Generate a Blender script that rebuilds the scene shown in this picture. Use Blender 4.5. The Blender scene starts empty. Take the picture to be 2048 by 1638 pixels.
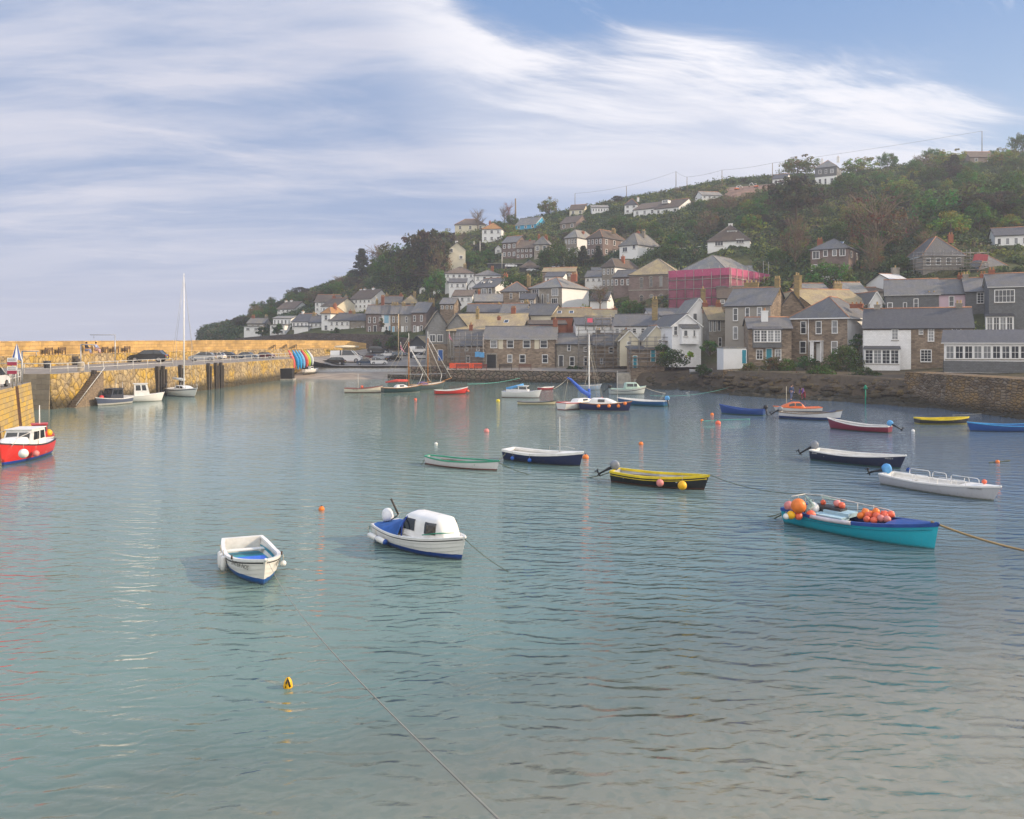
import bpy, math, random
import numpy as np
from mathutils import Vector, Matrix, Euler

rnd = random.Random(7)
SC = bpy.context.scene
COL = SC.collection
PI = math.pi
# ------------------------------------------------------------------ camera
F, HX, HY, EYE = 1607.0, 1024.0, 678.0, 8.0
cam = bpy.data.cameras.new('camera')
cam.sensor_width = 36.0
cam.lens = F / 2048 * 36.0
cam.shift_y = -(819 - HY) / 2048
cam.clip_start = 0.1
cam.clip_end = 12000
camo = bpy.data.objects.new('camera', cam)
camo.location = (0, 0, EYE)
camo.rotation_euler = (PI / 2, 0, 0)
COL.objects.link(camo)
SC.camera = camo
SC.view_settings.view_transform = 'Standard'
SC.view_settings.look = 'None'
SC.view_settings.gamma = 1
SC.view_settings.exposure = 0.12
SC.cycles.max_bounces = 6
SC.cycles.diffuse_bounces = 2
SC.cycles.glossy_bounces = 3
SC.cycles.transparent_max_bounces = 6
SC.cycles.transmission_bounces = 3
SC.cycles.volume_bounces = 0
SC.cycles.caustics_reflective = False
SC.cycles.caustics_refractive = False
# ------------------------------------------------------------------ sun
SUN_EL, SUN_AZ = math.radians(25), math.radians(3)   # azimuth from +x towards +y
sd = Vector((math.cos(SUN_EL) * math.cos(SUN_AZ), math.cos(SUN_EL) * math.sin(SUN_AZ), math.sin(SUN_EL)))
sl = bpy.data.lights.new('sun', 'SUN')
sl.energy = 5.0
sl.angle = math.radians(0.6)
sl.color = (1.0, 0.79, 0.55)
so = bpy.data.objects.new('sun', sl)
so.rotation_euler = (-sd).to_track_quat('-Z', 'Y').to_euler()
so.location = sd * 200
COL.objects.link(so)


# ------------------------------------------------------------------ node helpers
class NT:
 def __init__(self, nt):
  self.nt = nt; self.n = nt.nodes; self.l = nt.links

 def new(self, t, **kw):
  nd = self.n.new(t)
  for k, v in kw.items():
   if k.startswith('i_'):
    nd.inputs[int(k[2:])].default_value = v
   else:
    setattr(nd, k, v)
  return nd

 def link(self, a, b):
  self.l.new(a, b)

 def put(self, sock, v):
  if hasattr(v, 'is_linked') or hasattr(v, 'links'):
   self.l.new(v, sock)
  elif v is not None:
   if isinstance(v, tuple) and len(v) == 3 and sock.type == 'RGBA':
    v = (*v, 1)
   sock.default_value = v

 def math(self, op, a, b=0.0, c=None, clamp=False):
  nd = self.new('ShaderNodeMath', operation=op, use_clamp=clamp)
  self.put(nd.inputs[0], a); self.put(nd.inputs[1], b)
  if c is not None: self.put(nd.inputs[2], c)
  return nd.outputs[0]

 def mr(self, v, a, b, c=0.0, d=1.0, smooth=True):
  nd = self.new('ShaderNodeMapRange')
  nd.interpolation_type = 'SMOOTHSTEP' if smooth else 'LINEAR'
  for i, x in enumerate((v, a, b, c, d)): self.put(nd.inputs[i], x)
  return nd.outputs[0]

 def mix(self, f, a, b, mode='MIX'):
  nd = self.new('ShaderNodeMix', data_type='RGBA', blend_type=mode)
  self.put(nd.inputs[0], f); self.put(nd.inputs[6], a); self.put(nd.inputs[7], b)
  return nd.outputs[2]

 def noise(self, vec, scale, detail=3.0, rough=0.55, dist=0.0, dim='3D'):
  nd = self.new('ShaderNodeTexNoise', noise_dimensions=dim)
  if vec is not None: self.put(nd.inputs['Vector'], vec)
  nd.inputs['Scale'].default_value = scale
  nd.inputs['Detail'].default_value = detail
  nd.inputs['Roughness'].default_value = rough
  nd.inputs['Distortion'].default_value = dist
  return nd

 def mapping(self, vec, loc=(0, 0, 0), rot=(0, 0, 0), scale=(1, 1, 1)):
  nd = self.new('ShaderNodeMapping')
  self.put(nd.inputs[0], vec)
  nd.inputs[1].default_value = loc; nd.inputs[2].default_value = rot; nd.inputs[3].default_value = scale
  return nd.outputs[0]

 def ramp(self, f, stops):
  nd = self.new('ShaderNodeValToRGB')
  cr = nd.color_ramp
  while len(cr.elements) < len(stops): cr.elements.new(0.5)
  for e, (p, c) in zip(cr.elements, stops):
   e.position = p; e.color = (*c, 1) if len(c) == 3 else c
  self.put(nd.inputs[0], f)
  return nd.outputs[0]

 def bump(self, h, dist, strength=1.0, normal=None):
  nd = self.new('ShaderNodeBump')
  nd.inputs['Distance'].default_value = dist
  self.put(nd.inputs['Strength'], strength)
  self.put(nd.inputs['Height'], h)
  if normal is not None: self.put(nd.inputs['Normal'], normal)
  return nd.outputs[0]


def newmat(name):
 m = bpy.data.materials.new(name); m.use_nodes = True
 t = NT(m.node_tree)
 b = t.n['Principled BSDF']
 return m, t, b


# ------------------------------------------------------------------ world: physical sky and procedural cloud layer
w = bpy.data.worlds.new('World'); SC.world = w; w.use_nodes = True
t = NT(w.node_tree)
bg = t.n['Background']
sky = t.new('ShaderNodeTexSky', sky_type='NISHITA')
sky.sun_disc = False
sky.sun_elevation = SUN_EL
sky.sun_rotation = PI / 2 - SUN_AZ
sky.air_density = 1.1; sky.dust_density = 1.2; sky.ozone_density = 1.6
tc = t.new('ShaderNodeTexCoord')
sep = t.new('ShaderNodeSeparateXYZ'); t.link(tc.outputs['Generated'], sep.inputs[0])
X, Y, Z = sep.outputs
az = t.math('ARCTAN2', X, Y)                      # 0 = +y, positive to the right
el = t.math('ARCSINE', Z)
zz = t.math('ADD', t.math('MAXIMUM', Z, 0.0), 0.16)
cx = t.math('DIVIDE', X, zz); cy = t.math('DIVIDE', Y, zz)
comb = t.new('ShaderNodeCombineXYZ'); t.link(cx, comb.inputs[0]); t.link(cy, comb.inputs[1])
# high cloud seen in perspective, streaks running from upper left to lower right
cA = t.mapping(comb.outputs[0], rot=(0, 0, math.radians(-60)), scale=(0.5, 1.7, 1))
warp = t.noise(comb.outputs[0], 0.9, 2, 0.5)
wv = t.new('ShaderNodeVectorMath', operation='MULTIPLY_ADD')
t.link(warp.outputs['Color'], wv.inputs[0]); wv.inputs[1].default_value = (0.5, 0.5, 0); t.link(cA, wv.inputs[2])
n1 = t.noise(wv.outputs[0], 1.15, 9, 0.62).outputs['Fac']
n2 = t.noise(t.mapping(wv.outputs[0], loc=(3, 7, 0), scale=(0.6, 2.2, 1)), 2.6, 9, 0.66).outputs['Fac']
n3 = t.noise(t.mapping(comb.outputs[0], loc=(9, 1, 0), rot=(0, 0, 0.5)), 0.55, 3, 0.5).outputs['Fac']
# upper edge of the cloud sheet as a function of azimuth
fc = t.new('ShaderNodeFloatCurve')
cv = fc.mapping.curves[0]
pts = [(-1.0, 0.60), (-0.25, 0.60), (-0.09, 0.445), (0.0, 0.375), (0.08, 0.362), (0.17, 0.37), (0.26, 0.362), (0.35, 0.335), (0.43, 0.32), (0.48, 0.30), (0.53, 0.255), (0.60, 0.17), (0.8, 0.13), (1.0, 0.12)]
def cu(a): return (a + 1) / 2
while len(cv.points) < len(pts): cv.points.new(0.5, 0.5)
for p, (a, b_) in zip(cv.points, pts): p.location = (cu(a), b_)
fc.mapping.update()
t.put(fc.inputs['Value'], t.math('MULTIPLY_ADD', az, 0.5, 0.5, clamp=True))
edge = t.math('SUBTRACT', fc.outputs[0], el)
edge = t.math('ADD', edge, t.math('MULTIPLY', t.math('SUBTRACT', n1, 0.5), t.mr(az, 0.1, 0.55, 0.17, 0.34)))
edge = t.math('ADD', edge, t.math('MULTIPLY', t.math('SUBTRACT', n2, 0.5), t.mr(az, 0.1, 0.55, 0.10, 0.24)))
sheet = t.mr(edge, t.mr(az, 0.2, 0.55, -0.012, -0.05), t.mr(az, 0.1, 0.55, 0.05, 0.13))
# brightness: brightest band just below the upper edge, right of the middle
core = t.math('MULTIPLY', t.mr(edge, 0.0, 0.06), t.mr(edge, 0.26, 0.04))
core = t.math('MULTIPLY', core, t.mr(az, -0.75, 0.25, 0.15, 1.0))
core = t.math('MULTIPLY', core, t.mr(t.math('ADD', t.math('MULTIPLY', n1, 0.6), t.math('MULTIPLY', n2, 0.4)), 0.38, 0.58, 0.35, 1.0))
streak = t.math('MULTIPLY', t.mr(n1, 0.36, 0.62), t.mr(el, 0.02, 0.16, 0.25, 1.0))
streak2 = t.mr(n2, 0.48, 0.75)
st = t.math('ADD', t.math('MULTIPLY', streak, 0.9), t.math('MULTIPLY', streak2, 0.4), clamp=True)
# thin veil low down
lowv = t.mr(el, 0.0, 0.15, 1.0, 0.0)
veil_col = t.mix(lowv, (0.28, 0.385, 0.60), (0.49, 0.52, 0.65))
veil_col = t.mix(t.mr(az, 0.0, 0.5), veil_col, (0.52, 0.60, 0.78))
veil_col = t.mix(t.math('MULTIPLY', st, t.mr(az, -0.6, 0.2, 0.95, 0.75)), veil_col, (0.66, 0.67, 0.77))
cloud_col = t.mix(core, veil_col, (0.98, 0.965, 1.0))
skyc = t.new('ShaderNodeVectorMath', operation='MULTIPLY')
t.link(sky.outputs[0], skyc.inputs[0]); skyc.inputs[1].default_value = (0.10, 0.10, 0.10)
blue = t.mix(t.mr(el, 0.10, 0.42), (0.50, 0.64, 0.84), (0.20, 0.37, 0.70))
clear = t.mix(0.72, skyc.outputs[0], blue)
wisps = t.math('MULTIPLY', t.mr(n2, 0.56, 0.74), 0.55)
clear = t.mix(wisps, clear, (0.72, 0.76, 0.88))
col = t.mix(sheet, clear, cloud_col)
col = t.mix(t.mr(Y, 0.1, -0.5), col, (0.60, 0.575, 0.555))  # added warm tone behind the viewpoint, part of the fill for the fronts
col = t.mix(t.mr(el, -0.02, -0.2), col, (0.12, 0.14, 0.16))
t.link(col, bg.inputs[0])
# added fill: sky behind the viewpoint and overhead brightened to lift house fronts
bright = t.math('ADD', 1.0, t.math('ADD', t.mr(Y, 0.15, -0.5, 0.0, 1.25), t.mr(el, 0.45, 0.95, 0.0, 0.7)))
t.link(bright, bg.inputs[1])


# ------------------------------------------------------------------ tagging and linking
def tag(o, label=None, cat=None, group=None, kind=None):
 if label: o['label'] = label
 if cat: o['category'] = cat
 if group: o['group'] = group
 if kind: o['kind'] = kind
 return o


def empty(name, loc=(0, 0, 0), rz=0.0, label=None, cat=None, group=None, rot=None):
 o = bpy.data.objects.new(name, None)
 o.empty_display_size = 0.3
 o.location = loc
 o.rotation_euler = rot if rot else (0, 0, rz)
 COL.objects.link(o)
 return tag(o, label, cat, group)


def mesh_obj(name, me, parent=None, loc=(0, 0, 0), rz=0.0):
 o = bpy.data.objects.new(name, me)
 o.location = loc; o.rotation_euler = (0, 0, rz)
 COL.objects.link(o)
 if parent is not None: o.parent = parent
 return o


def copy_tree(o, parent=None):
 c = o.copy(); COL.objects.link(c); c.parent = parent
 for ch in KIDS.get(o.name, ()) or [x for x in o.children]:
  copy_tree(ch, c)
 return c


KIDS = {}


# ------------------------------------------------------------------ pixel <-> place
def P(px, py, D):
 return Vector(((px - HX) / F * D, D, EYE - (py - HY) / F * D))


def PZ(px, py, z):
 D = (EYE - z) * F / (py - HY)
 return Vector(((px - HX) / F * D, D, z))


# ------------------------------------------------------------------ mesh builder
class MB:
 def __init__(self):
  self.v = []; self.f = []; self.m = []; self.s = []

 def add(self, verts, faces, mi=0, smooth=False):
  o = len(self.v)
  self.v += [tuple(x) for x in verts]
  for f in faces:
   self.f.append(tuple(i + o for i in f)); self.m.append(mi); self.s.append(smooth)
  return self

 def box(self, x0, y0, z0, x1, y1, z1, mi=0):
  vs = [(x0, y0, z0), (x1, y0, z0), (x1, y1, z0), (x0, y1, z0), (x0, y0, z1), (x1, y0, z1), (x1, y1, z1), (x0, y1, z1)]
  return self.add(vs, [(0, 3, 2, 1), (4, 5, 6, 7), (0, 1, 5, 4), (1, 2, 6, 5), (2, 3, 7, 6), (3, 0, 4, 7)], mi)

 def obox(self, c, dx, dy, dz, rz=0.0, mi=0, rx=0.0):
  M = Matrix.Rotation(rz, 3, 'Z') @ Matrix.Rotation(rx, 3, 'X')
  vs = []
  for sz in (-1, 1):
   for sx, sy in ((-1, -1), (1, -1), (1, 1), (-1, 1)):
    vs.append(Vector(c) + M @ Vector((sx * dx / 2, sy * dy / 2, sz * dz / 2)))
  return self.add(vs, [(0, 3, 2, 1), (4, 5, 6, 7), (0, 1, 5, 4), (1, 2, 6, 5), (2, 3, 7, 6), (3, 0, 4, 7)], mi)

 def poly(self, pts, mi=0):
  return self.add(pts, [tuple(range(len(pts)))], mi)

 def prism(self, poly, z0, z1, mi=0, top=None):
  n = len(poly)
  vs = [(p[0], p[1], z0) for p in poly] + [(p[0], p[1], z1) for p in poly]
  self.add(vs, [tuple(reversed(range(n)))], mi)
  self.add(vs, [tuple(range(n, 2 * n))], mi if top is None else top)
  self.add(vs, [(i, (i + 1) % n, n + (i + 1) % n, n + i) for i in range(n)], mi)
  return self

 def tube(self, pts, r, n=6, mi=0, caps=True, smooth=True):
  pts = [Vector(p) for p in pts]
  rs = r if isinstance(r, (list, tuple)) else [r] * len(pts)
  vs = []
  up = Vector((0, 0, 1))
  for i, p in enumerate(pts):
   d = (pts[min(i + 1, len(pts) - 1)] - pts[max(i - 1, 0)])
   if d.length < 1e-9: d = Vector((0, 0, 1))
   d.normalize()
   a = d.cross(up if abs(d.z) < 0.95 else Vector((1, 0, 0))).normalized()
   b = d.cross(a)
   for k in range(n):
    th = 2 * PI * k / n
    vs.append(p + (a * math.cos(th) + b * math.sin(th)) * rs[i])
  fs = []
  for i in range(len(pts) - 1):
   for k in range(n):
    k2 = (k + 1) % n
    fs.append((i * n + k, (i + 1) * n + k, (i + 1) * n + k2, i * n + k2))
  self.add(vs, fs, mi, smooth)
  if caps:
   o = len(self.v) - len(vs)
   self.f.append(tuple(o + k for k in range(n))); self.m.append(mi); self.s.append(False)
   e = o + (len(pts) - 1) * n
   self.f.append(tuple(e + k for k in reversed(range(n)))); self.m.append(mi); self.s.append(False)
  return self

 def lathe(self, prof, c=(0, 0, 0), n=14, mi=0, axis='z', smooth=True, M=None):
  vs = []
  for r, h in prof:
   for k in range(n):
    th = 2 * PI * k / n
    v = Vector((r * math.cos(th), r * math.sin(th), h))
    if axis == 'x': v = Vector((v.z, v.x, v.y))
    if axis == 'y': v = Vector((v.x, v.z, v.y))
    if M is not None: v = M @ v
    vs.append(Vector(c) + v)
  fs = []
  for i in range(len(prof) - 1):
   for k in range(n):
    k2 = (k + 1) % n
    fs.append((i * n + k, i * n + k2, (i + 1) * n + k2, (i + 1) * n + k))
  return self.add(vs, fs, mi, smooth)

 def sphere(self, c, r, n=12, mi=0, sz=1.0):
  prof = [(max(1e-4, r * math.sin(PI * i / (n // 2 + 2))), -r * sz * math.cos(PI * i / (n // 2 + 2))) for i in range(n // 2 + 3)]
  return self.lathe(prof, c, n, mi)

 def grid(self, rows, mi=0, smooth=True, close=False):
  m = len(rows[0]); vs = [p for r in rows for p in r]; fs = []
  for i in range(len(rows) - 1):
   for j in range(m if close else m - 1):
    j2 = (j + 1) % m
    fs.append((i * m + j, i * m + j2, (i + 1) * m + j2, (i + 1) * m + j))
  return self.add(vs, fs, mi, smooth)

 def mesh(self, name, mats):
  me = bpy.data.meshes.new(name)
  me.from_pydata(self.v, [], self.f)
  for mt in (mats if isinstance(mats, (list, tuple)) else [mats]): me.materials.append(mt)
  me.polygons.foreach_set('material_index', self.m)
  me.polygons.foreach_set('use_smooth', self.s)
  auto_uv(me)
  me.update()
  return me

 def build(self, name, mats, parent=None, loc=(0, 0, 0), rz=0.0):
  return mesh_obj(name, self.mesh(name, mats), parent, loc, rz)


def auto_uv(me):
 """box-projected uv in metres, so masonry and slates run level on every wall and slope"""
 nl = len(me.loops)
 if not nl: return
 uvl = me.uv_layers.new(name='UVMap')
 co = np.empty(len(me.vertices) * 3); me.vertices.foreach_get('co', co); co = co.reshape(-1, 3)
 vi = np.empty(nl, dtype=np.int32); me.loops.foreach_get('vertex_index', vi)
 npo = len(me.polygons)
 nr = np.empty(npo * 3); me.polygons.foreach_get('normal', nr); nr = nr.reshape(-1, 3)
 lt = np.empty(npo, dtype=np.int32); me.polygons.foreach_get('loop_total', lt)
 pn = np.repeat(nr, lt, axis=0)
 p = co[vi]
 hz = np.hypot(pn[:, 0], pn[:, 1])
 flat = hz < 0.12
 tx = np.where(flat, 1.0, -pn[:, 1] / np.maximum(hz, 1e-6)); ty = np.where(flat, 0.0, pn[:, 0] / np.maximum(hz, 1e-6))
 u = p[:, 0] * tx + p[:, 1] * ty
 v = np.where(flat, p[:, 1], p[:, 2] / np.maximum(hz, 0.25))
 uvl.data.foreach_set('uv', np.stack([u, v], 1).astype(np.float32).ravel())


# ------------------------------------------------------------------ materials
MATS = {}


def plain(name, col, rough=0.6, var=0.12, scale=3.0, metallic=0.0, spec=0.4, bump=0.0, emis=None, coat=0.0):
 if name in MATS: return MATS[name]
 m, t, b = newmat(name)
 tcn = t.new('ShaderNodeTexCoord')
 n = t.noise(tcn.outputs['Object'], scale, 4, 0.6).outputs['Fac']
 k = t.mr(n, 0.3, 0.7, 1 - var, 1 + var)
 c = t.new('ShaderNodeVectorMath', operation='SCALE')
 c.inputs[0].default_value = col; t.put(c.inputs['Scale'], k)
 t.link(c.outputs[0], b.inputs['Base Color'])
 b.inputs['Roughness'].default_value = rough
 b.inputs['Metallic'].default_value = metallic
 b.inputs['Specular IOR Level'].default_value = spec
 b.inputs['Coat Weight'].default_value = coat
 if bump: t.link(t.bump(n, bump), b.inputs['Normal'])
 MATS[name] = m
 return m


def masonry(name, cols, joint, bw=0.55, bh=0.24, mortar=0.02, stain=0.5, rough=0.9, bump=0.02, irregular=0.3, rndobj=0.1):
 if name in MATS: return MATS[name]
 m, t, b = newmat(name)
 uv = t.new('ShaderNodeUVMap').outputs[0]
 wn = t.noise(uv, 1.3, 3, 0.6)
 wv = t.new('ShaderNodeVectorMath', operation='MULTIPLY_ADD')
 t.link(wn.outputs['Color'], wv.inputs[0]); wv.inputs[1].default_value = (irregular, irregular * 0.7, 0); t.link(uv, wv.inputs[2])
 br = t.new('ShaderNodeTexBrick')
 t.link(wv.outputs[0], br.inputs['Vector'])
 br.inputs['Scale'].default_value = 1.0
 br.inputs['Brick Width'].default_value = bw; br.inputs['Row Height'].default_value = bh
 br.inputs['Mortar Size'].default_value = mortar; br.inputs['Mortar Smooth'].default_value = 0.3
 br.inputs['Color1'].default_value = (0, 0, 0, 1); br.inputs['Color2'].default_value = (1, 1, 1, 1); br.inputs['Mortar'].default_value = (0.5, 0.5, 0.5, 1)
 c = t.ramp(br.outputs['Color'], [(i / (len(cols) - 1), cc) for i, cc in enumerate(cols)])
 big = t.noise(uv, 0.35, 5, 0.6).outputs['Fac']
 fine = t.noise(uv, 9, 3, 0.6).outputs['Fac']
 c = t.mix(br.outputs['Fac'], c, joint)
 c = t.mix(t.mr(big, 0.35, 0.7, 0.0, stain), c, tuple(x * 0.55 for x in cols[0]))
 c = t.mix(0.35, c, t.mix(fine, (0.25, 0.25, 0.25), (0.75, 0.75, 0.75)), 'OVERLAY')
 oi = t.new('ShaderNodeObjectInfo').outputs['Random']
 hs = t.new('ShaderNodeHueSaturation'); t.put(hs.inputs['Value'], t.mr(oi, 0, 1, 1 - rndobj, 1 + rndobj)); t.link(c, hs.inputs['Color'])
 t.link(hs.outputs[0], b.inputs['Base Color'])
 b.inputs['Roughness'].default_value = rough
 b.inputs['Specular IOR Level'].default_value = 0.25
 h = t.math('SUBTRACT', t.math('MULTIPLY', fine, 0.4), br.outputs['Fac'])
 t.link(t.bump(h, bump), b.inputs['Normal'])
 MATS[name] = m
 return m


def rubble(name, cols, joint, sx=1.6, sy=2.2, wet=True, lichen=None, jw=0.09, wetz=(0.4, 1.3), stretch=0.25, stain=0.6):
 """random boulder walling: cells, dark joints, lichen patches, weed-dark foot at the tide line"""
 if name in MATS: return MATS[name]
 m, t, b = newmat(name)
 uv = t.new('ShaderNodeUVMap').outputs[0]
 wn = t.noise(uv, 1.6, 3, 0.6)
 wv = t.new('ShaderNodeVectorMath', operation='MULTIPLY_ADD')
 t.link(wn.outputs['Color'], wv.inputs[0]); wv.inputs[1].default_value = (stretch, stretch, 0); t.link(uv, wv.inputs[2])
 mp = t.mapping(wv.outputs[0], scale=(sx, sy, 1))
 vo = t.new('ShaderNodeTexVoronoi', voronoi_dimensions='2D', feature='F1'); t.link(mp, vo.inputs['Vector']); vo.inputs['Scale'].default_value = 1
 ve = t.new('ShaderNodeTexVoronoi', voronoi_dimensions='2D', feature='DISTANCE_TO_EDGE'); t.link(mp, ve.inputs['Vector']); ve.inputs['Scale'].default_value = 1
 sp = t.new('ShaderNodeSeparateColor'); t.link(vo.outputs['Color'], sp.inputs[0])
 c = t.ramp(sp.outputs[0], [(i / (len(cols) - 1), cc) for i, cc in enumerate(cols)])
 geo = t.new('ShaderNodeNewGeometry')
 sz = t.new('ShaderNodeSeparateXYZ'); t.link(geo.outputs['Position'], sz.inputs[0])
 big = t.noise(uv, 0.22, 5, 0.65).outputs['Fac']
 fine = t.noise(uv, 7, 4, 0.65).outputs['Fac']
 if lichen:
  lm = t.math('MULTIPLY', t.mr(big, 0.42, 0.60), t.mr(sp.outputs[1], 0.1, 0.6, 0.35, 1.0))
  c = t.mix(lm, c, lichen)
 jd = t.mr(ve.outputs['Distance'], 0.0, jw)
 c = t.mix(jd, joint, c)
 c = t.mix(t.mr(t.noise(uv, 0.5, 5, 0.7).outputs['Fac'], 0.45, 0.75, 0, stain), c, tuple(x * 0.35 for x in cols[0]))
 c = t.mix(0.5, c, t.mix(fine, (0.2, 0.2, 0.2), (0.8, 0.8, 0.8)), 'OVERLAY')
 if wet:
  wz = t.math('ADD', sz.outputs[2], t.math('MULTIPLY', t.math('SUBTRACT', fine, 0.5), 0.9))
  c = t.mix(t.mr(wz, wetz[0], wetz[1], 0.88, 0.0), c, (0.035, 0.032, 0.022))
 t.link(c, b.inputs['Base Color'])
 b.inputs['Roughness'].default_value = 0.9
 b.inputs['Specular IOR Level'].default_value = 0.25
 h = t.math('ADD', t.mr(ve.outputs['Distance'], 0.0, 0.3), t.math('MULTIPLY', fine, 0.35))
 t.link(t.bump(h, 0.12), b.inputs['Normal'])
 MATS[name] = m
 return m


def slates(name, ca, cb, patch=None, pf=0.5, rough=0.62):
 if name in MATS: return MATS[name]
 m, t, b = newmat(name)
 uv = t.new('ShaderNodeUVMap').outputs[0]
 br = t.new('ShaderNodeTexBrick'); t.link(uv, br.inputs['Vector'])
 br.inputs['Scale'].default_value = 1
 br.inputs['Brick Width'].default_value = 0.32; br.inputs['Row Height'].default_value = 0.24
 br.inputs['Mortar Size'].default_value = 0.014
 br.inputs['Color1'].default_value = (*ca, 1); br.inputs['Color2'].default_value = (*cb, 1)
 br.inputs['Mortar'].default_value = (*[x * 0.45 for x in ca], 1)
 st = t.noise(t.mapping(uv, scale=(0.9, 0.12, 1)), 2.2, 5, 0.65).outputs['Fac']
 big = t.noise(uv, 0.4, 5, 0.65).outputs['Fac']
 fine = t.noise(uv, 4, 4, 0.7).outputs['Fac']
 c = t.mix(t.mr(st, 0.35, 0.7, 0, 0.4), br.outputs['Color'], tuple(x * 0.6 for x in ca))
 if patch: c = t.mix(t.mr(big, 0.38, 0.66, 0, pf), c, patch)
 c = t.mix(0.4, c, t.mix(fine, (0.22, 0.22, 0.22), (0.78, 0.78, 0.78)), 'OVERLAY')
 oi = t.new('ShaderNodeObjectInfo').outputs['Random']
 hs = t.new('ShaderNodeHueSaturation'); t.put(hs.inputs['Value'], t.mr(oi, 0, 1, 0.82, 1.2)); t.link(c, hs.inputs['Color'])
 t.link(hs.outputs[0], b.inputs['Base Color'])
 b.inputs['Roughness'].default_value = rough
 b.inputs['Specular IOR Level'].default_value = 0.35
 t.link(t.bump(t.math('ADD', t.math('MULTIPLY', br.outputs['Fac'], -1.0), fine), 0.02), b.inputs['Normal'])
 MATS[name] = m
 return m


def render_wall(name, col, stain=0.25, line=0.0):
 """painted or rendered wall, optional level joints of painted boards or slate hanging"""
 if name in MATS: return MATS[name]
 m, t, b = newmat(name)
 uv = t.new('ShaderNodeUVMap').outputs[0]
 big = t.noise(uv, 0.6, 5, 0.65).outputs['Fac']
 drip = t.noise(t.mapping(uv, scale=(3.0, 0.35, 1)), 1.5, 4, 0.6).outputs['Fac']
 fine = t.noise(uv, 12, 3, 0.6).outputs['Fac']
 c = t.mix(t.mr(big, 0.4, 0.75, 0, stain), col, tuple(x * 0.72 for x in (col[0], col[1] * 0.99, col[2] * 0.93)))
 c = t.mix(t.mr(drip, 0.5, 0.8, 0, stain * 0.8), c, tuple(x * 0.6 for x in col))
 if line:
  br = t.new('ShaderNodeTexBrick'); t.link(uv, br.inputs['Vector'])
  br.inputs['Scale'].default_value = 1; br.inputs['Brick Width'].default_value = 0.35; br.inputs['Row Height'].default_value = 0.22
  br.inputs['Mortar Size'].default_value = 0.012
  br.inputs['Color1'].default_value = (0.8, 0.8, 0.8, 1); br.inputs['Color2'].default_value = (1.15, 1.15, 1.15, 1); br.inputs['Mortar'].default_value = (0.5, 0.5, 0.5, 1)
  c = t.mix(line, c, br.outputs['Color'], 'MULTIPLY')
 t.link(c, b.inputs['Base Color'])
 b.inputs['Roughness'].default_value = 0.8
 b.inputs['Specular IOR Level'].default_value = 0.3
 t.link(t.bump(t.math('ADD', fine, t.math('MULTIPLY', big, 2.0)), 0.01), b.inputs['Normal'])
 MATS[name] = m
 return m


W = {
 'stone': masonry('granite_blocks_brown', [(0.17, 0.125, 0.09), (0.28, 0.215, 0.155), (0.38, 0.295, 0.215), (0.23, 0.17, 0.125)], (0.21, 0.18, 0.145)),
 'pstone': masonry('granite_blocks_purplish', [(0.17, 0.125, 0.11), (0.24, 0.18, 0.16), (0.20, 0.145, 0.13)], (0.2, 0.17, 0.16), bw=0.6, bh=0.28),
 'greystone': masonry('granite_blocks_grey', [(0.22, 0.195, 0.16), (0.34, 0.305, 0.255), (0.28, 0.24, 0.195)], (0.24, 0.23, 0.21)),
 'brick': masonry('red_brick', [(0.30, 0.085, 0.045), (0.40, 0.13, 0.06)], (0.30, 0.22, 0.17), bw=0.22, bh=0.075, mortar=0.008, irregular=0.02),
 'ochrestack': masonry('lichened_granite', [(0.28, 0.2, 0.09), (0.38, 0.28, 0.12), (0.2, 0.16, 0.1)], (0.24, 0.19, 0.12)),
 'white': render_wall('white_limewash', (0.74, 0.74, 0.73)),
 'cleanwhite': render_wall('white_painted_board', (0.80, 0.80, 0.80), 0.15, 0.35),
 'cream': render_wall('cream_render', (0.62, 0.57, 0.44)),
 'grey': render_wall('grey_cement_render', (0.30, 0.275, 0.245), 0.4),
 'pink': render_wall('pale_pink_render', (0.56, 0.42, 0.48)),
 'slatehung': render_wall('dark_slate_hanging', (0.14, 0.145, 0.15), 0.4, 0.8),
 'greyslatehung': render_wall('grey_slate_hanging', (0.24, 0.235, 0.23), 0.4, 0.7),
 'blue': render_wall('bright_blue_board', (0.05, 0.34, 0.56), 0.2, 0.3),
 'brown': render_wall('brown_render', (0.24, 0.19, 0.155), 0.5),
 'dark': render_wall('dark_timber_wall', (0.045, 0.05, 0.06), 0.3),
}
R = {
 'slate': slates('blue_grey_slate', (0.125, 0.122, 0.125), (0.17, 0.165, 0.168), (0.17, 0.15, 0.105), 0.5),
 'dark': slates('dark_slate', (0.085, 0.083, 0.088), (0.125, 0.12, 0.122), (0.10, 0.095, 0.08), 0.3),
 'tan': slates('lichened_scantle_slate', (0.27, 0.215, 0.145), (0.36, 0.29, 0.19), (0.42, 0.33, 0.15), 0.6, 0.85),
 'brown': slates('brown_concrete_tile', (0.115, 0.085, 0.068), (0.16, 0.12, 0.095), (0.17, 0.15, 0.1), 0.3, 0.85),
 'light': slates('pale_weathered_slate', (0.17, 0.17, 0.175), (0.23, 0.228, 0.225), (0.28, 0.25, 0.17), 0.5, 0.8),
 'orange': slates('orange_lichened_tile', (0.36, 0.17, 0.06), (0.42, 0.22, 0.09), (0.45, 0.3, 0.1), 0.4, 0.85),
 'white': slates('white_coated_slate', (0.55, 0.55, 0.56), (0.62, 0.62, 0.62), None),
}
M_TRIM = plain('white_trim', (0.78, 0.78, 0.77), 0.5, 0.05)
M_FASC = plain('dark_gutter', (0.035, 0.036, 0.04), 0.5, 0.1)
M_RIDGE = plain('clay_ridge_tile', (0.36, 0.17, 0.09), 0.8, 0.25, 2)
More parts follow.
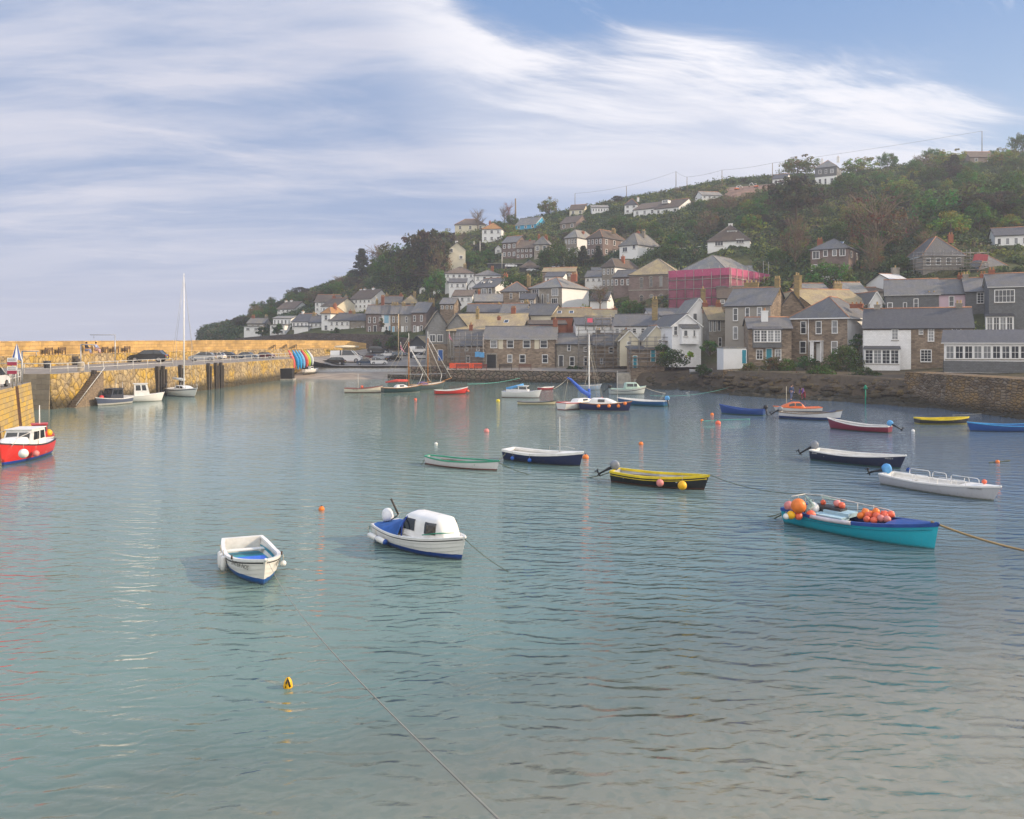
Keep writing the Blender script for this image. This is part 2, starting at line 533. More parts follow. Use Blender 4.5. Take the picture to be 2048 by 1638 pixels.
M_RIDGEG = plain('grey_ridge_tile', (0.15, 0.14, 0.14), 0.8, 0.25, 2)
M_POT = plain('clay_chimney_pot', (0.42, 0.20, 0.08), 0.8, 0.25, 4)
M_POTY = plain('buff_chimney_pot', (0.50, 0.36, 0.16), 0.8, 0.25, 4)
M_SILL = plain('granite_dressing', (0.30, 0.27, 0.23), 0.85, 0.2, 5)
M_METAL = plain('galvanised_steel', (0.42, 0.42, 0.42), 0.45, 0.15, 6, metallic=0.6)
M_RAIL = plain('weathered_white_rail', (0.52, 0.5, 0.46), 0.6, 0.2, 5)
M_RUST = plain('rusty_iron', (0.10, 0.055, 0.035), 0.85, 0.35, 8)
M_WOOD = plain('weathered_timber', (0.20, 0.15, 0.10), 0.85, 0.3, 4, bump=0.01)
M_DKWOOD = plain('wet_dark_timber', (0.055, 0.045, 0.035), 0.8, 0.3, 4, bump=0.02)
M_CONC = plain('pale_concrete', (0.36, 0.33, 0.28), 0.9, 0.2, 1.5, bump=0.01)
M_TEAL = plain('teal_paint', (0.01, 0.22, 0.30), 0.5, 0.1)
M_BLUE = plain('strong_blue_paint', (0.012, 0.10, 0.36), 0.5, 0.1)
M_PALEBLUE = plain('pale_blue_paint', (0.25, 0.45, 0.58), 0.5, 0.1)
M_BLACK = plain('black_rubber_and_arch_shade', (0.015, 0.015, 0.016), 0.7, 0.2)


def glass(name, dark, light, f):
 m, t, b = newmat(name)
 oi = t.new('ShaderNodeObjectInfo').outputs['Random']
 tcn = t.new('ShaderNodeTexCoord')
 n = t.noise(tcn.outputs['Object'], 1.8, 3, 0.6).outputs['Fac']
 c = t.mix(t.math('MULTIPLY', t.mr(t.math('ADD', oi, t.math('MULTIPLY', n, 0.5)), 0.75, 1.1), f), dark, light)
 t.link(c, b.inputs['Base Color'])
 b.inputs['Roughness'].default_value = 0.07
 b.inputs['Specular IOR Level'].default_value = 0.7
 MATS[name] = m
 return m


M_GLASS = glass('window_glass', (0.022, 0.026, 0.033), (0.22, 0.23, 0.24), 0.9)
M_CARGLASS = plain('tinted_car_glass', (0.015, 0.02, 0.025), 0.06, 0.05, spec=0.8)
# ------------------------------------------------------------------ terrain tables (columns by bearing)
TT = np.array([
 (386, 318, 322, -3, 326, -3, 340, 700),
 (398, 296, 299, 1, 302, 3, 330, 676),
 (404, 290, 293, 4, 298, 7, 330, 663),
 (425, 268, 271, 6, 283, 9, 330, 655),
 (470, 240, 243, 7, 255, 9.5, 330, 647),
 (520, 230, 232, 8, 245, 10, 330, 631),
 (560, 225, 227, 8, 240, 10.3, 330, 608),
 (620, 218, 220, 8.5, 232, 10.3, 330, 584),
 (700, 212, 214, 8.5, 226, 10, 335, 556),
 (780, 208, 210, 8.3, 224, 9.5, 340, 520),
 (868, 205, 207, 6, 220, 9.0, 340, 480),
 (900, 157, 158, 2.1, 182, 3.0, 335, 472),
 (960, 154, 155, 2.0, 168, 2.6, 335, 462),
 (1100, 153, 154, 2.0, 168, 2.6, 340, 432),
 (1230, 151, 152, 1.9, 166, 3, 340, 404),
 (1300, 131, 140, 2.0, 160, 6, 340, 392),
 (1400, 126, 134, 2.2, 150, 5.2, 340, 374),
 (1450, 118, 121, 3.2, 140, 4.6, 335, 364),
 (1560, 110, 114, 3.2, 138, 4.0, 335, 354),
 (1700, 104, 108, 3.0, 132, 3.8, 330, 352),
 (1800, 97, 101, 2.8, 128, 3.8, 330, 336),
 (1900, 92, 96, 3.0, 122, 4.2, 330, 318),
 (2048, 86, 90, 3.2, 118, 5, 330, 308),
 (2400, 80, 84, 3.4, 110, 6, 330, 296),
 (3000, 75, 79, 4, 100, 8, 310, 300),
 (4600, 70, 74, 5, 90, 10, 280, 400)], dtype=float)


GX = np.arange(386, 4601, 6.0)
GT = np.stack([np.interp(GX, TT[:, 0], TT[:, k]) for k in range(1, 8)], 1)
_w = np.exp(-0.5 * (np.arange(-9, 10) / 4.0) ** 2); _w /= _w.sum()
_k = np.clip((GX - 430) / 60, 0, 1)[:, None]
_S = np.stack([np.convolve(np.pad(GT[:, k], 9, 'edge'), _w, 'valid') for k in range(7)], 1)
GT[:, [3, 4, 5, 6]] = (GT * (1 - _k) + _S * _k)[:, [3, 4, 5, 6]]


def tcol(px):
 return [float(np.interp(px, GX, GT[:, k])) for k in range(7)]


def tnoise(x, y):
 return (math.sin(x * 0.11 + 1.3) * math.cos(y * 0.09) + 0.6 * math.sin(x * 0.23 + y * 0.19) + 0.4 * math.sin(x * 0.41 - y * 0.33 + 2)) * 0.5


def terr(px, D):
 Dw, D1, z1, D2, z2, Ds, ys = tcol(px)
 zs = EYE - (ys - HY) * Ds / F
 x = (px - HX) / F * D
 if D < Dw: return -2.2
 if D < D1: return -2.2 + (z1 + 2.2) * (D - Dw) / (D1 - Dw)
 if D < D2:
  k = (D - D1) / (D2 - D1); return z1 + (z2 - z1) * k * k
 if D < Ds:
  k = (D - D2) / (Ds - D2)
  return z2 + (zs - z2) * (k ** 0.93) + tnoise(x, D) * 1.6 * min(1, 4 * k) * min(1, 3 * (1 - k))
 return zs + (D - Ds) * 0.03


def hitD(px, py):
 Dw, D1, z1, D2, z2, Ds, ys = tcol(px)
 D = D1
 while D < Ds + 30:
  if HY - (terr(px, D) - EYE) * F / D <= py: return D
  D += 0.5
 return Ds


def ground(x, y):
 return terr(HX + F * x / y, y)


# terrain material: scrubby turf and earth
m, t, b = newmat('scrubby_hillside')
geo = t.new('ShaderNodeNewGeometry').outputs['Position']
n = t.noise(geo, 0.09, 6, 0.65).outputs['Fac']
n_f = t.noise(geo, 1.1, 5, 0.7).outputs['Fac']
c = t.ramp(n, [(0.3, (0.045, 0.055, 0.025)), (0.48, (0.07, 0.08, 0.035)), (0.58, (0.10, 0.105, 0.045)), (0.72, (0.11, 0.085, 0.055))])
c = t.mix(0.6, c, t.mix(n_f, (0.15, 0.15, 0.15), (0.85, 0.85, 0.85)), 'OVERLAY')
sp = t.new('ShaderNodeSeparateXYZ'); t.link(geo, sp.inputs[0])
rk = t.mix(n_f, (0.05, 0.04, 0.03), (0.17, 0.13, 0.09))
c = t.mix(t.mr(t.math('ADD', sp.outputs[2], t.math('MULTIPLY', n_f, 1.5)), 3.6, 5.2), rk, c)
t.link(c, b.inputs['Base Color']); b.inputs['Roughness'].default_value = 0.95; b.inputs['Specular IOR Level'].default_value = 0.1
t.link(t.bump(n_f, 0.6), b.inputs['Normal'])
M_HILL = m

cols_px = list(range(386, 2100, 14)) + list(range(2100, 4601, 100))
mb = MB(); rows = []
for px in cols_px:
 Dw, D1, z1, D2, z2, Ds, ys = tcol(px)
 ds = [Dw - 6, Dw, (Dw + D1) / 2, D1] + [D1 + (D2 - D1) * i / 6 for i in range(1, 7)] + [D2 + (Ds - D2) * i / 46 for i in range(1, 47)] + [Ds + 8, Ds + 40, Ds + 120, Ds + 300]
 r = []
 for D in ds:
  z = terr(px, D)
  if D > Ds + 10: z -= (D - Ds - 8) * 0.2
  if px <= 392: z = min(z, -3)
  r.append(((px - HX) / F * D, D, z))
 rows.append(r)
mb.grid([list(reversed(r)) for r in rows], 0, True)
hill = mb.build('hillside', M_HILL); hill['kind'] = 'structure'

# seabed
m, t, b = newmat('shingle_seabed')
geo = t.new('ShaderNodeNewGeometry').outputs['Position']
vo = t.new('ShaderNodeTexVoronoi'); gw_ = t.new('ShaderNodeVectorMath', operation='MULTIPLY_ADD'); t.link(t.noise(geo, 3.0, 3, 0.6).outputs['Color'], gw_.inputs[0]); gw_.inputs[1].default_value = (0.35, 0.35, 0); t.link(geo, gw_.inputs[2]); t.link(gw_.outputs[0], vo.inputs['Vector']); vo.inputs['Scale'].default_value = 5.5; vo.inputs['Randomness'].default_value = 1.0
spc = t.new('ShaderNodeSeparateColor'); t.link(vo.outputs['Color'], spc.inputs[0])
c = t.ramp(spc.outputs[0], [(0.0, (0.34, 0.28, 0.21)), (0.4, (0.42, 0.34, 0.26)), (0.7, (0.26, 0.23, 0.18)), (0.85, (0.13, 0.17, 0.14)), (1.0, (0.52, 0.45, 0.37))])
n = t.noise(geo, 1.1, 5, 0.65).outputs['Fac']
c = t.mix(0.72, c, (0.42, 0.345, 0.27))
c = t.mix(t.mr(n, 0.5, 0.72, 0, 0.45), c, (0.15, 0.19, 0.15))
t.link(c, b.inputs['Base Color']); b.inputs['Roughness'].default_value = 0.9
mb = MB()
rows = []
for i in range(41):
 y = -20 + i * 10
 rows.append([(x * 12.0, y, -0.9 - max(0, (y - 16)) * 0.05 - max(0, -x * 12 + 2) * 0.018 if y < 60 else -2.9 - 0.01 * (y - 60)) for x in range(-45, 46)])
mb.grid(rows, 0, True)
o = mb.build('seabed', m); o['kind'] = 'structure'

# water: reflecting, slightly turbid, clear over the shallows
m, t, b = newmat('harbour_water')
t.n.remove(b)
out = [x for x in t.n if x.type == 'OUTPUT_MATERIAL'][0]
geo = t.new('ShaderNodeNewGeometry').outputs['Position']
sp = t.new('ShaderNodeSeparateXYZ'); t.link(geo, sp.inputs[0])
amp = t.noise(t.mapping(geo, scale=(0.03, 0.05, 1)), 1.0, 3, 0.5).outputs['Fac']
def ripple(rot, wl, xs, dist, dscale):
 wv_ = t.new('ShaderNodeTexWave', wave_type='BANDS', bands_direction='Y', wave_profile='SIN')
 t.link(t.mapping(geo, rot=(0, 0, rot), scale=(xs, 1, 1)), wv_.inputs['Vector'])
 wv_.inputs['Scale'].default_value = 0.314 / wl; wv_.inputs['Distortion'].default_value = dist
 wv_.inputs['Detail'].default_value = 2.0; wv_.inputs['Detail Scale'].default_value = dscale; wv_.inputs['Detail Roughness'].default_value = 0.55
 return wv_.outputs['Fac']
r1 = ripple(0.06, 0.52, 0.75, 9.0, 1.2)
r2 = ripple(-0.38, 0.33, 0.8, 9.0, 1.5)
r3 = ripple(0.45, 1.1, 0.7, 8.0, 0.9)
mod = t.noise(t.mapping(geo, scale=(0.5, 0.9, 1)), 0.5, 3, 0.6).outputs['Fac']
h = t.math('ADD', t.math('MULTIPLY', t.math('MULTIPLY', r1, t.mr(mod, 0.3, 0.65, 0.35, 1.1)), 0.019), t.math('MULTIPLY', t.math('MULTIPLY', r2, t.mr(mod, 0.65, 0.35, 0.25, 1.0)), 0.012))
h = t.math('ADD', h, t.math('MULTIPLY', r3, 0.022))
h = t.math('ADD', h, t.math('MULTIPLY', t.noise(t.mapping(geo, scale=(0.7, 1.6, 1)), 4.0, 4, 0.6).outputs['Fac'], 0.018))
# livelier towards the viewer and the right, calmer by the pier
stren = t.math('MULTIPLY', t.mr(amp, 0.3, 0.7, 0.7, 1.15), t.mr(sp.outputs[0], -40, 25, 0.65, 1.15))
stren = t.math('MULTIPLY', stren, t.mr(sp.outputs[1], 14, 55, 1.65, 0.48))
nrm = t.bump(h, 1.0, stren)
fr = t.new('ShaderNodeFresnel'); bk = t.new('ShaderNodeNewGeometry').outputs['Backfacing']; t.put(fr.inputs['IOR'], t.mr(bk, 0, 1, 1.5, 1 / 1.5, False)); t.link(nrm, fr.inputs['Normal'])
gl = t.new('ShaderNodeBsdfGlossy'); gl.inputs['Roughness'].default_value = 0.03; t.link(nrm, gl.inputs['Normal'])
gl.inputs['Color'].default_value = (0.97, 0.98, 1.0, 1)
df = t.new('ShaderNodeBsdfDiffuse')
wd = t.noise(geo, 0.05, 3, 0.5).outputs['Fac']
dcol = t.mix(t.mr(t.math('ADD', sp.outputs[0], t.math('MULTIPLY', wd, 30)), 5, 50), (0.155, 0.24, 0.205), (0.12, 0.18, 0.25))  # bluer body colour on the right paints in reflected blue sky
t.link(dcol, df.inputs['Color'])
tr = t.new('ShaderNodeBsdfTransparent'); tr.inputs['Color'].default_value = (0.92, 0.97, 0.94, 1)
# clarity over the shallow shelf nearest the quay
sh = t.math('SUBTRACT', 18.5, t.math('SUBTRACT', sp.outputs[1], t.math('MULTIPLY', sp.outputs[0], 0.62)))
sh = t.math('ADD', sh, t.math('MULTIPLY', t.math('SUBTRACT', t.noise(geo, 0.25, 3, 0.5).outputs['Fac'], 0.5), 8))
clear_f = t.mr(sh, -7.0, 9.0, 0.10, 0.86)
mx1 = t.new('ShaderNodeMixShader'); t.put(mx1.inputs[0], clear_f); t.link(df.outputs[0], mx1.inputs[1]); t.link(tr.outputs[0], mx1.inputs[2])
mx2 = t.new('ShaderNodeMixShader'); t.link(fr.outputs[0], mx2.inputs[0]); t.link(mx1.outputs[0], mx2.inputs[1]); t.link(gl.outputs[0], mx2.inputs[2])
t.link(mx2.outputs[0], out.inputs['Surface'])
M_WATER = m
mb = MB()
mb.poly([(-700, -60, 0), (1320, -60, 0), (1320, 950, 0), (-700, 950, 0)])
o = mb.build('water', m); o['kind'] = 'structure'

# ------------------------------------------------------------------ harbour piers
PIERCOLS = [(0.30, 0.23, 0.14), (0.42, 0.32, 0.19), (0.50, 0.38, 0.2), (0.24, 0.19, 0.13)]
M_PIER = rubble('lichened_boulder_wall', PIERCOLS, (0.085, 0.06, 0.035), 1.35, 1.05, True, (0.52, 0.33, 0.06), 0.07, (0.6, 1.9), 0.6, 0.9)
M_PIERBLK = masonry('lichened_granite_courses', [(0.42, 0.31, 0.14), (0.56, 0.36, 0.07), (0.38, 0.28, 0.15)], (0.16, 0.11, 0.06), bw=1.1, bh=0.42, mortar=0.018, stain=0.35, irregular=0.12)
M_OUTER = masonry('sunny_outer_wall', [(0.38, 0.25, 0.10), (0.60, 0.38, 0.13), (0.50, 0.33, 0.14)], (0.20, 0.13, 0.07), bw=1.5, bh=0.55, mortar=0.02, stain=0.65, irregular=0.45)
M_DECK = plain('quay_paving', (0.23, 0.20, 0.17), 0.92, 0.22, 0.7, bump=0.01)
M_COPE = plain('granite_coping', (0.38, 0.32, 0.24), 0.9, 0.2, 1.2, bump=0.01)
M_DARKRUB = rubble('dark_harbour_rubble', [(0.10, 0.085, 0.065), (0.17, 0.14, 0.10), (0.21, 0.15, 0.11), (0.13, 0.11, 0.09)], (0.018, 0.016, 0.013), 1.15, 1.5, True, None, 0.12, (0.2, 0.9))
M_TERR = rubble('dark_terrace_wall', [(0.075, 0.065, 0.062), (0.11, 0.09, 0.08), (0.09, 0.075, 0.07)], (0.03, 0.025, 0.025), 1.2, 1.8, False, None, 0.06)


def wall_line(mb, pts, z0, z1, th, mi=0, top=1, batter=0.0, sub=1):
 """a wall following a polyline on its inner (right-hand) face; thickness to the left of travel"""
 pts = [Vector((p[0], p[1], 0)) for p in pts]
 z0s = z0 if isinstance(z0, (list, tuple)) else [z0] * len(pts)
 z1s = z1 if isinstance(z1, (list, tuple)) else [z1] * len(pts)
 nr = []
 for i in range(len(pts)):
  d = (pts[min(i + 1, len(pts) - 1)] - pts[max(i - 1, 0)]).normalized()
  nr.append(Vector((-d.y, d.x, 0)))
 for i in range(len(pts) - 1):
  a, c_ = pts[i], pts[i + 1]
  a0 = a - nr[i] * batter; c0 = c_ - nr[i + 1] * batter
  ao = a + nr[i] * th; co = c_ + nr[i + 1] * th
  q = lambda p, z: (p.x, p.y, z)
  mb.add([q(a0, z0s[i]), q(c0, z0s[i + 1]), q(c_, z1s[i + 1]), q(a, z1s[i])], [(0, 1, 2, 3)], mi)
  mb.add([q(a, z1s[i]), q(c_, z1s[i + 1]), q(co, z1s[i + 1]), q(ao, z1s[i])], [(0, 1, 2, 3)], top)
  mb.add([q(ao, z0s[i]), q(ao, z1s[i]), q(co, z1s[i + 1]), q(co, z0s[i + 1])], [(0, 1, 2, 3)], mi)
  if i == 0: mb.add([q(a0, z0s[0]), q(a, z1s[0]), q(ao, z1s[0]), q(ao, z0s[0])], [(0, 1, 2, 3)], mi)
  if i == len(pts) - 2: mb.add([q(c0, z0s[-1]), q(co, z0s[-1]), q(co, z1s[-1]), q(c_, z1s[-1])], [(0, 1, 2, 3)], mi)


DK = 4.0
M_PALERUB0 = masonry('tan_pier_end', [(0.25, 0.2, 0.14), (0.34, 0.28, 0.2), (0.29, 0.23, 0.16)], (0.16, 0.12, 0.08), bw=1.2, bh=0.6, mortar=0.012, stain=0.6, irregular=0.5)
inner = [(-52.6, 91.5), (-51.2, 99), (-49.6, 113), (-47.8, 130), (-46.2, 148), (-45.0, 164)]
mb = MB()
# body of the pier under its deck
poly = [(-60.5, 93.5)] + inner + [(-33, 190), (-25, 204), (-28, 222), (-60, 225), (-80, 190), (-84, 130), (-86, 90), (-84, 72), (-60, 76)]
wall_line(mb, [(-60.5, 93.0), (-52.6, 91.5)], -2.5, DK, 0.5, 3, 2, 0.35)
wall_line(mb, inner, -2.5, DK, 0.8, 0, 2, 0.45)
o = mb.build('pier', [M_PIER, M_COPE, M_COPE, M_PALERUB0]); tag(o, 'long harbour pier of lichened yellow boulders with boats tied along it', 'pier')
mb = MB()
mb.poly([(x, y, DK - 0.004) for x, y in [(-60.2, 93.2), (-52.4, 92.0)] + [(x - 0.3, y) for x, y in inner[1:]] + [(-45.3, 167), (-75, 167), (-88, 130), (-90, 90), (-90, 60), (-66, 60), (-60, 78)]])
o = mb.build('pier_deck', M_DECK); o['kind'] = 'structure'


def parkz(x, y):
 z = 2.2 + 0.045 * (y - 174) if y < 196 else 3.19 + 0.18 * (y - 196)
 k = min(1, max(0, (-37 - x) / 8)); k = k * k * (3 - 2 * k)
 k2 = 1 - min(1, max(0, (y - 178) / 22)) * 0.6
 return z + (4.0 - z) * k * k2 if y < 200 else z


mb = MB(); rows = []
for j in range(20):
 y = 167 + j * 2.4
 rows.append([(x, y + (7.0 * min(1, max(0, (x + 44) / 6)) if j == 0 else (3.0 * min(1, max(0, (x + 44) / 6)) if j == 1 else 0)), parkz(x, max(y, 167 + 7 * min(1, max(0, (x + 44) / 6))))) for x in [-70 + i * 2.25 for i in range(26)]])
mb.grid([list(r) for r in rows], 0, True)
o = mb.build('car_park', M_DECK); o['kind'] = 'structure'
# near quay corner with smooth battered face
mb = MB()
near_in = [(-36.4, 50), (-38.9, 60), (-44.6, 74.5)]
wall_line(mb, near_in, -2.5, DK, 0.8, 0, 1, 0.55)
wall_line(mb, [(-44.6, 74.5), (-60, 79)], -2.5, DK, 0.8, 0, 1, 0.3)
mb.poly([(x, y, DK - 0.003) for x, y in [(-36.4, 50), (-38.9, 60), (-44.6, 74.5), (-60, 79), (-66, 60), (-60, 45)]], 1)
o = mb.build('near_quay', [M_PIERBLK, M_DECK]); tag(o, 'near quay corner of smooth orange lichened stone with iron rubbing strips', 'quay')
for (px_t, py_t) in ((18, 783), (47, 772)):
 a = PZ(px_t, py_t, DK)
 # iron strips running down the battered face
 i = 0 if a.y < 60 else 1
 A, B = Vector((*near_in[i], 0)), Vector((*near_in[i + 1], 0)); d = (B - A).normalized()
 k = (a - A).dot(d); p = A + d * k; nrv = Vector((d.y, -d.x, 0))
 mb = MB(); mb.tube([p + nrv * 0.06 + Vector((0, 0, DK)), p + nrv * (0.06 + 0.55 * 4.5 / 6.5) + Vector((0, 0, -0.6))], 0.16, 4, 0, smooth=False)
 o = mb.build('rubbing_strip', M_RUST, None); tag(o, ['rusty iron strip down the quay face nearer the left frame edge', 'rusty iron strip down the quay face beside the corner'][i if px_t > 20 else 0], 'iron strip', 'iron strips on the near quay')

# tall outer parapet: low tier, ledge, high tier
outl = [(-70, 40), (-69, 90), (-68, 118), (-65.5, 146), (-60, 170), (-52, 192), (-41, 206), (-33, 212)]
mb = MB()
wall_line(mb, outl, DK - 0.5, 5.65, 1.4, 0, 1, 0.1)
o = mb.build('ledge_wall', [M_PIER, M_COPE]); tag(o, 'low ledge of squared stone along the foot of the outer pier wall', 'wall')
mb = MB()
up = [(x - 1.35, y + 0.3) for x, y in outl]
wall_line(mb, up, DK - 1, [7.7, 7.7, 7.7, 7.72, 7.75, 7.75, 7.6, 6.3], 3.0, 0, 1, 0.1)
o = mb.build('outer_wall', [M_OUTER, M_COPE]); tag(o, 'tall sunlit outer pier wall of tan stone across the skyline', 'wall')

# car park beach and slip at the root of the pier
m, t, b = newmat('wet_harbour_sand')
geo = t.new('ShaderNodeNewGeometry').outputs['Position']
n = t.noise(t.mapping(geo, scale=(0.3, 1, 1)), 0.8, 5, 0.65).outputs['Fac']
c = t.ramp(n, [(0.3, (0.15, 0.12, 0.09)), (0.5, (0.30, 0.24, 0.18)), (0.7, (0.36, 0.29, 0.21))])
t.link(c, b.inputs['Base Color']); b.inputs['Roughness'].default_value = 0.8
mb = MB()
rows = []
for k, (ya, zz_) in enumerate([(148, -1.0), (158, -0.15), (162, 0.18), (166, 0.75), (169, 1.15), (170, 1.2), (172, 1.75), (175, 2.25)]):
 rows.append([(-46.5 + i * 2.6, ya + (1.2 * math.sin(i * 0.9) if k < 4 else 0), zz_ + 0.05 * math.sin(i * 1.7)) for i in range(14)])
mb.grid(rows[:6])
o = mb.build('beach', m); o['kind'] = 'structure'
mb = MB(); mb.grid([[(x, y, z + 0.004) for x, y, z in r] for r in rows[4:]])
o = mb.build('slipway', M_CONC); o['kind'] = 'structure'
mb = MB()
wall_line(mb, [(-45.0, 164), (-44.6, 174)], -1.5, [4.0, 3.6], 0.6, 0, 1, 0.1)
o = mb.build('slip_wall', [M_PIER, M_COPE]); tag(o, 'short stone return wall where the pier meets the slipway', 'wall')
mb = MB()
wall_line(mb, [(-22.5, 175), (-21.5, 166.5), (-13.4, 166)], -1, [2.25, 2.3, 2.4], 5, 0, 1, 0.1)
mb.poly([(-22.4, 175, 2.245), (-21.4, 167, 2.306), (-12, 166.4, 2.406), (-12, 176, 2.41)], 1)
o = mb.build('landing_wall', [M_DARKRUB, M_CONC]); tag(o, 'low stone landing wall between the slipway and the harbour road', 'wall')
mb = MB()
wall_line(mb, [(-25, 161.5), (-18, 158.5), (-12.5, 158)], -1, [0.9, 1.0, 1.2], 3, 0, 1, 0.1)
o = mb.build('beach_wall', [M_DARKRUB, M_CONC]); tag(o, 'short weedy stone block at the waterline behind the two gaff boats', 'wall')

# inner harbour wall under the main street
hw = [(-13.4, 164), (-12.2, 151), (0, 149), (8, 147.6), (19.2, 146.2), (21, 150)]
mb = MB()
wall_line(mb, hw, -2.5, [2.4, 2.25, 2.15, 2.1, 1.9, 1.9], 1.0, 0, 1, 0.3)
o = mb.build('harbour_wall', [M_DARKRUB, M_COPE]); tag(o, 'dark boulder harbour wall below the stone house with benches', 'wall')
mb = MB()
mb.poly([(-12.9, 164, 2.32), (-12.2, 151.6, 2.25), (0, 149.6, 2.16), (8, 148.2, 2.1), (19.2, 146.8, 2.0), (32, 150, 2.4), (30, 170, 3.0), (-2, 172, 2.7), (-14, 184, 2.7)])
mb.poly([(-14, 184, 2.71), (-2, 172, 2.71), (-4, 190, 3.3), (-14, 206, 5.0)])
o = mb.build('harbour_road', M_DECK); o['kind'] = 'structure'
# steps down to the water at the right end of the harbour wall
mb = MB()
for k in range(6):
 mb.box(19 + k * 0.9, 143.5 - k * 0.2, -1.5, 26 + k * 0.4, 150, 1.9 - k * 0.33)
o = mb.build('harbour_steps', M_CONC); tag(o, 'broad worn stone steps going down to the water beside the rocks', 'steps')

# sea wall on the right
sw = [PZ(1815, 807, 0), PZ(1900, 818, 0), PZ(2060, 838, 0), PZ(2300, 856, 0)]
mb = MB()
M_SEAW = rubble('right_sea_wall', [(0.12, 0.085, 0.055), (0.19, 0.14, 0.095), (0.27, 0.22, 0.165), (0.14, 0.10, 0.065)], (0.045, 0.034, 0.026), 1.5, 3.2, True, (0.30, 0.19, 0.08), 0.08, (0.2, 1.6), 0.15)
wall_line(mb, [(p.x, p.y + 0.6) for p in sw], -2.5, 3.9, 4, 0, 0, 0.7)
o = mb.build('sea_wall', [M_SEAW, M_COPE]); tag(o, 'rough stained sea wall under the long white gallery', 'wall')
# garden walls over the rocks
mb = MB()
gw = [P(1446, 768, 121), P(1500, 772, 120), P(1570, 770, 119.5)]
wall_line(mb, [(p.x, p.y) for p in gw], -0.5, [3.4, 3.1, 2.3], 1.0, 0, 1, 0.4)
o = mb.build('garden_wall', [M_SEAW, M_COPE]); tag(o, 'rubble garden wall below the white yard and teal door', 'wall')
mb = MB()
gw = [P(1700, 780, 108), P(1760, 785, 106), P(1830, 790, 103)]
wall_line(mb, [(p.x, p.y) for p in gw], -1.0, [1.6, 2.3, 2.6], 1.2, 0, 1, 0.3)
M_PALERUB = rubble('pale_boulder_wall', [(0.22, 0.2, 0.18), (0.4, 0.38, 0.36), (0.3, 0.26, 0.22)], (0.05, 0.04, 0.035), 1.0, 1.7, True, None, 0.1, (0.3, 1.4))
o = mb.build('boulder_wall', [M_PALERUB, M_COPE]); tag(o, 'short pale boulder wall below the white weatherboard house', 'wall')

# dark retaining wall below the far terrace
mb = MB()
rp = []
for px in (470, 520, 560, 620, 700, 780, 872):
 Dw = tcol(px)[0] - 0.8
 rp.append(((px - HX) / F * Dw, Dw))
wall_line(mb, rp, 0, [8.2, 8.8, 9.2, 9.6, 9.4, 9.0, 6.8], 1.0, 0, 1, 0.1)
o = mb.build('terrace_wall', [M_TERR, M_TERR]); tag(o, 'long dark retaining wall below the far terrace of cottages', 'wall')

# rocks on the shore
M_ROCK = rubble('dark_shore_rock', [(0.05, 0.04, 0.033), (0.085, 0.068, 0.053), (0.12, 0.092, 0.068)], (0.025, 0.02, 0.018), 0.6, 0.9, True, (0.14, 0.10, 0.045), 0.04, (0.5, 1.7), 0.9)
mb = MB()
rr = random.Random(3)
def boulder(c, r, sq):
 n = 7
 rows = []
 ph = [rr.uniform(0, 6) for _ in range(4)]
 for i in range(6):
  a = PI * i / 5
  rows.append([(c[0] + r * math.sin(a) * math.cos(b_) * (1 + 0.25 * math.sin(2 * b_ + ph[0]) + 0.15 * math.sin(3 * b_ + ph[1] + i)) * 1.3,
      c[1] + r * math.sin(a) * math.sin(b_) * (1 + 0.2 * math.sin(2 * b_ + ph[2])),
      c[2] - r * sq * math.cos(a) * (1 + 0.2 * math.sin(b_ + ph[3]))) for b_ in [2 * PI * j / n for j in range(n)]])
 mb.grid(rows, 0, False, True)
for px in range(1300, 1860, 5):
 Dw, D1, z1 = tcol(px)[:3]
 for _ in range(4):
  k = rr.random()
  D = Dw - 2 + (D1 - Dw + 5) * k
  z = terr(px, max(D, Dw + 0.5))
  boulder(((px - HX) / F * D, D, max(-0.1, z * 0.75)), rr.uniform(0.35, 1.1), rr.uniform(0.4, 0.7))
for px in range(1840, 2400, 12):
 p = PZ(px, np.interp(px, [1815, 1900, 2060, 2400], [807, 818, 838, 865]), 0)
 boulder((p.x, p.y - 0.3, -0.05), rr.uniform(0.4, 1.0), 0.5)
o = mb.build('shore_rocks', M_ROCK); tag(o, 'dark weedy rocks along the foot of the gardens', 'rocks', None, 'stuff')

# quay under the viewpoint
mb = MB(); mb.box(-30, -12, -2, 30, 1.6, 6.3)
o = mb.build('south_quay', M_CONC); tag(o, 'concrete quay the harbour is seen from', 'quay')
# ------------------------------------------------------------------ houses
WIN_CACHE = {}


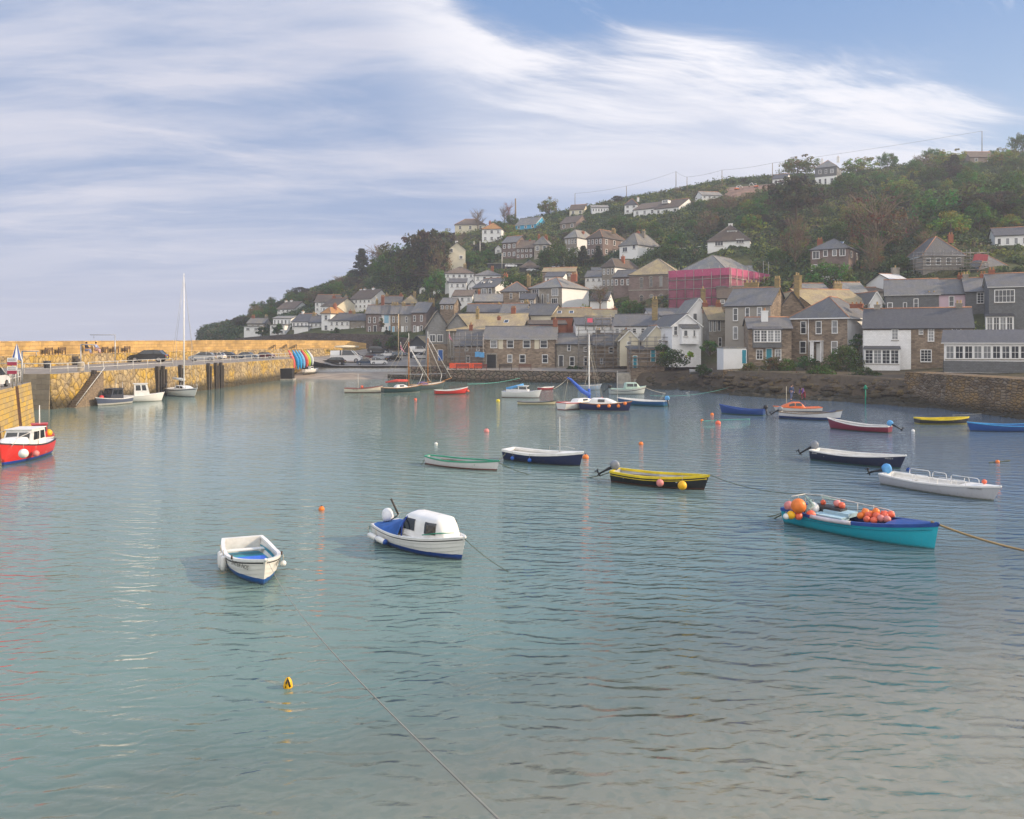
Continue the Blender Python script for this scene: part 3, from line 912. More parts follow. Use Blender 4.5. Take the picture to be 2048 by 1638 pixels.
def window_mesh(w, h, style):
 w = round(w, 2); h = round(h, 2)
 key = (w, h, style)
 if key in WIN_CACHE: return WIN_CACHE[key]
 f = MB(); fw = min(0.11, w * 0.13)
 x0, x1 = -w / 2, w / 2
 f.box(x0, -0.07, -h, x0 + fw, 0.05, 0); f.box(x1 - fw, -0.07, -h, x1, 0.05, 0)
 f.box(x0 + fw, -0.068, -fw, x1 - fw, 0.05, 0); f.box(x0 + fw, -0.068, -h, x1 - fw, 0.05, -h + fw)
 iw, ih = w - 2 * fw, h - 2 * fw
 bars = {'sash': (0, 1), 'sash4': (1, 1), 'grid': (max(1, round(iw / 0.45) - 1), max(1, round(ih / 0.45) - 1)), 'case': (max(0, round(w / 0.7) - 1), 0),
   'plain': (0, 0), 'arch': (1, 1), 'band': (max(1, round(w / 0.55) - 1), 1)}.get(style, (0, 1))
 bw = 0.05
 for i in range(bars[0]):
  x = x0 + fw + iw * (i + 1) / (bars[0] + 1)
  f.box(x - bw / 2, -0.06, -h + fw, x + bw / 2, -0.012, -fw)
 for j in range(bars[1]):
  z = -fw - ih * (j + 1) / (bars[1] + 1)
  f.box(x0 + fw, -0.055, z - bw / 2, x1 - fw, -0.012, z + bw / 2)
 if style != 'plain': f.box(x0 - 0.06, -0.13, -h - 0.1, x1 + 0.06, 0.02, -h, 1)
 if style == 'arch':
  n = 8
  for i in range(n):
   a0, a1 = PI * i / n, PI * (i + 1) / n
   r0, r1 = w / 2, w / 2 + 0.22
   f.add([(r0 * math.cos(a0), -0.06, r0 * math.sin(a0)), (r1 * math.cos(a0), -0.06, r1 * math.sin(a0)), (r1 * math.cos(a1), -0.06, r1 * math.sin(a1)), (r0 * math.cos(a1), -0.06, r0 * math.sin(a1))], [(0, 1, 2, 3)], 1)
 p = MB(); p.poly([(x0 + fw, -0.02, -h + fw), (x1 - fw, -0.02, -h + fw), (x1 - fw, -0.02, -fw), (x0 + fw, -0.02, -fw)])
 if style == 'arch':
  p.poly([(w / 2 * math.cos(PI * i / 8), -0.022, w / 2 * math.sin(PI * i / 8) - 0.01) for i in range(9)])
 r = (f.mesh('window', [M_TRIM if style != 'arch' else M_SILL, M_SILL]), p.mesh('pane', M_GLASS))
 WIN_CACHE[key] = r
 return r


def add_window(parent, loc, rz, w, h, style='sash'):
 fm, pm = window_mesh(w, h, style)
 f = mesh_obj('window', fm, parent, loc, rz)
 mesh_obj('pane', pm, f)
 return f


def add_door(parent, loc, rz, w, h, mat):
 mb = MB(); mb.box(-w / 2, -0.05, 0, w / 2, 0.05, h, 0)
 mb.box(-w / 2 - 0.09, -0.07, 0, -w / 2, 0.05, h + 0.09, 1); mb.box(w / 2, -0.07, 0, w / 2 + 0.09, 0.05, h + 0.09, 1)
 mb.box(-w / 2, -0.068, h, w / 2, 0.05, h + 0.09, 1)
 for z in (0.25, 1.15): mb.box(-w / 2 + 0.15, -0.065, z, w / 2 - 0.15, -0.04, z + 0.65, 0)
 d = mb.build('door', [mat, M_TRIM], parent, loc, rz)
 k = MB(); k.sphere((w / 2 - 0.12, -0.09, 1.0), 0.05, 6); k.build('handle', M_METAL, d)
 return d


FOOT = []      # footprints, to keep the planting off the houses
STACKS = {'brick': (W['brick'], M_POT), 'stone': (W['ochrestack'], M_POTY), 'white': (W['white'], M_POT), 'grey': (W['greystone'], M_POTY), 'orange': (W['brick'], M_POT)}


class House:
 def __init__(s, name, label, xl, xr, yb, ye, yr, D=None, a=0.0, dep=7.0, roof='gx', wall='stone', rm='slate', side=None, over=0.3, group=None, cat='house',
     wins=(), grid=None, sgrid=None, lgrid=None, style='sash', chim=(), doors=(), stack='brick', fascia=True, ridge=None, hipin=None, found=3.0, swins=()):
  if D is None: D = hitD((xl + xr) / 2, yb)
  ar = math.radians(a); s.ca, s.sa = math.cos(ar), math.sin(ar)
  y0 = D; kr = (xr - HX) / F; kl = (xl - HX) / F
  for _ in range(4):
   x0 = kl * y0
   w = (kr * y0 - x0) / (s.ca - kr * s.sa)
   y0 = D - w / 2 * s.sa
  x0 = kl * y0
  s.x0, s.y0, s.w, s.D, s.dep = x0, y0, w, D, dep
  s.zb = EYE - (yb - HY) * D / F
  ze = EYE - (ye - HY) * D / F
  yrd = D + (dep / 2 * s.ca if roof != 'gy' else 0.0)
  zr = EYE - (yr - HY) * yrd / F
  he, hr = ze - s.zb, zr - s.zb
  if he < 1.6: he = 1.6
  if roof in ('gx', 'hip', 'gy') and hr < he + 0.7: hr = he + 0.7
  s.he, s.hr = he, hr
  s.o = o = empty(name, (x0, y0, s.zb), ar, label, cat, group)
  fd = -found
  # walls
  mb = MB()
  A, B, C_, E_ = (0, 0), (w, 0), (w, dep), (0, dep)
  q = lambda p, z: (p[0], p[1], z)
  mb.add([q(A, fd), q(B, fd), q(B, he), q(A, he)], [(0, 1, 2, 3)], 0)
  mb.add([q(C_, fd), q(E_, fd), q(E_, he), q(C_, he)], [(0, 1, 2, 3)], 0)
  mb.add([q(B, fd), q(C_, fd), q(C_, he), q(B, he)], [(0, 1, 2, 3)], 1)
  mb.add([q(E_, fd), q(A, fd), q(A, he), q(E_, he)], [(0, 1, 2, 3)], 1)
  if roof == 'gx':
   mb.add([(w, 0, he), (w, dep, he), (w, dep / 2, hr)], [(0, 1, 2)], 1)
   mb.add([(0, dep, he), (0, 0, he), (0, dep / 2, hr)], [(0, 1, 2)], 1)
  elif roof == 'gy':
   mb.add([(0, 0, he), (w, 0, he), (w / 2, 0, hr)], [(0, 1, 2)], 0)
   mb.add([(w, dep, he), (0, dep, he), (w / 2, dep, hr)], [(0, 1, 2)], 0)
  elif roof == 'mono':
   mb.add([(w, 0, he), (w, dep, he), (w, dep, hr)], [(0, 1, 2)], 1)
   mb.add([(0, dep, he), (0, 0, he), (0, dep, hr)], [(0, 1, 2)], 1)
   mb.add([(w, dep, he), (0, dep, he), (0, dep, hr), (w, dep, hr)], [(0, 1, 2, 3)], 1)
  s.wall = mb.build('wall', [W[wall], W[side or wall]], o)
  # roof
  mb = MB(); th = 0.14; ov = over
  RM = R[rm]; rid = ridge or (M_RIDGE if rnd.random() < 0.45 else M_RIDGEG)

  def slab(pts):
   n = Vector(pts[1]) - Vector(pts[0]); n = n.cross(Vector(pts[2]) - Vector(pts[0])).normalized()
   if n.z < 0: n = -n; pts = list(reversed(pts))
   top = [Vector(p) + n * th for p in pts]
   k = len(pts)
   mb.add(top, [tuple(range(k))], 0)
   mb.add([Vector(p) + n * 0.004 for p in reversed(pts)], [tuple(range(k))], 2)
   for i in range(k):
    a_, b_ = Vector(pts[i]), Vector(pts[(i + 1) % k])
    mb.add([a_, b_, b_ + n * th, a_ + n * th], [(0, 1, 2, 3)], 2)
  if roof == 'gx':
   sl_ = (hr - he) / (dep / 2); ex = min(ov, 0.25)
   slab([(-ex, -ov, he - ov * sl_), (w + ex, -ov, he - ov * sl_), (w + ex, dep / 2, hr), (-ex, dep / 2, hr)])
   slab([(w + ex, dep + ov, he - ov * sl_), (-ex, dep + ov, he - ov * sl_), (-ex, dep / 2, hr), (w + ex, dep / 2, hr)])
   mb.tube([(-ex, dep / 2, hr + th), (w + ex, dep / 2, hr + th)], 0.13, 5, 1)
  elif roof == 'gy':
   sl_ = (hr - he) / (w / 2); ex = ov
   slab([(-ov, -ex, he - ov * sl_), (w / 2, -ex, hr), (w / 2, dep + ex, hr), (-ov, dep + ex, he - ov * sl_)])
   slab([(w + ov, -ex, he - ov * sl_), (w + ov, dep + ex, he - ov * sl_), (w / 2, dep + ex, hr), (w / 2, -ex, hr)])
   mb.tube([(w / 2, -ex, hr + th), (w / 2, dep + ex, hr + th)], 0.13, 5, 1)
  elif roof == 'mono':
   sl_ = (hr - he) / dep
   slab([(-ov, -ov, he - ov * sl_), (w + ov, -ov, he - ov * sl_), (w + ov, dep + ov, hr + ov * sl_), (-ov, dep + ov, hr + ov * sl_)])
  elif roof == 'hip':
   if w >= dep:
    i_ = dep / 2 if hipin is None else hipin
    i_ = min(i_, w / 2 - 0.1)
    r0, r1 = (i_, dep / 2), (w - i_, dep / 2)
   else:
    i_ = w / 2; r0, r1 = (w / 2, i_), (w / 2, dep - i_)
   e = [(-ov, -ov), (w + ov, -ov), (w + ov, dep + ov), (-ov, dep + ov)]
   ez = he - 0.1
   r0 = (*r0, hr); r1 = (*r1, hr); e = [(*p, ez) for p in e]
   if w >= dep: fs = [[e[0], e[1], r1, r0], [e[2], e[3], r0, r1], [e[1], e[2], r1], [e[3], e[0], r0]]
   else: fs = [[e[0], e[1], r0], [e[2], e[3], r1], [e[1], e[2], r1, r0], [e[3], e[0], r0, r1]]
   for f_ in fs: mb.add(f_, [tuple(range(len(f_)))], 0)
   for i in range(4):
    p, q2 = e[i], e[(i + 1) % 4]
    mb.add([(p[0], p[1], ez - 0.16), (q2[0], q2[1], ez - 0.16), q2, p], [(0, 1, 2, 3)], 2)
   mb.add([(p[0], p[1], ez - 0.158) for p in reversed(e)], [(0, 1, 2, 3)], 2)
   mb.tube([r0, r1], 0.12, 5, 1)
   for p, r_ in ((e[0], r0), (e[1], r1 if w >= dep else r0), (e[2], r1), (e[3], r0 if w >= dep else r1)): mb.tube([p, r_], 0.09, 4, 1)
  elif roof == 'flat':
   mb.box(-ov, -ov, he, w + ov, dep + ov, he + 0.22, 0)
  s.rf = mb.build('roof', [RM, rid, M_TRIM if fascia == 'white' else M_FASC], o)
  s.roof = roof
  if not chim and group and ('top' not in group) and roof in ('gx', 'hip') and cat in ('house', 'cottage') and s.w > 3:
   for k_ in (0, 1) if rnd.random() < 0.5 else (1,):
    uu = s.w * (0.12 if k_ == 0 else 0.9) if roof == 'gx' else s.w * (0.35 if k_ == 0 else 0.66)
    X_, Y_ = x0 + uu * s.ca - dep / 2 * s.sa, y0 + uu * s.sa + dep / 2 * s.ca
    s.chimney(HX + F * X_ / Y_, HY - (s.zb + hr + 1.25 - EYE) * F / Y_, 0.9 * F / Y_, rnd.choice((1, 2, 2)), rnd.choice(('brick', 'stone', 'grey', 'brick')))
  for c in chim: s.chimney(*c, stack=stack) if len(c) < 5 else s.chimney(*c)
  for wd in wins: s.win(*wd, **({} if len(wd) > 4 else {'style': style}))
  for wd in swins: s.swin(*wd)
  if grid: s.grid(grid, 'f', style)
  if sgrid: s.grid(sgrid, 'r', style)
  if lgrid: s.grid(lgrid, 'l', style)
  for d in doors: s.door(*d)
  if w * D > 0:
   cx_, cy_ = x0 + w / 2 * s.ca - dep / 2 * s.sa, y0 + w / 2 * s.sa + dep / 2 * s.ca
   FOOT.append((cx_, cy_, s.ca, s.sa, w / 2 + 0.7, dep / 2 + 0.7, s.zb))

 def U(s, px, v=0.0):
  k = (px - HX) / F
  X0, Y0 = s.x0 - v * s.sa, s.y0 + v * s.ca
  return (k * Y0 - X0) / (s.ca - k * s.sa)

 def Z(s, py, u, v=0.0):
  Yp = s.y0 + u * s.sa + v * s.ca
  return EYE - (py - HY) * Yp / F - s.zb

 def win(s, pxc, pyt, wpx, hpx, style='sash'):
  u = s.U(pxc); Yp = s.y0 + u * s.sa
  w_ = abs(s.U(pxc + wpx / 2) - s.U(pxc - wpx / 2)); h_ = hpx * Yp / F
  add_window(s.o, (u, 0, s.Z(pyt, u)), 0, max(0.5, w_), max(0.6, h_), style)

 def swin(s, v, z, w_, h_, style='sash', face='r'):
  add_window(s.o, (s.w if face == 'r' else 0, v, z), PI / 2 if face == 'r' else -PI / 2, w_, h_, style)

 def door(s, pxc, pyt, wpx, mat, hpx=None):
  u = s.U(pxc); w_ = abs(s.U(pxc + wpx / 2) - s.U(pxc - wpx / 2))
  zt = s.Z(pyt, u); h_ = 2.1 if hpx is None else hpx * s.D / F
  add_door(s.o, (u, 0, zt - h_), 0, w_, h_, mat)

 def grid(s, g, face, style):
  c, r = g
  L = s.w if face == 'f' else s.dep
  sh = s.he / r
  ww = min(1.15, 0.5 * L / c); wh = min(1.5, sh * 0.52)
  for j in range(r):
   zt = s.he - j * sh - min(0.55, sh * 0.2)
   for i in range(c):
    u = L * (i + 0.5) / c
    if face == 'f': add_window(s.o, (u, 0, zt), 0, ww, wh, style)
    elif face == 'r': add_window(s.o, (s.w, u, zt), PI / 2, ww, wh, style)
    else: add_window(s.o, (0, L - u, zt), -PI / 2, ww, wh, style)

 def chimney(s, px, yt, wpx, pots=2, stack='brick', v=None):
  vr = s.dep / 2 if v is None else v
  if s.roof == 'gy' and v is None: vr = 0.5
  u = min(max(s.U(px, vr), 0.3), s.w - 0.3); Yp = s.y0 + u * s.sa + vr * s.ca
  z1 = s.Z(yt, u, vr); w_ = max(0.5, wpx * Yp / F)
  zb = min(s.hr - 1.2, z1 - 1.0)
  mt = STACKS[stack]
  mb = MB(); d_ = 0.55
  pot = 0.0 if pots == 0 else min(0.45, (z1 - zb) * 0.3)
  zt = z1 - pot
  mb.box(u - w_ / 2, vr - d_ / 2, zb, u + w_ / 2, vr + d_ / 2, zt - 0.22, 0)
  mb.box(u - w_ / 2 - 0.06, vr - d_ / 2 - 0.06, zt - 0.22, u + w_ / 2 + 0.06, vr + d_ / 2 + 0.06, zt, 0)
  for i in range(pots):
   mb.lathe([(0.14, 0), (0.12, pot * 0.8), (0.15, pot * 0.85), (0.15, pot), (0.08, pot)], (u - w_ / 2 + w_ * (i + 0.5) / pots, vr, zt), 8, 1)
  mb.build('chimney', list(mt), s.rf)

 def bay(s, px0, px1, pyt, pyb, style='grid', out=0.8, sill=None, panes=3, roofm='dark', below='white'):
  """a projecting bay with its own little roof"""
  u0, u1 = s.U(px0), s.U(px1); w_ = u1 - u0
  z1, z0 = s.Z(pyt, (u0 + u1) / 2), s.Z(pyb, (u0 + u1) / 2)
  mb = MB(); mb.box(u0, -out, z0 - (sill or 0), u1, 0, z0, 0); mb.box(u0, -out, z1, u1, 0, z1 + 0.12, 0)
  mb.box(u0, -out, z0, u0 + 0.12, 0, z1); mb.box(u1 - 0.12, -out, z0, u1, 0, z1)
  b_ = mb.build('bay', [W[below]], s.o)
  n = panes; pw = (w_ - 0.24) / n
  for i in range(n):
   fm, pm = window_mesh(pw, z1 - z0 + 0.02, style)
   f = mesh_obj('window', fm, s.o, (u0 + 0.12 + pw * (i + 0.5), -out + 0.06, z1)); mesh_obj('pane', pm, f)
  mb = MB(); mb.add([(u0 - 0.15, -out - 0.2, z1 + 0.12), (u1 + 0.15, -out - 0.2, z1 + 0.12), (u1, 0.02, z1 + 0.6), (u0, 0.02, z1 + 0.6)], [(0, 1, 2, 3)], 0)
  mb.add([(u0 - 0.15, -out - 0.2, z1 + 0.06), (u1 + 0.15, -out - 0.2, z1 + 0.06), (u1 + 0.15, -out - 0.2, z1 + 0.12), (u0 - 0.15, -out - 0.2, z1 + 0.12)], [(0, 1, 2, 3)], 1)
  mb.add([(u1 + 0.15, -out - 0.2, z1 + 0.12), (u1, 0.02, z1 + 0.12), (u1, 0.02, z1 + 0.6)], [(0, 1, 2)], 0)
  mb.build('bay_roof', [R[roofm], M_FASC], s.o)

 def dormer(s, pxc, pyt, pyb, wpx, kind='gable', wall='white'):
  vd = s.dep * 0.22
  u = s.U(pxc, vd); w_ = wpx * s.D / F
  z1, z0 = s.Z(pyt, u, vd), s.Z(pyb, u, vd)
  mb = MB(); mb.box(u - w_ / 2, vd, z0 - 0.3, u + w_ / 2, vd + 2.2, z1)
  d = mb.build('dormer', W[wall], s.o)
  add_window(s.o, (u, vd, z1 - 0.08), 0, w_ * 0.8, max(0.5, z1 - z0 - 0.15), 'case')
  mb = MB()
  if kind == 'gable':
   mb.add([(u - w_ / 2 - .15, vd - .2, z1), (u, vd - .2, z1 + w_ * .45), (u, vd + 2.5, z1 + w_ * .45), (u - w_ / 2 - .15, vd + 2.5, z1), (u + w_ / 2 + .15, vd - .2, z1), (u + w_ / 2 + .15, vd + 2.5, z1)], [(0, 1, 2, 3), (1, 4, 5, 2)], 0)
   mb.add([(u - w_ / 2, vd - .01, z1), (u + w_ / 2, vd - .01, z1), (u, vd - .01, z1 + w_ * .42)], [(0, 1, 2)], 1)
  else:
   mb.box(u - w_ / 2 - .15, vd - .2, z1, u + w_ / 2 + .15, vd + 2.4, z1 + .18)
  mb.build('dormer_roof', [R['dark'], W[wall]], s.o)


def skylights(h, pts):
 for px, py in pts:
  v = h.dep * 0.25; u = h.U(px, v); k = (h.hr - h.he) / (h.dep / 2)
  mb = MB()
  n = Vector((0, -k, 1)).normalized(); tdir = Vector((0, 1, k)).normalized()
  c = Vector((u, v, h.he + k * v)) + n * 0.19
  for dx, dt, mi, off in ((0.5, 0.65, 1, 0.0), (0.4, 0.55, 0, 0.02)):
   mb.add([c + n * off + Vector((-dx, 0, 0)) - tdir * dt, c + n * off + Vector((dx, 0, 0)) - tdir * dt, c + n * off + Vector((dx, 0, 0)) + tdir * dt, c + n * off + Vector((-dx, 0, 0)) + tdir * dt], [(0, 1, 2, 3)], mi)
  mb.build('skylight', [M_GLASS, M_TRIM], h.rf)


def H(name, label, *a, **k): return House(name, label, *a, **k)


G1 = 'houses along the top of the hill'; G2 = 'houses on the middle of the hill'; G3 = 'cottages of the far terrace'; G4 = 'rooftops behind the harbour front'; G5 = 'houses on the harbour front'
# --- top of the hill
H('bungalow', 'cream hipped bungalow on the skyline behind a bare round tree', 910, 971, 462, 449, 438, roof='hip', wall='cream', rm='brown', grid=(3, 1), dep=8, group=G1)
H('villa', 'white two storey villa with orange hipped roof below the skyline bungalow', 964, 1003, 484, 457.5, 446, roof='hip', wall='white', rm='orange', grid=(3, 2), dep=8, chim=[(980, 441, 4, 2)], a=-10, group=G1)
h = H('blue_house', 'bright blue boarded house with grey roof near the top of the hill', 1031, 1072, 459, 449, 436, roof='gx', wall='blue', rm='light', grid=(3, 1), dep=9, a=-32, fascia='white', group=G1)
H('cottage', 'small cream cottage half hidden in hillside trees right of the blue house', 1139, 1168, 431, 419, 410, roof='gx', wall='cream', rm='brown', grid=(2, 1), dep=6, a=-20, group=G1)
H('stone_house', 'brown stone house with steep gable among trees below the skyline poles', 1120, 1152, 459, 446, 433, roof='gx', wall='brown', rm='brown', grid=(2, 1), dep=9, a=-38, side='pstone', group=G1)
H('conservatory', 'white glazed conservatory building on the upper slope', 1184, 1217, 426, 415, 409, roof='mono', wall='cleanwhite', rm='light', grid=(6, 1), dep=5, style='plain', group=G1, cat='conservatory')
H('white_house', 'white two storey house with white chimney beside the long hillside bungalows', 1249, 1274, 427, 409, 398, roof='hip', wall='white', rm='dark', grid=(2, 2), dep=7, chim=[(1279, 393, 4, 1, 'white')], a=-20, group=G1)
h = H('bungalow', 'long pale bungalow lower left of a matching pair on the slope', 1267, 1312, 432, 418, 406, roof='gx', wall='white', rm='brown', grid=(3, 1), dep=14, a=-35, group=G1)
h = H('bungalow', 'long pale bungalow with flat roofed dormer box, right of a matching pair', 1309, 1358, 429, 416, 400, roof='gx', wall='white', rm='brown', grid=(3, 1), dep=16, a=-38, group=G1)
h.dormer(1330, 400, 405, 14, 'flat')
H('bungalow', 'low white building with pale roof beside the dug bank', 1404, 1444, 399, 391, 384, roof='gx', wall='white', rm='light', grid=(4, 1), dep=6, a=12, group=G1)
H('garage', 'small white gabled garage on the skyline above the dark pine', 1545, 1573, 371, 357, 349, roof='gx', wall='white', rm='dark', grid=(2, 1), dep=8, a=-32, group=G1)
h = H('detached_house', 'large detached house with dark slate upper floor on the hilltop', 1630, 1673, 372, 334, 321, roof='hip', wall='white', rm='light', dep=9, a=-33, wins=[(1640, 340, 5, 8), (1652, 339, 4, 8), (1664, 338, 6, 8), (1640, 358, 6, 9), (1651, 357, 5, 11), (1664, 356, 7, 10)], sgrid=(2, 2), chim=[(1644, 317, 5, 1, 'white'), (1688, 312, 5, 1, 'white')], group=G1)
mb = MB(); mb.box(-0.07, -0.07, h.he * 0.5, h.w + 0.07, 0, h.he - 0.12); mb.box(h.w, -0.07, h.he * 0.5, h.w + 0.07, h.dep, h.he - 0.12); mb.build('slate_cladding', W['slatehung'], h.o)
for ch in [c for c in h.o.children if c.name.startswith('window')]: ch.location.y -= 0.085 if ch.rotation_euler.z == 0 else 0; ch.location.x += 0.085 if ch.rotation_euler.z else 0
H('barn', 'stone barn with boarded front near the top right skyline', 1940, 1990, 326, 314, 304, roof='gx', wall='brown', rm='brown', grid=(2, 1), dep=7, group=G1, cat='barn')
# --- middle of the hill
h = H('white_house', 'tall cream gabled house with chimney beside the big dark trees', 897, 931, 533, 499, 485, roof='gy', wall='cream', rm='dark', D=258, dep=9, a=12, wins=[(922, 511, 7, 7, 'case'), (903, 497, 6, 8, 'case')], chim=[(913, 482, 5, 0, 'white')], group=G2)
H('small_cottage', 'tiny white cottage with pointed gable in the trees', 990, 1003, 507, 497, 490, roof='gy', wall='white', rm='dark', grid=(1, 1), dep=5, group=G2)
H('stone_house', 'purplish stone house with slate roof and right gable above garages', 1004, 1033, 517, 485, 473, roof='gx', wall='pstone', rm='slate', grid=(3, 2), dep=8, a=-28, chim=[(1036, 470, 4, 2)], group=G2)
H('terrace_house', 'low stone terrace with two pointed porches beside a purplish house', 1032, 1066, 518, 496, 482, roof='gx', wall='pstone', rm='brown', grid=(4, 2), dep=7, a=-12, chim=[(1060, 477, 4, 1)], group=G2)
H('stone_house', 'grey stone house with steep purple slate hip and red chimney', 1068, 1096, 519, 488, 474, roof='hip', wall='greystone', rm='light', grid=(2, 1), dep=9, a=-15, chim=[(1078, 468, 4, 2), (1092, 469, 6, 2)], group=G2)
H('garage_block', 'brown hip roofed open garages on the hill road', 1040, 1080, 545, 536, 521, roof='hip', wall='dark', rm='brown', dep=8, group=G2, cat='garage')
H('flat_garage', 'flat roofed garages with pale cars beneath the purplish house', 975, 1044, 538, 528, 526, roof='flat', wall='dark', rm='light', dep=6, group=G2, cat='garage')
H('villa', 'white sided villa with two floors of paired bay windows, left of two villas', 1129, 1154, 511, 475, 461, roof='hip', wall='greystone', side='white', rm='light', grid=(4, 2), dep=11, a=-38, chim=[(1142, 461, 4, 1), (1166, 461, 5, 1)], group=G2)
H('villa', 'brown stone villa with two bays and a central stone chimney, right of two villas', 1174, 1205, 514, 475, 461, roof='hip', wall='pstone', rm='brown', grid=(4, 2), sgrid=(3, 2), dep=13, a=-40, chim=[(1194, 461, 4, 2), (1229, 456, 8, 3, 'stone')], group=G2)
h = H('white_house', 'large white house with grey hipped roof and balcony on the hillside', 1239, 1275, 518, 490, 468, roof='hip', wall='white', rm='light', dep=13, a=-42, wins=[(1250, 494, 10, 10, 'case'), (1268, 489, 6, 9, 'case')], group=G2)
h = H('bungalow', 'white bungalow with big brown roof and wide dormer beneath the pines', 1415, 1500, 496, 481, 451, roof='hip', wall='white', rm='brown', dep=13, a=-20, wins=[(1438, 482, 17, 10, 'case'), (1480, 478, 16, 9, 'case')], chim=[(1461, 447, 8, 0, 'white')], group=G2)
h.dormer(1464, 461, 471, 20, 'flat')
h = H('stone_house', 'brown stone hipped house hidden among bare trees', 1621, 1697, 552, 497, 479, roof='hip', wall='pstone', rm='slate', dep=11, a=-35, wins=[(1632, 502, 14, 16, 'case'), (1651, 500, 9, 13, 'case'), (1669, 499, 9, 13, 'case'), (1685, 497, 12, 15, 'case'), (1629, 529, 12, 12, 'case'), (1652, 528, 7, 12)], sgrid=(2, 1), chim=[(1640, 475, 10, 2)], group=G2)
skylights(h, [(1657, 485), (1683, 485)])
H('modern_house', 'low white house with glazed balcony at the right edge of the hill', 1990, 2075, 497, 470, 456, roof='gx', wall='white', rm='dark', D=177, dep=9, a=-22, grid=(5, 1), style='plain', group=G2)
h = H('house_under_repair', 'house with blue slate pyramid roof wrapped in scaffolding', 1846, 1928, 542, 510, 475, roof='hip', wall='grey', rm='slate', dep=12, D=164, a=-8, fascia='white', grid=(4, 1), chim=[(1935, 465, 9, 2)], group=G2)
H('terrace_house', 'white rendered terrace with brown hipped roofs below the big trees', 890, 948, 571, 546, 534, roof='hip', wall='white', rm='brown', grid=(5, 2), dep=8, D=240, group=G2)
H('terrace_house', 'white rendered house with blue slate roof beside the brown roofed terrace', 949, 1002, 578, 550, 540, roof='hip', wall='white', rm='slate', grid=(4, 2), dep=8, D=236, group=G2)
H('lean_to', 'white lean-to extension below the brown roofed terrace', 898, 932, 578, 565, 557, roof='mono', wall='white', rm='slate', dep=4, D=232, grid=(3, 1), group=G2, cat='extension')
H('lean_to', 'white porch house with pointed gable below the slate roofed house', 936, 953, 585, 572, 561, roof='gy', wall='white', rm='dark', dep=7, D=226, grid=(2, 1), group=G2, cat='extension')
h = H('stone_house', 'grey stone house with two gabled dormers and orange chimney', 945, 990, 603, 575, 557, roof='gx', wall='greystone', side='white', rm='slate', dep=12, D=220, a=-34, wins=[(968, 577, 10, 12, 'case'), (980, 576, 7, 12)], chim=[(1011, 545, 9, 2)], group=G4)
h.dormer(965, 563, 570, 7); h.dormer(979, 562, 569, 7)
H('hillside_house', 'stone house with white side wall, brown hip roof above the hill road', 1204, 1229, 578, 533, 519, roof='hip', wall='greystone', side='white', rm='brown', dep=13, a=-38, D=208, grid=(3, 2), group=G2)
H('slate_cottage', 'low slate roofed wing joining the chapel to the house behind', 1227, 1262, 592, 554, 541, roof='gx', wall='pstone', rm='slate', dep=8, D=202, grid=(3, 1), a=-25, group=G4)
H('shed', 'turquoise roofed shed beside the hill road', 1185, 1203, 552, 541, 536, roof='gx', wall='white', rm='light', dep=5, D=225, group=G2, cat='shed')
# --- chapel and the building wrapped in pink netting
h = H('chapel', 'granite chapel with two rows of arched windows and hipped slate roof', 1258, 1356, 616, 548, 519, roof='hip', wall='pstone', rm='tan', dep=16, D=190, a=-22, wins=[(x, y, 6.5, 17, 'arch') for x, y in ((1283, 559), (1302, 557), (1322, 556), (1343, 554), (1283, 594), (1303, 593), (1322, 592), (1342, 591))], group=G4, cat='chapel', found=6)
mb = MB(); mb.box(-0.1, -0.12, h.he * 0.52, h.w + 0.1, 0, h.he * 0.52 + 0.25); mb.box(-0.1, -0.1, h.he - 0.45, h.w + 0.1, 0, h.he - 0.2); mb.build('string_course', M_SILL, h.o)
h = H('hall', 'large hipped hall whose walls are wrapped in bright pink netting', 1356, 1452, 618, 543, 514, roof='hip', wall='grey', rm='light', dep=21, D=172, a=-38, over=0.6, group=G4, cat='hall', found=6, fascia='white', ridge=M_RIDGEG)
# --- far terrace and the cottages above it
H('terrace_house', 'white two storey house with twin chimneys at the far left of the upper row', 554, 588, 632, 618, 604, roof='gx', wall='white', rm='brown', grid=(4, 2), dep=9, a=-24, chim=[(571, 599, 4, 1, 'white'), (583, 598, 4, 1, 'white')], group=G3)
H('cottage', 'stone fronted cottage with white gable and chimneys above palm trees', 584, 616, 657, 643, 628, D=238, roof='gx', wall='white', rm='dark', grid=(4, 1), dep=8, a=-22, chim=[(606, 620, 4, 1, 'white')], group=G3)
H('cottage', 'small white cottage with two windows left of a tall white house', 619, 645, 664, 645, 632, D=236, roof='gx', wall='white', rm='dark', grid=(3, 2), dep=7, group=G3)
H('cottage', 'grey shop with low slate roof at the left end of the terrace', 494, 528, 664, 647, 637, D=246, roof='gx', wall='grey', rm='light', grid=(3, 1), dep=8, group=G3)
H('low_building', 'low white flat roofed building on the headland road', 488, 520, 664, 657, 656, D=240, roof='flat', wall='white', rm='light', grid=(2, 1), dep=4, group=G3, cat='building')
H('cottage', 'white cottage behind two palms on the terrace wall', 540, 569, 670, 650, 646, D=234, roof='flat', wall='white', rm='slate', grid=(3, 2), dep=6, group=G3)
H('house', 'pale blue white house with flat roof above the palm cottage', 546, 582, 652, 637, 632, D=244, roof='mono', wall='cleanwhite', rm='light', grid=(5, 1), dep=6, group=G3)
H('cottage', 'low white building with sloping roof between the terrace trees', 588, 616, 664, 655, 652, D=233, roof='mono', wall='white', rm='light', dep=4, group=G3)
H('terrace_house', 'row of white houses under a long dark roof, left of the upper pair', 630, 676, 624, 604, 590, D=258, roof='gx', wall='white', rm='brown', grid=(5, 2), dep=9, chim=[(675, 590, 5, 1, 'white')], group=G3)
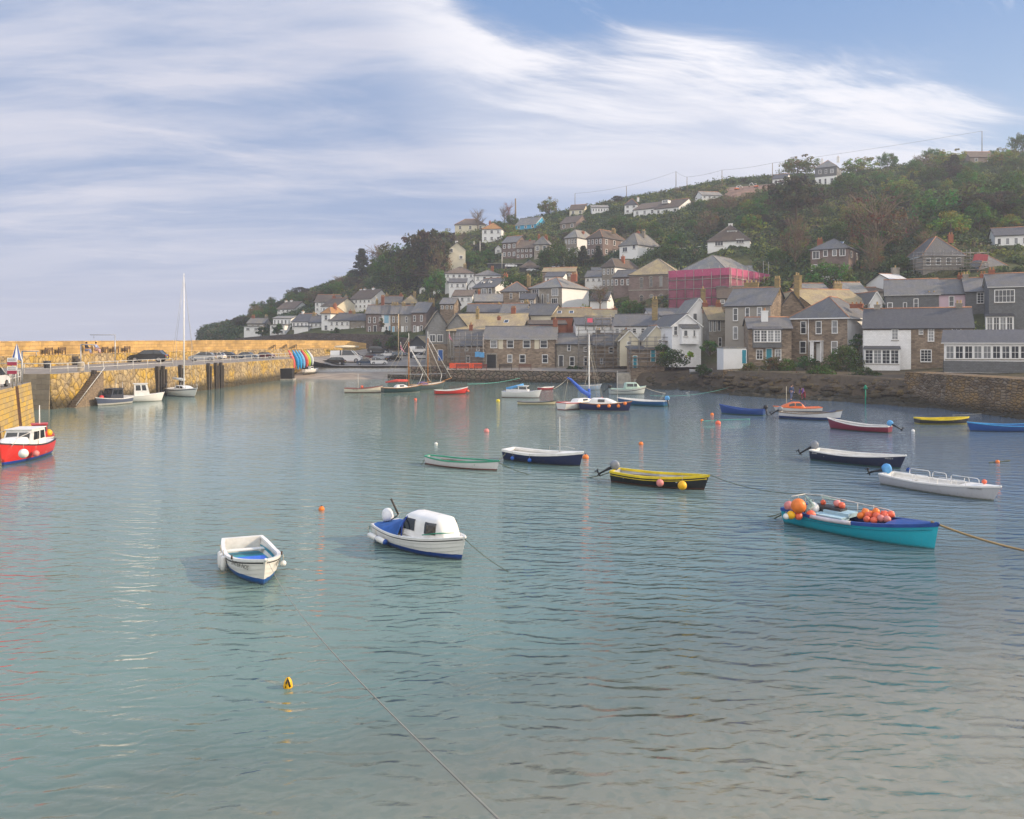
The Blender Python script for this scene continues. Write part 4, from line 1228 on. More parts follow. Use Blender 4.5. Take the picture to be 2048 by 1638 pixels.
H('terrace_house', 'white house with dark brown roof and pale sunlit gable', 643, 674, 632, 612, 597, D=250, roof='gx', wall='white', side='cream', rm='brown', grid=(3, 1), dep=10, a=-28, group=G3)
h = H('terrace_house', 'row of white houses with three white chimneys and a white right gable', 700, 742, 618, 598, 580, D=255, roof='gx', wall='white', rm='brown', grid=(5, 2), dep=11, a=-26, sgrid=(2, 1), chim=[(716, 576, 5, 1, 'white'), (730, 575, 5, 1, 'white'), (747, 573, 5, 1, 'white')], group=G3)
H('tall_house', 'narrow tall white house with orange hipped roof on the terrace', 643, 661, 667, 626, 614, D=231, roof='hip', wall='white', rm='orange', grid=(1, 2), dep=7, a=-25, group=G3)
H('cottage', 'long low white cottage with slate roof and dark shrubs before it', 658, 700, 668, 641, 627, D=230, roof='gx', wall='white', rm='dark', grid=(4, 2), dep=7, group=G3)
H('cottage', 'dark stone cottage with a large ground window and shop front', 699, 731, 669, 641, 628, D=230, roof='gx', wall='greystone', rm='dark', wins=[(705, 656, 6, 10), (716, 654, 4, 12), (725, 652, 5, 12)], dep=7, group=G3)
H('terrace_house', 'brown stone terrace house with two brick chimneys, left of the white and blue house', 732, 763, 669, 627, 611, D=226, roof='gx', wall='pstone', rm='slate', wins=[(739, 634, 5, 12), (749, 634, 5, 12), (739, 653, 5, 11), (760, 634, 4, 11)], doors=[(750, 651, 6, M_FASC)], dep=8, chim=[(754, 597, 4, 2, 'stone'), (768, 590, 6, 3, 'orange')], group=G3)
H('terrace_house', 'narrow white terrace house with blue upper window and doors', 763, 781, 669, 628.5, 611.5, D=225.5, roof='gx', wall='white', rm='slate', wins=[(773, 653, 4, 12)], doors=[(773, 630, 9, M_PALEBLUE, 16), (779.5, 652, 3.5, M_PALEBLUE)], dep=8, group=G3)
H('terrace_house', 'brown terrace house between the white and blue house and a grey one', 781, 801, 669, 628, 611, D=225, roof='gx', wall='stone', rm='slate', wins=[(787, 633, 5, 12), (796, 633, 4, 12), (796, 652, 4, 12)], doors=[(787, 653, 4, M_PALEBLUE)], dep=8, chim=[(790, 604, 14, 4, 'stone')], group=G3)
H('terrace_house', 'grey rendered terrace house with one window on each floor', 801, 823, 671, 628.5, 612, D=224.5, roof='gx', wall='grey', rm='slate', wins=[(813, 633, 4, 12), (813, 652, 4, 12)], doors=[(805, 653, 4, M_TRIM)], dep=8, group=G3)
H('terrace_house', 'tallest brown house at the right end of the far terrace with big chimney', 823, 853, 672, 625, 605, D=223, roof='gx', wall='pstone', rm='slate', wins=[(829, 631, 5, 12), (843, 630, 5, 13), (829, 651, 5, 13), (843, 651, 5, 13)], doors=[(836, 653, 4, M_TRIM)], dep=10, a=-14, chim=[(876, 596, 13, 3, 'stone', 5)], group=G3)
h = H('converted_loft', 'house with tan lit roof and two skylights above the far terrace', 802, 838, 622, 606, 591, D=246, roof='hip', wall='stone', rm='tan', dep=9, hipin=1.5, group=G3)
skylights(h, [(816, 598), (826, 598)])
H('terrace_house', 'blue slate roofed house with solar panels left of the tan lit roof', 765, 802, 622, 606, 593, D=250, roof='gx', wall='stone', rm='slate', grid=(3, 1), dep=8, group=G3)
H('summer_house', 'little white garden hut with pointed roof on the green slope', 839, 851, 587, 583, 579, roof='gy', wall='white', rm='light', dep=3, grid=(1, 1), group='garden huts', cat='hut')
H('summer_house', 'grey roofed garden hut right of a white one on the green slope', 866, 880, 590, 585, 580, roof='gy', wall='white', rm='light', dep=3, group='garden huts', cat='hut')
# --- rooftops and houses close behind the front
h = H('stone_house', 'wide stone house with three white bay windows and plain white side', 1056, 1124, 618, 575, 555, D=196, roof='hip', wall='greystone', side='white', rm='light', dep=12, a=-38, hipin=3, wins=[(1071, 578, 14, 15, 'case'), (1110, 577, 13, 15, 'case'), (1071, 598, 12, 14, 'case'), (1109, 596, 12, 14, 'case'), (1085, 588, 3, 22, 'plain'), (1096, 588, 3, 20, 'plain')], chim=[(1148, 545, 13, 3)], group=G4)
H('stone_house', 'stone house with pointed roof and buff chimney left of the white sided house', 1002, 1056, 622, 582, 564, D=198, roof='hip', wall='stone', rm='slate', dep=9, a=-10, wins=[(1022, 586, 5, 12), (1045, 583, 13, 14, 'case')], chim=[(1056, 548, 4, 2, 'stone'), (1066, 551, 4, 2, 'stone')], group=G4)
H('cottage', 'low cottage with purple slate roof beneath the grey dormer house', 950, 1004, 622, 603, 589, D=190, roof='gx', wall='stone', rm='light', dep=8, chim=[(958, 578, 4, 2)], grid=(3, 1), group=G4)
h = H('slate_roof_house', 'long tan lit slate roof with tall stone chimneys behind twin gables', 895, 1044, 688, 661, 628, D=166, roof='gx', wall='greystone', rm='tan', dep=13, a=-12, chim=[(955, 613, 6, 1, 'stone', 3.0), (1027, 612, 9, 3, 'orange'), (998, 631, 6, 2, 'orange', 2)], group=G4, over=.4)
skylights(h, [(1013, 643)])
H('roof_house', 'dark slate roofed cottage with small chimneys behind the long tan roof', 935, 1000, 640, 624, 609, D=180, roof='gx', wall='stone', rm='dark', dep=8, chim=[(976, 608, 5, 1, 'grey'), (986, 606, 5, 1, 'grey'), (998, 604, 6, 1, 'stone')], group=G4)
H('roof_house', 'dark slate roofed cottage below the wide white sided stone house', 1000, 1050, 646, 628, 608, D=176, roof='gx', wall='white', rm='slate', dep=8, a=-12, group=G4, chim=[(1053, 599, 9, 2, 'stone')])
H('roof_house', 'slate roof with yellowed gable parapet in the middle of the rooftops', 1050, 1102, 650, 630, 609, D=172, roof='gx', wall='cream', rm='slate', dep=8, a=-25, group=G4, chim=[(1078, 616, 4, 1, 'stone'), (1097, 605, 6, 2, 'stone')])
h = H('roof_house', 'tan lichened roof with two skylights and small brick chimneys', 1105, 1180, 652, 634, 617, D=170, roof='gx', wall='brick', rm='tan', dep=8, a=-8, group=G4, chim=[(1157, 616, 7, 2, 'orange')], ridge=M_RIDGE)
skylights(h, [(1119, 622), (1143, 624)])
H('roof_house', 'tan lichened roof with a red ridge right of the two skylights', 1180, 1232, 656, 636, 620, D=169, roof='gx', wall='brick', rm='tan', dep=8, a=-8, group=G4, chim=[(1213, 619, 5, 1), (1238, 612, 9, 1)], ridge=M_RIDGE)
H('cottage', 'pinkish lean-to roofed cottage between tan roof and stone house', 1060, 1132, 672, 649, 641, D=164, roof='mono', wall='brick', rm='brown', dep=6, group=G4)
H('roof_house', 'dark slate roof carrying a pink sign behind the scaffolding', 1152, 1230, 672, 650, 637, D=160, roof='gx', wall='white', rm='dark', dep=8, group=G4)
H('road_cottage', 'little white gabled cottage half hidden by shrubs below the hill road', 1180, 1214, 618, 601, 585, D=178, roof='gx', wall='white', rm='dark', dep=8, a=-18, group=G4)
H('roof_house', 'broad slate roof over a white wall beneath the chapel', 1226, 1312, 672, 652, 630, D=158, roof='gx', wall='white', rm='slate', dep=11, a=-14, grid=(5, 1), chim=[(1315, 593, 11, 2, 'stone', 1.0)], group=G4)
H('roof_house', 'slate roof with a tiny lit dormer gable beneath the pink netting', 1300, 1372, 650, 632, 618, D=163, roof='gx', wall='white', rm='slate', dep=9, group=G4)
H('gabled_house', 'tall white gable with stone ornament chimney below the pink netting', 1376, 1421, 690, 624, 597, D=151, roof='gy', wall='white', rm='light', dep=12, wins=[(1390, 626, 9, 16, 'case')], chim=[(1406, 573, 9, 1, 'stone')], group=G5, fascia='white')
h = H('boathouse', 'white boarded house with wide gable and grey balcony over the rocks', 1344, 1402, 700, 652, 629, D=141, roof='gy', wall='cleanwhite', rm='slate', dep=11, a=10, wins=[(1351, 652, 8, 19, 'sash'), (1367, 661, 10, 13, 'case'), (1383, 661, 5, 13, 'case')], group=G5, fascia='white')
mb = MB(); u0, u1 = h.U(1359), h.U(1393); z0, z1 = h.Z(688, u0), h.Z(656, u0); mb.box(u0, -1.0, z0, u1, 0, z1); b_ = mb.build('bay', W['cleanwhite'], h.o)
for px_, w_ in ((1367, 9), (1384, 5)): add_window(h.o, (h.U(px_), -1.0, h.Z(660, h.U(px_))), 0, w_ * 141 / F, 1.15, 'case')
mb = MB(); mb.add([(u0 - .2, -1.25, z1), (u1 + .2, -1.25, z1), (u1 + .2, 0, z1 + .7), (u0 - .2, 0, z1 + .7)], [(0, 1, 2, 3)]); mb.add([(u0 - .2, -1.25, z1 - .1), (u1 + .2, -1.25, z1 - .1), (u1 + .2, -1.25, z1), (u0 - .2, -1.25, z1)], [(0, 1, 2, 3)]); mb.build('bay_roof', R['slate'], h.o)
h = H('dormer_cottage', 'stone cottage with steep pointed dormers and tall narrow windows', 1418, 1452, 700, 640, 614, D=146, roof='gx', wall='greystone', rm='tan', dep=9, wins=[(1421, 641, 4, 22, 'plain'), (1429, 641, 4, 22, 'plain'), (1438, 640, 4, 22, 'plain'), (1440, 675, 7, 18, 'sash')], group=G5)
for px_ in (1425, 1440): h.dormer(px_, 640, 646, 13, 'gable', 'greystone')
h = H('town_house', 'tall grey rendered house with stone parapet gable behind the teal doored house', 1450, 1541, 712, 611, 577, D=138, roof='gx', wall='grey', side='stone', rm='slate', dep=11, a=-33, wins=[(1471, 616, 10, 26), (1495, 615, 9, 26), (1519, 614, 10, 26), (1471, 653, 10, 26)], chim=[(1503, 560, 28, 3, 'stone', 8), (1571, 552, 10, 3, 'stone')], doors=[(1494, 655, 7, M_PALEBLUE, 36)], group=G5)
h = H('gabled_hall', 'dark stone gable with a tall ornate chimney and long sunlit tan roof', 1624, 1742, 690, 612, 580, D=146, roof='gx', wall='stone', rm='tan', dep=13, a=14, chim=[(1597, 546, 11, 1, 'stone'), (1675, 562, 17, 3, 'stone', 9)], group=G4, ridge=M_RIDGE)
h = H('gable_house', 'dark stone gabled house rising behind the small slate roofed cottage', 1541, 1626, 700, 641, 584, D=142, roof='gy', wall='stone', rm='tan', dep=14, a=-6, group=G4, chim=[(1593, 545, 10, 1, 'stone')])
h = H('bay_cottage', 'cottage with wide white bay window, white stack and teal door', 1497, 1583, 723, 657, 636, D=131, roof='gx', wall='stone', rm='slate', dep=8, a=-10, wins=[(1519, 699, 14, 20, 'grid'), (1556, 698, 13, 22, 'grid')], doors=[(1538, 698, 11, M_TEAL)], chim=[(1529, 616, 13, 1, 'white', 2.5)], group=G5)
h.bay(1505, 1562, 660, 684, 'grid', 0.7, 0.9, 4, 'dark', 'slatehung')
h = H('square_house', 'square brown granite house with hipped roof, five sash windows and white porch', 1581, 1695, 724, 635, 594, D=131, roof='hip', wall='stone', side='white', rm='slate', dep=13, a=-42, hipin=6.5, over=0.5, fascia='white', wins=[(1607, 642, 12, 26), (1637.5, 642, 12, 26), (1669.6, 641, 12, 26), (1606, 682, 13, 25), (1669, 682, 13, 25)], chim=[(1740, 604, 24, 3, 'orange', 5)], group=G5, ridge=M_RIDGE)
mb = MB(); u0, u1 = h.U(1625), h.U(1647); zt = h.Z(683, u0); mb.box(u0, -1.1, 0, u0 + .12, 0, zt); mb.box(u1 - .12, -1.1, 0, u1, 0, zt); mb.box(u0 - .1, -1.2, zt, u1 + .1, 0, zt + .15); mb.box(u0 + .12, -1.05, 0, (u0 + u1) / 2 - .3, -.98, zt); mb.build('porch', W['cleanwhite'], h.o)
h.door(1638, 688, 8, M_TRIM, 34)
mb = MB(); mb.tube([(h.U(1617), -0.08, 0), (h.U(1617), -0.08, h.he)], 0.06, 6); mb.build('downpipe', M_TRIM, h.o)
H('roof_house', 'slate and red ridged roofs behind the sunlit tan roof', 1602, 1660, 600, 588, 568, D=160, roof='gx', wall='grey', rm='light', dep=8, group=G4)
H('roof_house', 'low slate roofs with red ridge left of a white pointed gable', 1686, 1735, 602, 590, 566, D=158, roof='gx', wall='grey', rm='light', dep=8, chim=[(1716, 562, 10, 1, 'grey')], group=G4, ridge=M_RIDGE)
H('roof_house', 'small white gable end with red tiled edge behind the granite house', 1740, 1765, 628, 604, 584, D=146, roof='gy', wall='white', rm='slate', dep=9, group=G4, fascia='white')
H('roof_house', 'wide low brown roof joining the rooftops behind the granite house', 1730, 1806, 600, 590, 576, D=160, roof='gx', wall='grey', rm='brown', dep=9, chim=[(1760, 566, 7, 1, 'grey'), (1780, 560, 10, 1, 'grey')], group=G4)
H('roof_house', 'white roofed cottage with a dark chimney behind the slate houses', 1788, 1822, 580, 571, 549, D=160, roof='gx', wall='white', rm='white', dep=8, a=15, chim=[(1817, 531, 16, 1, 'grey')], group=G4)
H('roof_house', 'grey hipped roof below the scaffolded blue slate house', 1838, 1886, 570, 557, 533, D=166, roof='hip', wall='grey', rm='light', dep=9, group=G4)
H('roof_house', 'red edged slate roof with round end below the red chimney', 1880, 1960, 565, 553, 537, D=164, roof='gx', wall='grey', rm='slate', dep=8, chim=[(1921, 540, 13, 3, 'stone')], group=G4, ridge=M_RIDGE)
H('roof_house', 'blue grey slate roof at the right edge above the gallery houses', 1955, 2040, 562, 545, 510, D=160, roof='hip', wall='grey', rm='slate', dep=10, chim=[(2016, 536, 14, 3, 'stone', 2)], group=G4)
h = H('slate_hung_house', 'dark slate hung house with a white lit fascia and two windows', 1771, 1878, 640, 589, 560, D=143, roof='gx', wall='slatehung', rm='slate', dep=10, a=-24, wins=[(1780, 605, 11, 19), (1810, 605, 8, 11, 'plain'), (1832, 597, 10, 19)], chim=[(1863, 582, 18, 2, 'stone', 0.5)], group=G5, fascia='white')
H('pink_house', 'pale pink house with one sash window between two slate hung houses', 1878, 1932, 640, 588, 559.5, D=140.5, roof='gx', wall='pink', rm='slate', dep=10, a=-24, wins=[(1903, 592, 11, 21)], group=G5)
H('slate_hung_house', 'dark slate hung house with one window right of the pink house', 1932, 1978, 640, 583, 557, D=138, roof='gx', wall='slatehung', rm='slate', dep=10, a=-24, wins=[(1961, 585, 15, 22, 'grid')], group=G5)
h = H('large_house', 'large dark slate hung house with long banks of white windows, rightmost', 1978, 2085, 700, 573, 548, D=128, roof='gx', wall='slatehung', rm='slate', dep=12, a=-26, wins=[(2009, 579, 41, 26, 'band')], group=G5, fascia='white')
h.bay(1970, 2026, 634, 661, 'band', 1.2, 0.3, 4, 'dark', 'white')
# harbour front, right: long slate roofed house with white and stone halves
h = H('long_house', 'long slate roofed house, white boarded half and stone half over the sea wall', 1727, 1946, 752, 656, 618, D=120, roof='gx', wall='stone', rm='dark', dep=12, a=-26, over=0.35, wins=[(1790, 658, 14, 22, 'grid'), (1842, 657, 9, 12, 'grid'), (1862, 656, 13, 27, 'grid'), (1852, 699, 23, 25, 'grid'), (1913, 656, 19, 26, 'grid')], group=G5, ridge=M_RIDGE, found=1.5)
u1 = h.U(1822); mb = MB(); mb.box(-0.12, -0.14, h.Z(746, 3), u1, 0, h.he - 0.3); mb.box(-0.12, -0.14, h.Z(746, 3), 0, 12, h.he - .3); mb.build('white_boarding', W['cleanwhite'], h.o)
for c_ in [c for c in h.o.children if c.name.startswith('window')][:1]: c_.location.y -= 0.15
h.bay(1729, 1800, 699, 727, 'grid', 1.6, 2.0, 4, 'dark', 'cleanwhite')
h = H('gallery', 'long white glazed gallery on a slate skirt jutting over the sea wall', 1888, 2075, 745, 686, 662, D=106, roof='mono', wall='cleanwhite', rm='dark', dep=6, a=-30, over=0.35, group=G5, cat='gallery', fascia='white', found=0.1)
u0 = h.w; mb = MB(); mb.box(-0.12, -0.12, 0, h.w + .1, 0, h.Z(722, 3)); mb.box(-0.12, -0.12, 0, 0, 6, h.Z(722, 3)); mb.build('slate_skirt', W['slatehung'], h.o)
x_ = 1891
while x_ < 2070:
 h.win(x_ + 9, 691, 17.5, 27, 'band'); x_ += 18.6
# harbour front, centre
h = H('stone_house', 'long granite house with four upper sashes and an archway behind the benches', 968, 1112, 739, 677, 654, D=158, roof='gx', wall='stone', rm='slate', dep=9, a=-5, over=0.4, fascia='white', wins=[(987.5, 680, 14, 16), (1020.7, 680, 14, 16), (1053.3, 680, 15, 16), (1087.5, 680, 15, 16), (1019.7, 709, 10, 16), (1045, 709, 12, 17), (1090, 709, 12, 17)], chim=[(1137, 634, 9, 1, 'orange')], group=G5, ridge=M_RIDGEG, found=1)
mb = MB(); u0, u1 = h.U(974), h.U(992); zt = h.Z(709, u0); mb.box(u0, -0.02, 0, u1, 0.0, zt, 0); mb.box(u0 - .25, -.05, 0, u0, .05, zt, 1); mb.box(u1, -.05, 0, u1 + .25, .05, zt, 1); mb.box(u0 - .25, -.05, zt, u1 + .25, .05, zt + .3, 1); mb.build('archway', [M_BLACK, M_SILL], h.o)  # flat black panel painted as the shade inside the arch, no real opening
mb = MB(); mb.tube([(h.w - .15, -.1, 0), (h.w - .15, -.1, h.he)], .06, 6); mb.build('downpipe', M_FASC, h.o)
for a_, b_ in ((997, 1006), (1069, 1078)):
 mb = MB(); mb.box(h.U(a_), -.03, h.Z(698, h.U(a_)), h.U(b_), 0, h.he - .15); mb.build('render_panel', W['cream'], h.o)
h = H('slate_gables', 'slate hung building with twin pointed gables, left gable with blue door', 855, 895, 735, 652, 622, D=169, roof='gy', wall='greyslatehung', rm='tan', dep=12, a=8, wins=[(865, 669, 12, 15, 'case'), (880, 669, 12, 15, 'case')], doors=[(881, 700, 9, M_BLUE, 21)], group=G5, ridge=M_RIDGEG)
mb = MB(); mb.box(-.06, -.08, 0, h.w + .05, 0, h.Z(688, 2)); mb.build('stone_ground_floor', W['stone'], h.o)
for c_ in [c for c in h.o.children if c.name.startswith('door')]: c_.location.y -= 0.09
h = H('slate_gables', 'slate hung building with twin pointed gables, right gable by the scaffold', 895, 934, 735, 653, 629, D=168, roof='gy', wall='greyslatehung', rm='tan', dep=12, a=8, wins=[(914, 669, 17, 15, 'case')], group=G5, ridge=M_RIDGEG)
mb = MB(); mb.box(-.06, -.08, 0, h.w + .05, 0, h.Z(688, 2)); mb.build('stone_ground_floor', W['stone'], h.o)
h = H('cottage_under_repair', 'stone cottage behind scaffolding and orange barriers left of the granite house', 910, 968, 737, 691, 661, D=160, roof='gx', wall='brown', rm='slate', dep=9, a=-3, wins=[(933, 694, 7, 8), (956, 694, 7, 8), (936, 711, 8, 14)], chim=[(942, 645, 7, 1, 'orange')], group=G5, ridge=M_RIDGEG, found=1)
h = H('stone_cottage', 'low grey stone cottage joined to the right of the granite house', 1113, 1188, 740, 688, 668, D=157, roof='gx', wall='greystone', rm='slate', dep=8, a=-5, wins=[(1138, 688, 7, 14), (1144, 713, 10, 19), (1171, 694, 7, 9), (1172, 713, 9, 19)], doors=[(1122, 711, 8, M_FASC)], group=G5, ridge=M_RIDGEG, found=1)
h = H('stone_cottage', 'stone cottage with a pale pointed porch gable behind tall scaffolding', 1188, 1262, 742, 690, 668, D=154, roof='gx', wall='stone', rm='slate', dep=8, a=-5, wins=[(1222, 694, 9, 12), (1203, 716, 6, 12), (1240, 694, 12, 9, 'case')], group=G5, ridge=M_RIDGEG, found=1)
H('porch_gable', 'cream gable with white bargeboards, left of two behind the scaffolding', 1240, 1278, 700, 680, 661, D=150, roof='gy', wall='cream', rm='tan', dep=8, wins=[(1258, 683, 9, 7, 'plain')], group=G5, fascia='white')
H('porch_gable', 'cream gable with white bargeboards, right of two behind the scaffolding', 1290, 1336, 710, 678, 652, D=146, roof='gy', wall='cream', rm='light', dep=8, wins=[(1322, 679, 10, 8, 'case')], group=G5, fascia='white')
H('workshop', 'dark stone workshop behind ladders and scaffolding at the shore', 1262, 1330, 738, 700, 694, D=143, roof='mono', wall='stone', rm='dark', dep=5, doors=[(1248 + 22, 712, 7, M_TEAL), (1306, 700, 8, M_TEAL)], group=G5, cat='workshop')
H('yard_building', 'white walled yard with a teal door above the rubble garden wall', 1447, 1492, 722, 697, 696, D=126, roof='flat', wall='white', rm='light', dep=4, over=0.05, doors=[(1488, 700, 8, M_TEAL)], group=G5, cat='yard')
H('boat_store', 'timber gabled boat store behind the parked cars', 820, 850, 700, 686, 673, D=196, roof='gy', wall='dark', rm='tan', dep=7, a=-20, group=G5, cat='shed')

for lb_, xl_, xr_, yb_, ye_, yr_, D_, rm_, wl_, a_ in (('brown roofed cottage tucked below the pink netting', 1436, 1492, 612, 596, 574, 163, 'brown', 'stone', -12), ('pale slate roof between the ornate chimney and the hidden stone house', 1640, 1694, 578, 568, 553, 172, 'light', 'grey', -20),
 ('slate roofed cottage left of the grey hipped roof', 1800, 1842, 596, 584, 566, 154, 'slate', 'white', -22), ('low tan roof behind the stone house with three bays', 1085, 1150, 556, 548, 536, 212, 'tan', 'stone', -10), ('small slate cottage below the brown villa', 1170, 1204, 566, 554, 542, 214, 'slate', 'white', -18),
 ('grey cottage right of the long tan roof', 1040, 1068, 612, 600, 588, 190, 'dark', 'grey', -10), ('white cottage with brown roof under the white terrace', 905, 944, 606, 592, 581, 216, 'brown', 'white', -8), ('stone cottage with slate roof below the white terrace', 880, 908, 622, 608, 597, 205, 'slate', 'stone', -8),
 ('slate roofed cottage above the wide stone house', 1090, 1126, 566, 556, 545, 206, 'dark', 'white', -14), ('pale roofed house between the hall and the brown bungalow', 1462, 1502, 556, 545, 533, 190, 'light', 'pstone', -20), ('red ridged slate roof right of the pink house', 1900, 1956, 596, 582, 566, 152, 'slate', 'stone', -22)):
 H('roof_house', lb_, xl_, xr_, yb_, ye_, yr_, D=D_, roof='gx', wall=wl_, rm=rm_, dep=8, a=a_, grid=(3, 1), group=G4)
# ------------------------------------------------------------------ boats
def paint(name, top, bottom=None, zl=0.16, stripe=None, zs=None, rough=0.35):
 """hull paint: topsides, boot line and antifouling meet at level lines on the hull"""
 key = 'hull_' + name
 if key in MATS: return MATS[key]
 m, t, b = newmat(key)
 tcn = t.new('ShaderNodeTexCoord')
 sp = t.new('ShaderNodeSeparateXYZ'); t.link(tcn.outputs['Object'], sp.inputs[0])
 n = t.noise(tcn.outputs['Object'], 2.2, 4, 0.65).outputs['Fac']
 drip = t.noise(t.mapping(tcn.outputs['Object'], scale=(5, 5, 0.7)), 1.5, 4, 0.6).outputs['Fac']
 c = t.mix(t.mr(n, 0.4, 0.75, 0, 0.22), top, tuple(x * 0.72 for x in top))
 c = t.mix(t.math('MULTIPLY', t.mr(drip, 0.5, 0.75, 0, 0.35), t.mr(sp.outputs[2], 0.65, 0.1)), c, tuple(0.5 * x + y for x, y in zip(top, (0.06, 0.05, 0.03))))
 if stripe:
  c = t.mix(t.math('GREATER_THAN', sp.outputs[2], zs), c, stripe)
 if bottom:
  zz_ = t.math('ADD', sp.outputs[2], t.math('MULTIPLY', t.math('SUBTRACT', n, 0.5), 0.015))
  c = t.mix(t.math('LESS_THAN', zz_, zl), c, bottom)
 c = t.mix(t.mr(t.math('ADD', sp.outputs[2], t.math('MULTIPLY', t.math('SUBTRACT', drip, 0.5), 0.15)), 0.13, 0.0, 0, 0.75), c, (0.05, 0.06, 0.035))
 t.link(c, b.inputs['Base Color'])
 b.inputs['Roughness'].default_value = rough
 b.inputs['Specular IOR Level'].default_value = 0.45
 t.link(t.bump(n, 0.01), b.inputs['Normal'])
 MATS[key] = m
 return m


GEL = plain('white_gelcoat', (0.74, 0.73, 0.70), 0.35, 0.08, 2)
CREAMP = plain('cream_boat_paint', (0.66, 0.60, 0.45), 0.45, 0.1, 2)
NAVY = plain('navy_paint', (0.012, 0.022, 0.09), 0.35, 0.15, 2)
BLUEP = plain('royal_blue_paint', (0.012, 0.06, 0.26), 0.4, 0.15, 2)
TURQ = plain('turquoise_paint', (0.01, 0.24, 0.34), 0.4, 0.12, 2)
YEL = plain('yellow_paint', (0.68, 0.52, 0.02), 0.45, 0.12, 2)
REDP = plain('red_paint', (0.50, 0.035, 0.03), 0.4, 0.12, 2)
ORNG = plain('orange_paint', (0.62, 0.14, 0.035), 0.45, 0.12, 2)
GREENP = plain('sea_green_paint', (0.03, 0.27, 0.16), 0.45, 0.12, 2)
LBLUE = plain('sky_blue_cloth', (0.10, 0.32, 0.60), 0.75, 0.15, 3, bump=0.02)
GREYI = plain('grey_boat_interior', (0.36, 0.37, 0.38), 0.6, 0.15, 2)
VARN = plain('varnished_wood', (0.36, 0.15, 0.035), 0.4, 0.25, 5)
BUOYO = plain('orange_buoy', (0.80, 0.20, 0.03), 0.45, 0.12, 3)
BUOYR = plain('coral_buoy', (0.75, 0.14, 0.07), 0.45, 0.12, 3)
BUOYP = plain('faded_pink_buoy', (0.62, 0.22, 0.20), 0.5, 0.12, 3)
BUOYW = plain('white_fender', (0.72, 0.71, 0.68), 0.5, 0.12, 3)
BUOYY = plain('yellow_buoy', (0.78, 0.42, 0.01), 0.45, 0.12, 3)
ROPE = plain('pale_rope', (0.40, 0.37, 0.30), 0.9, 0.3, 20)
ROPEG = plain('weedy_rope', (0.09, 0.10, 0.05), 0.9, 0.3, 12)
ROPET = plain('green_nylon_rope', (0.10, 0.36, 0.30), 0.8, 0.2, 12)
TANSAIL = plain('red_sail_cover', (0.46, 0.06, 0.05), 0.8, 0.2, 3, bump=0.03)
BLUESAIL = plain('blue_sail_cover', (0.03, 0.10, 0.45), 0.8, 0.2, 3, bump=0.03)
COWL = plain('grey_engine_cowl', (0.22, 0.235, 0.26), 0.35, 0.15, 4)
COWLW = plain('white_engine_cowl', (0.72, 0.72, 0.72), 0.4, 0.1, 4)
M_BLACKP = plain('black_paint', (0.012, 0.012, 0.014), 0.35, 0.2, 2)
BOATG = 'boats moored in the harbour'


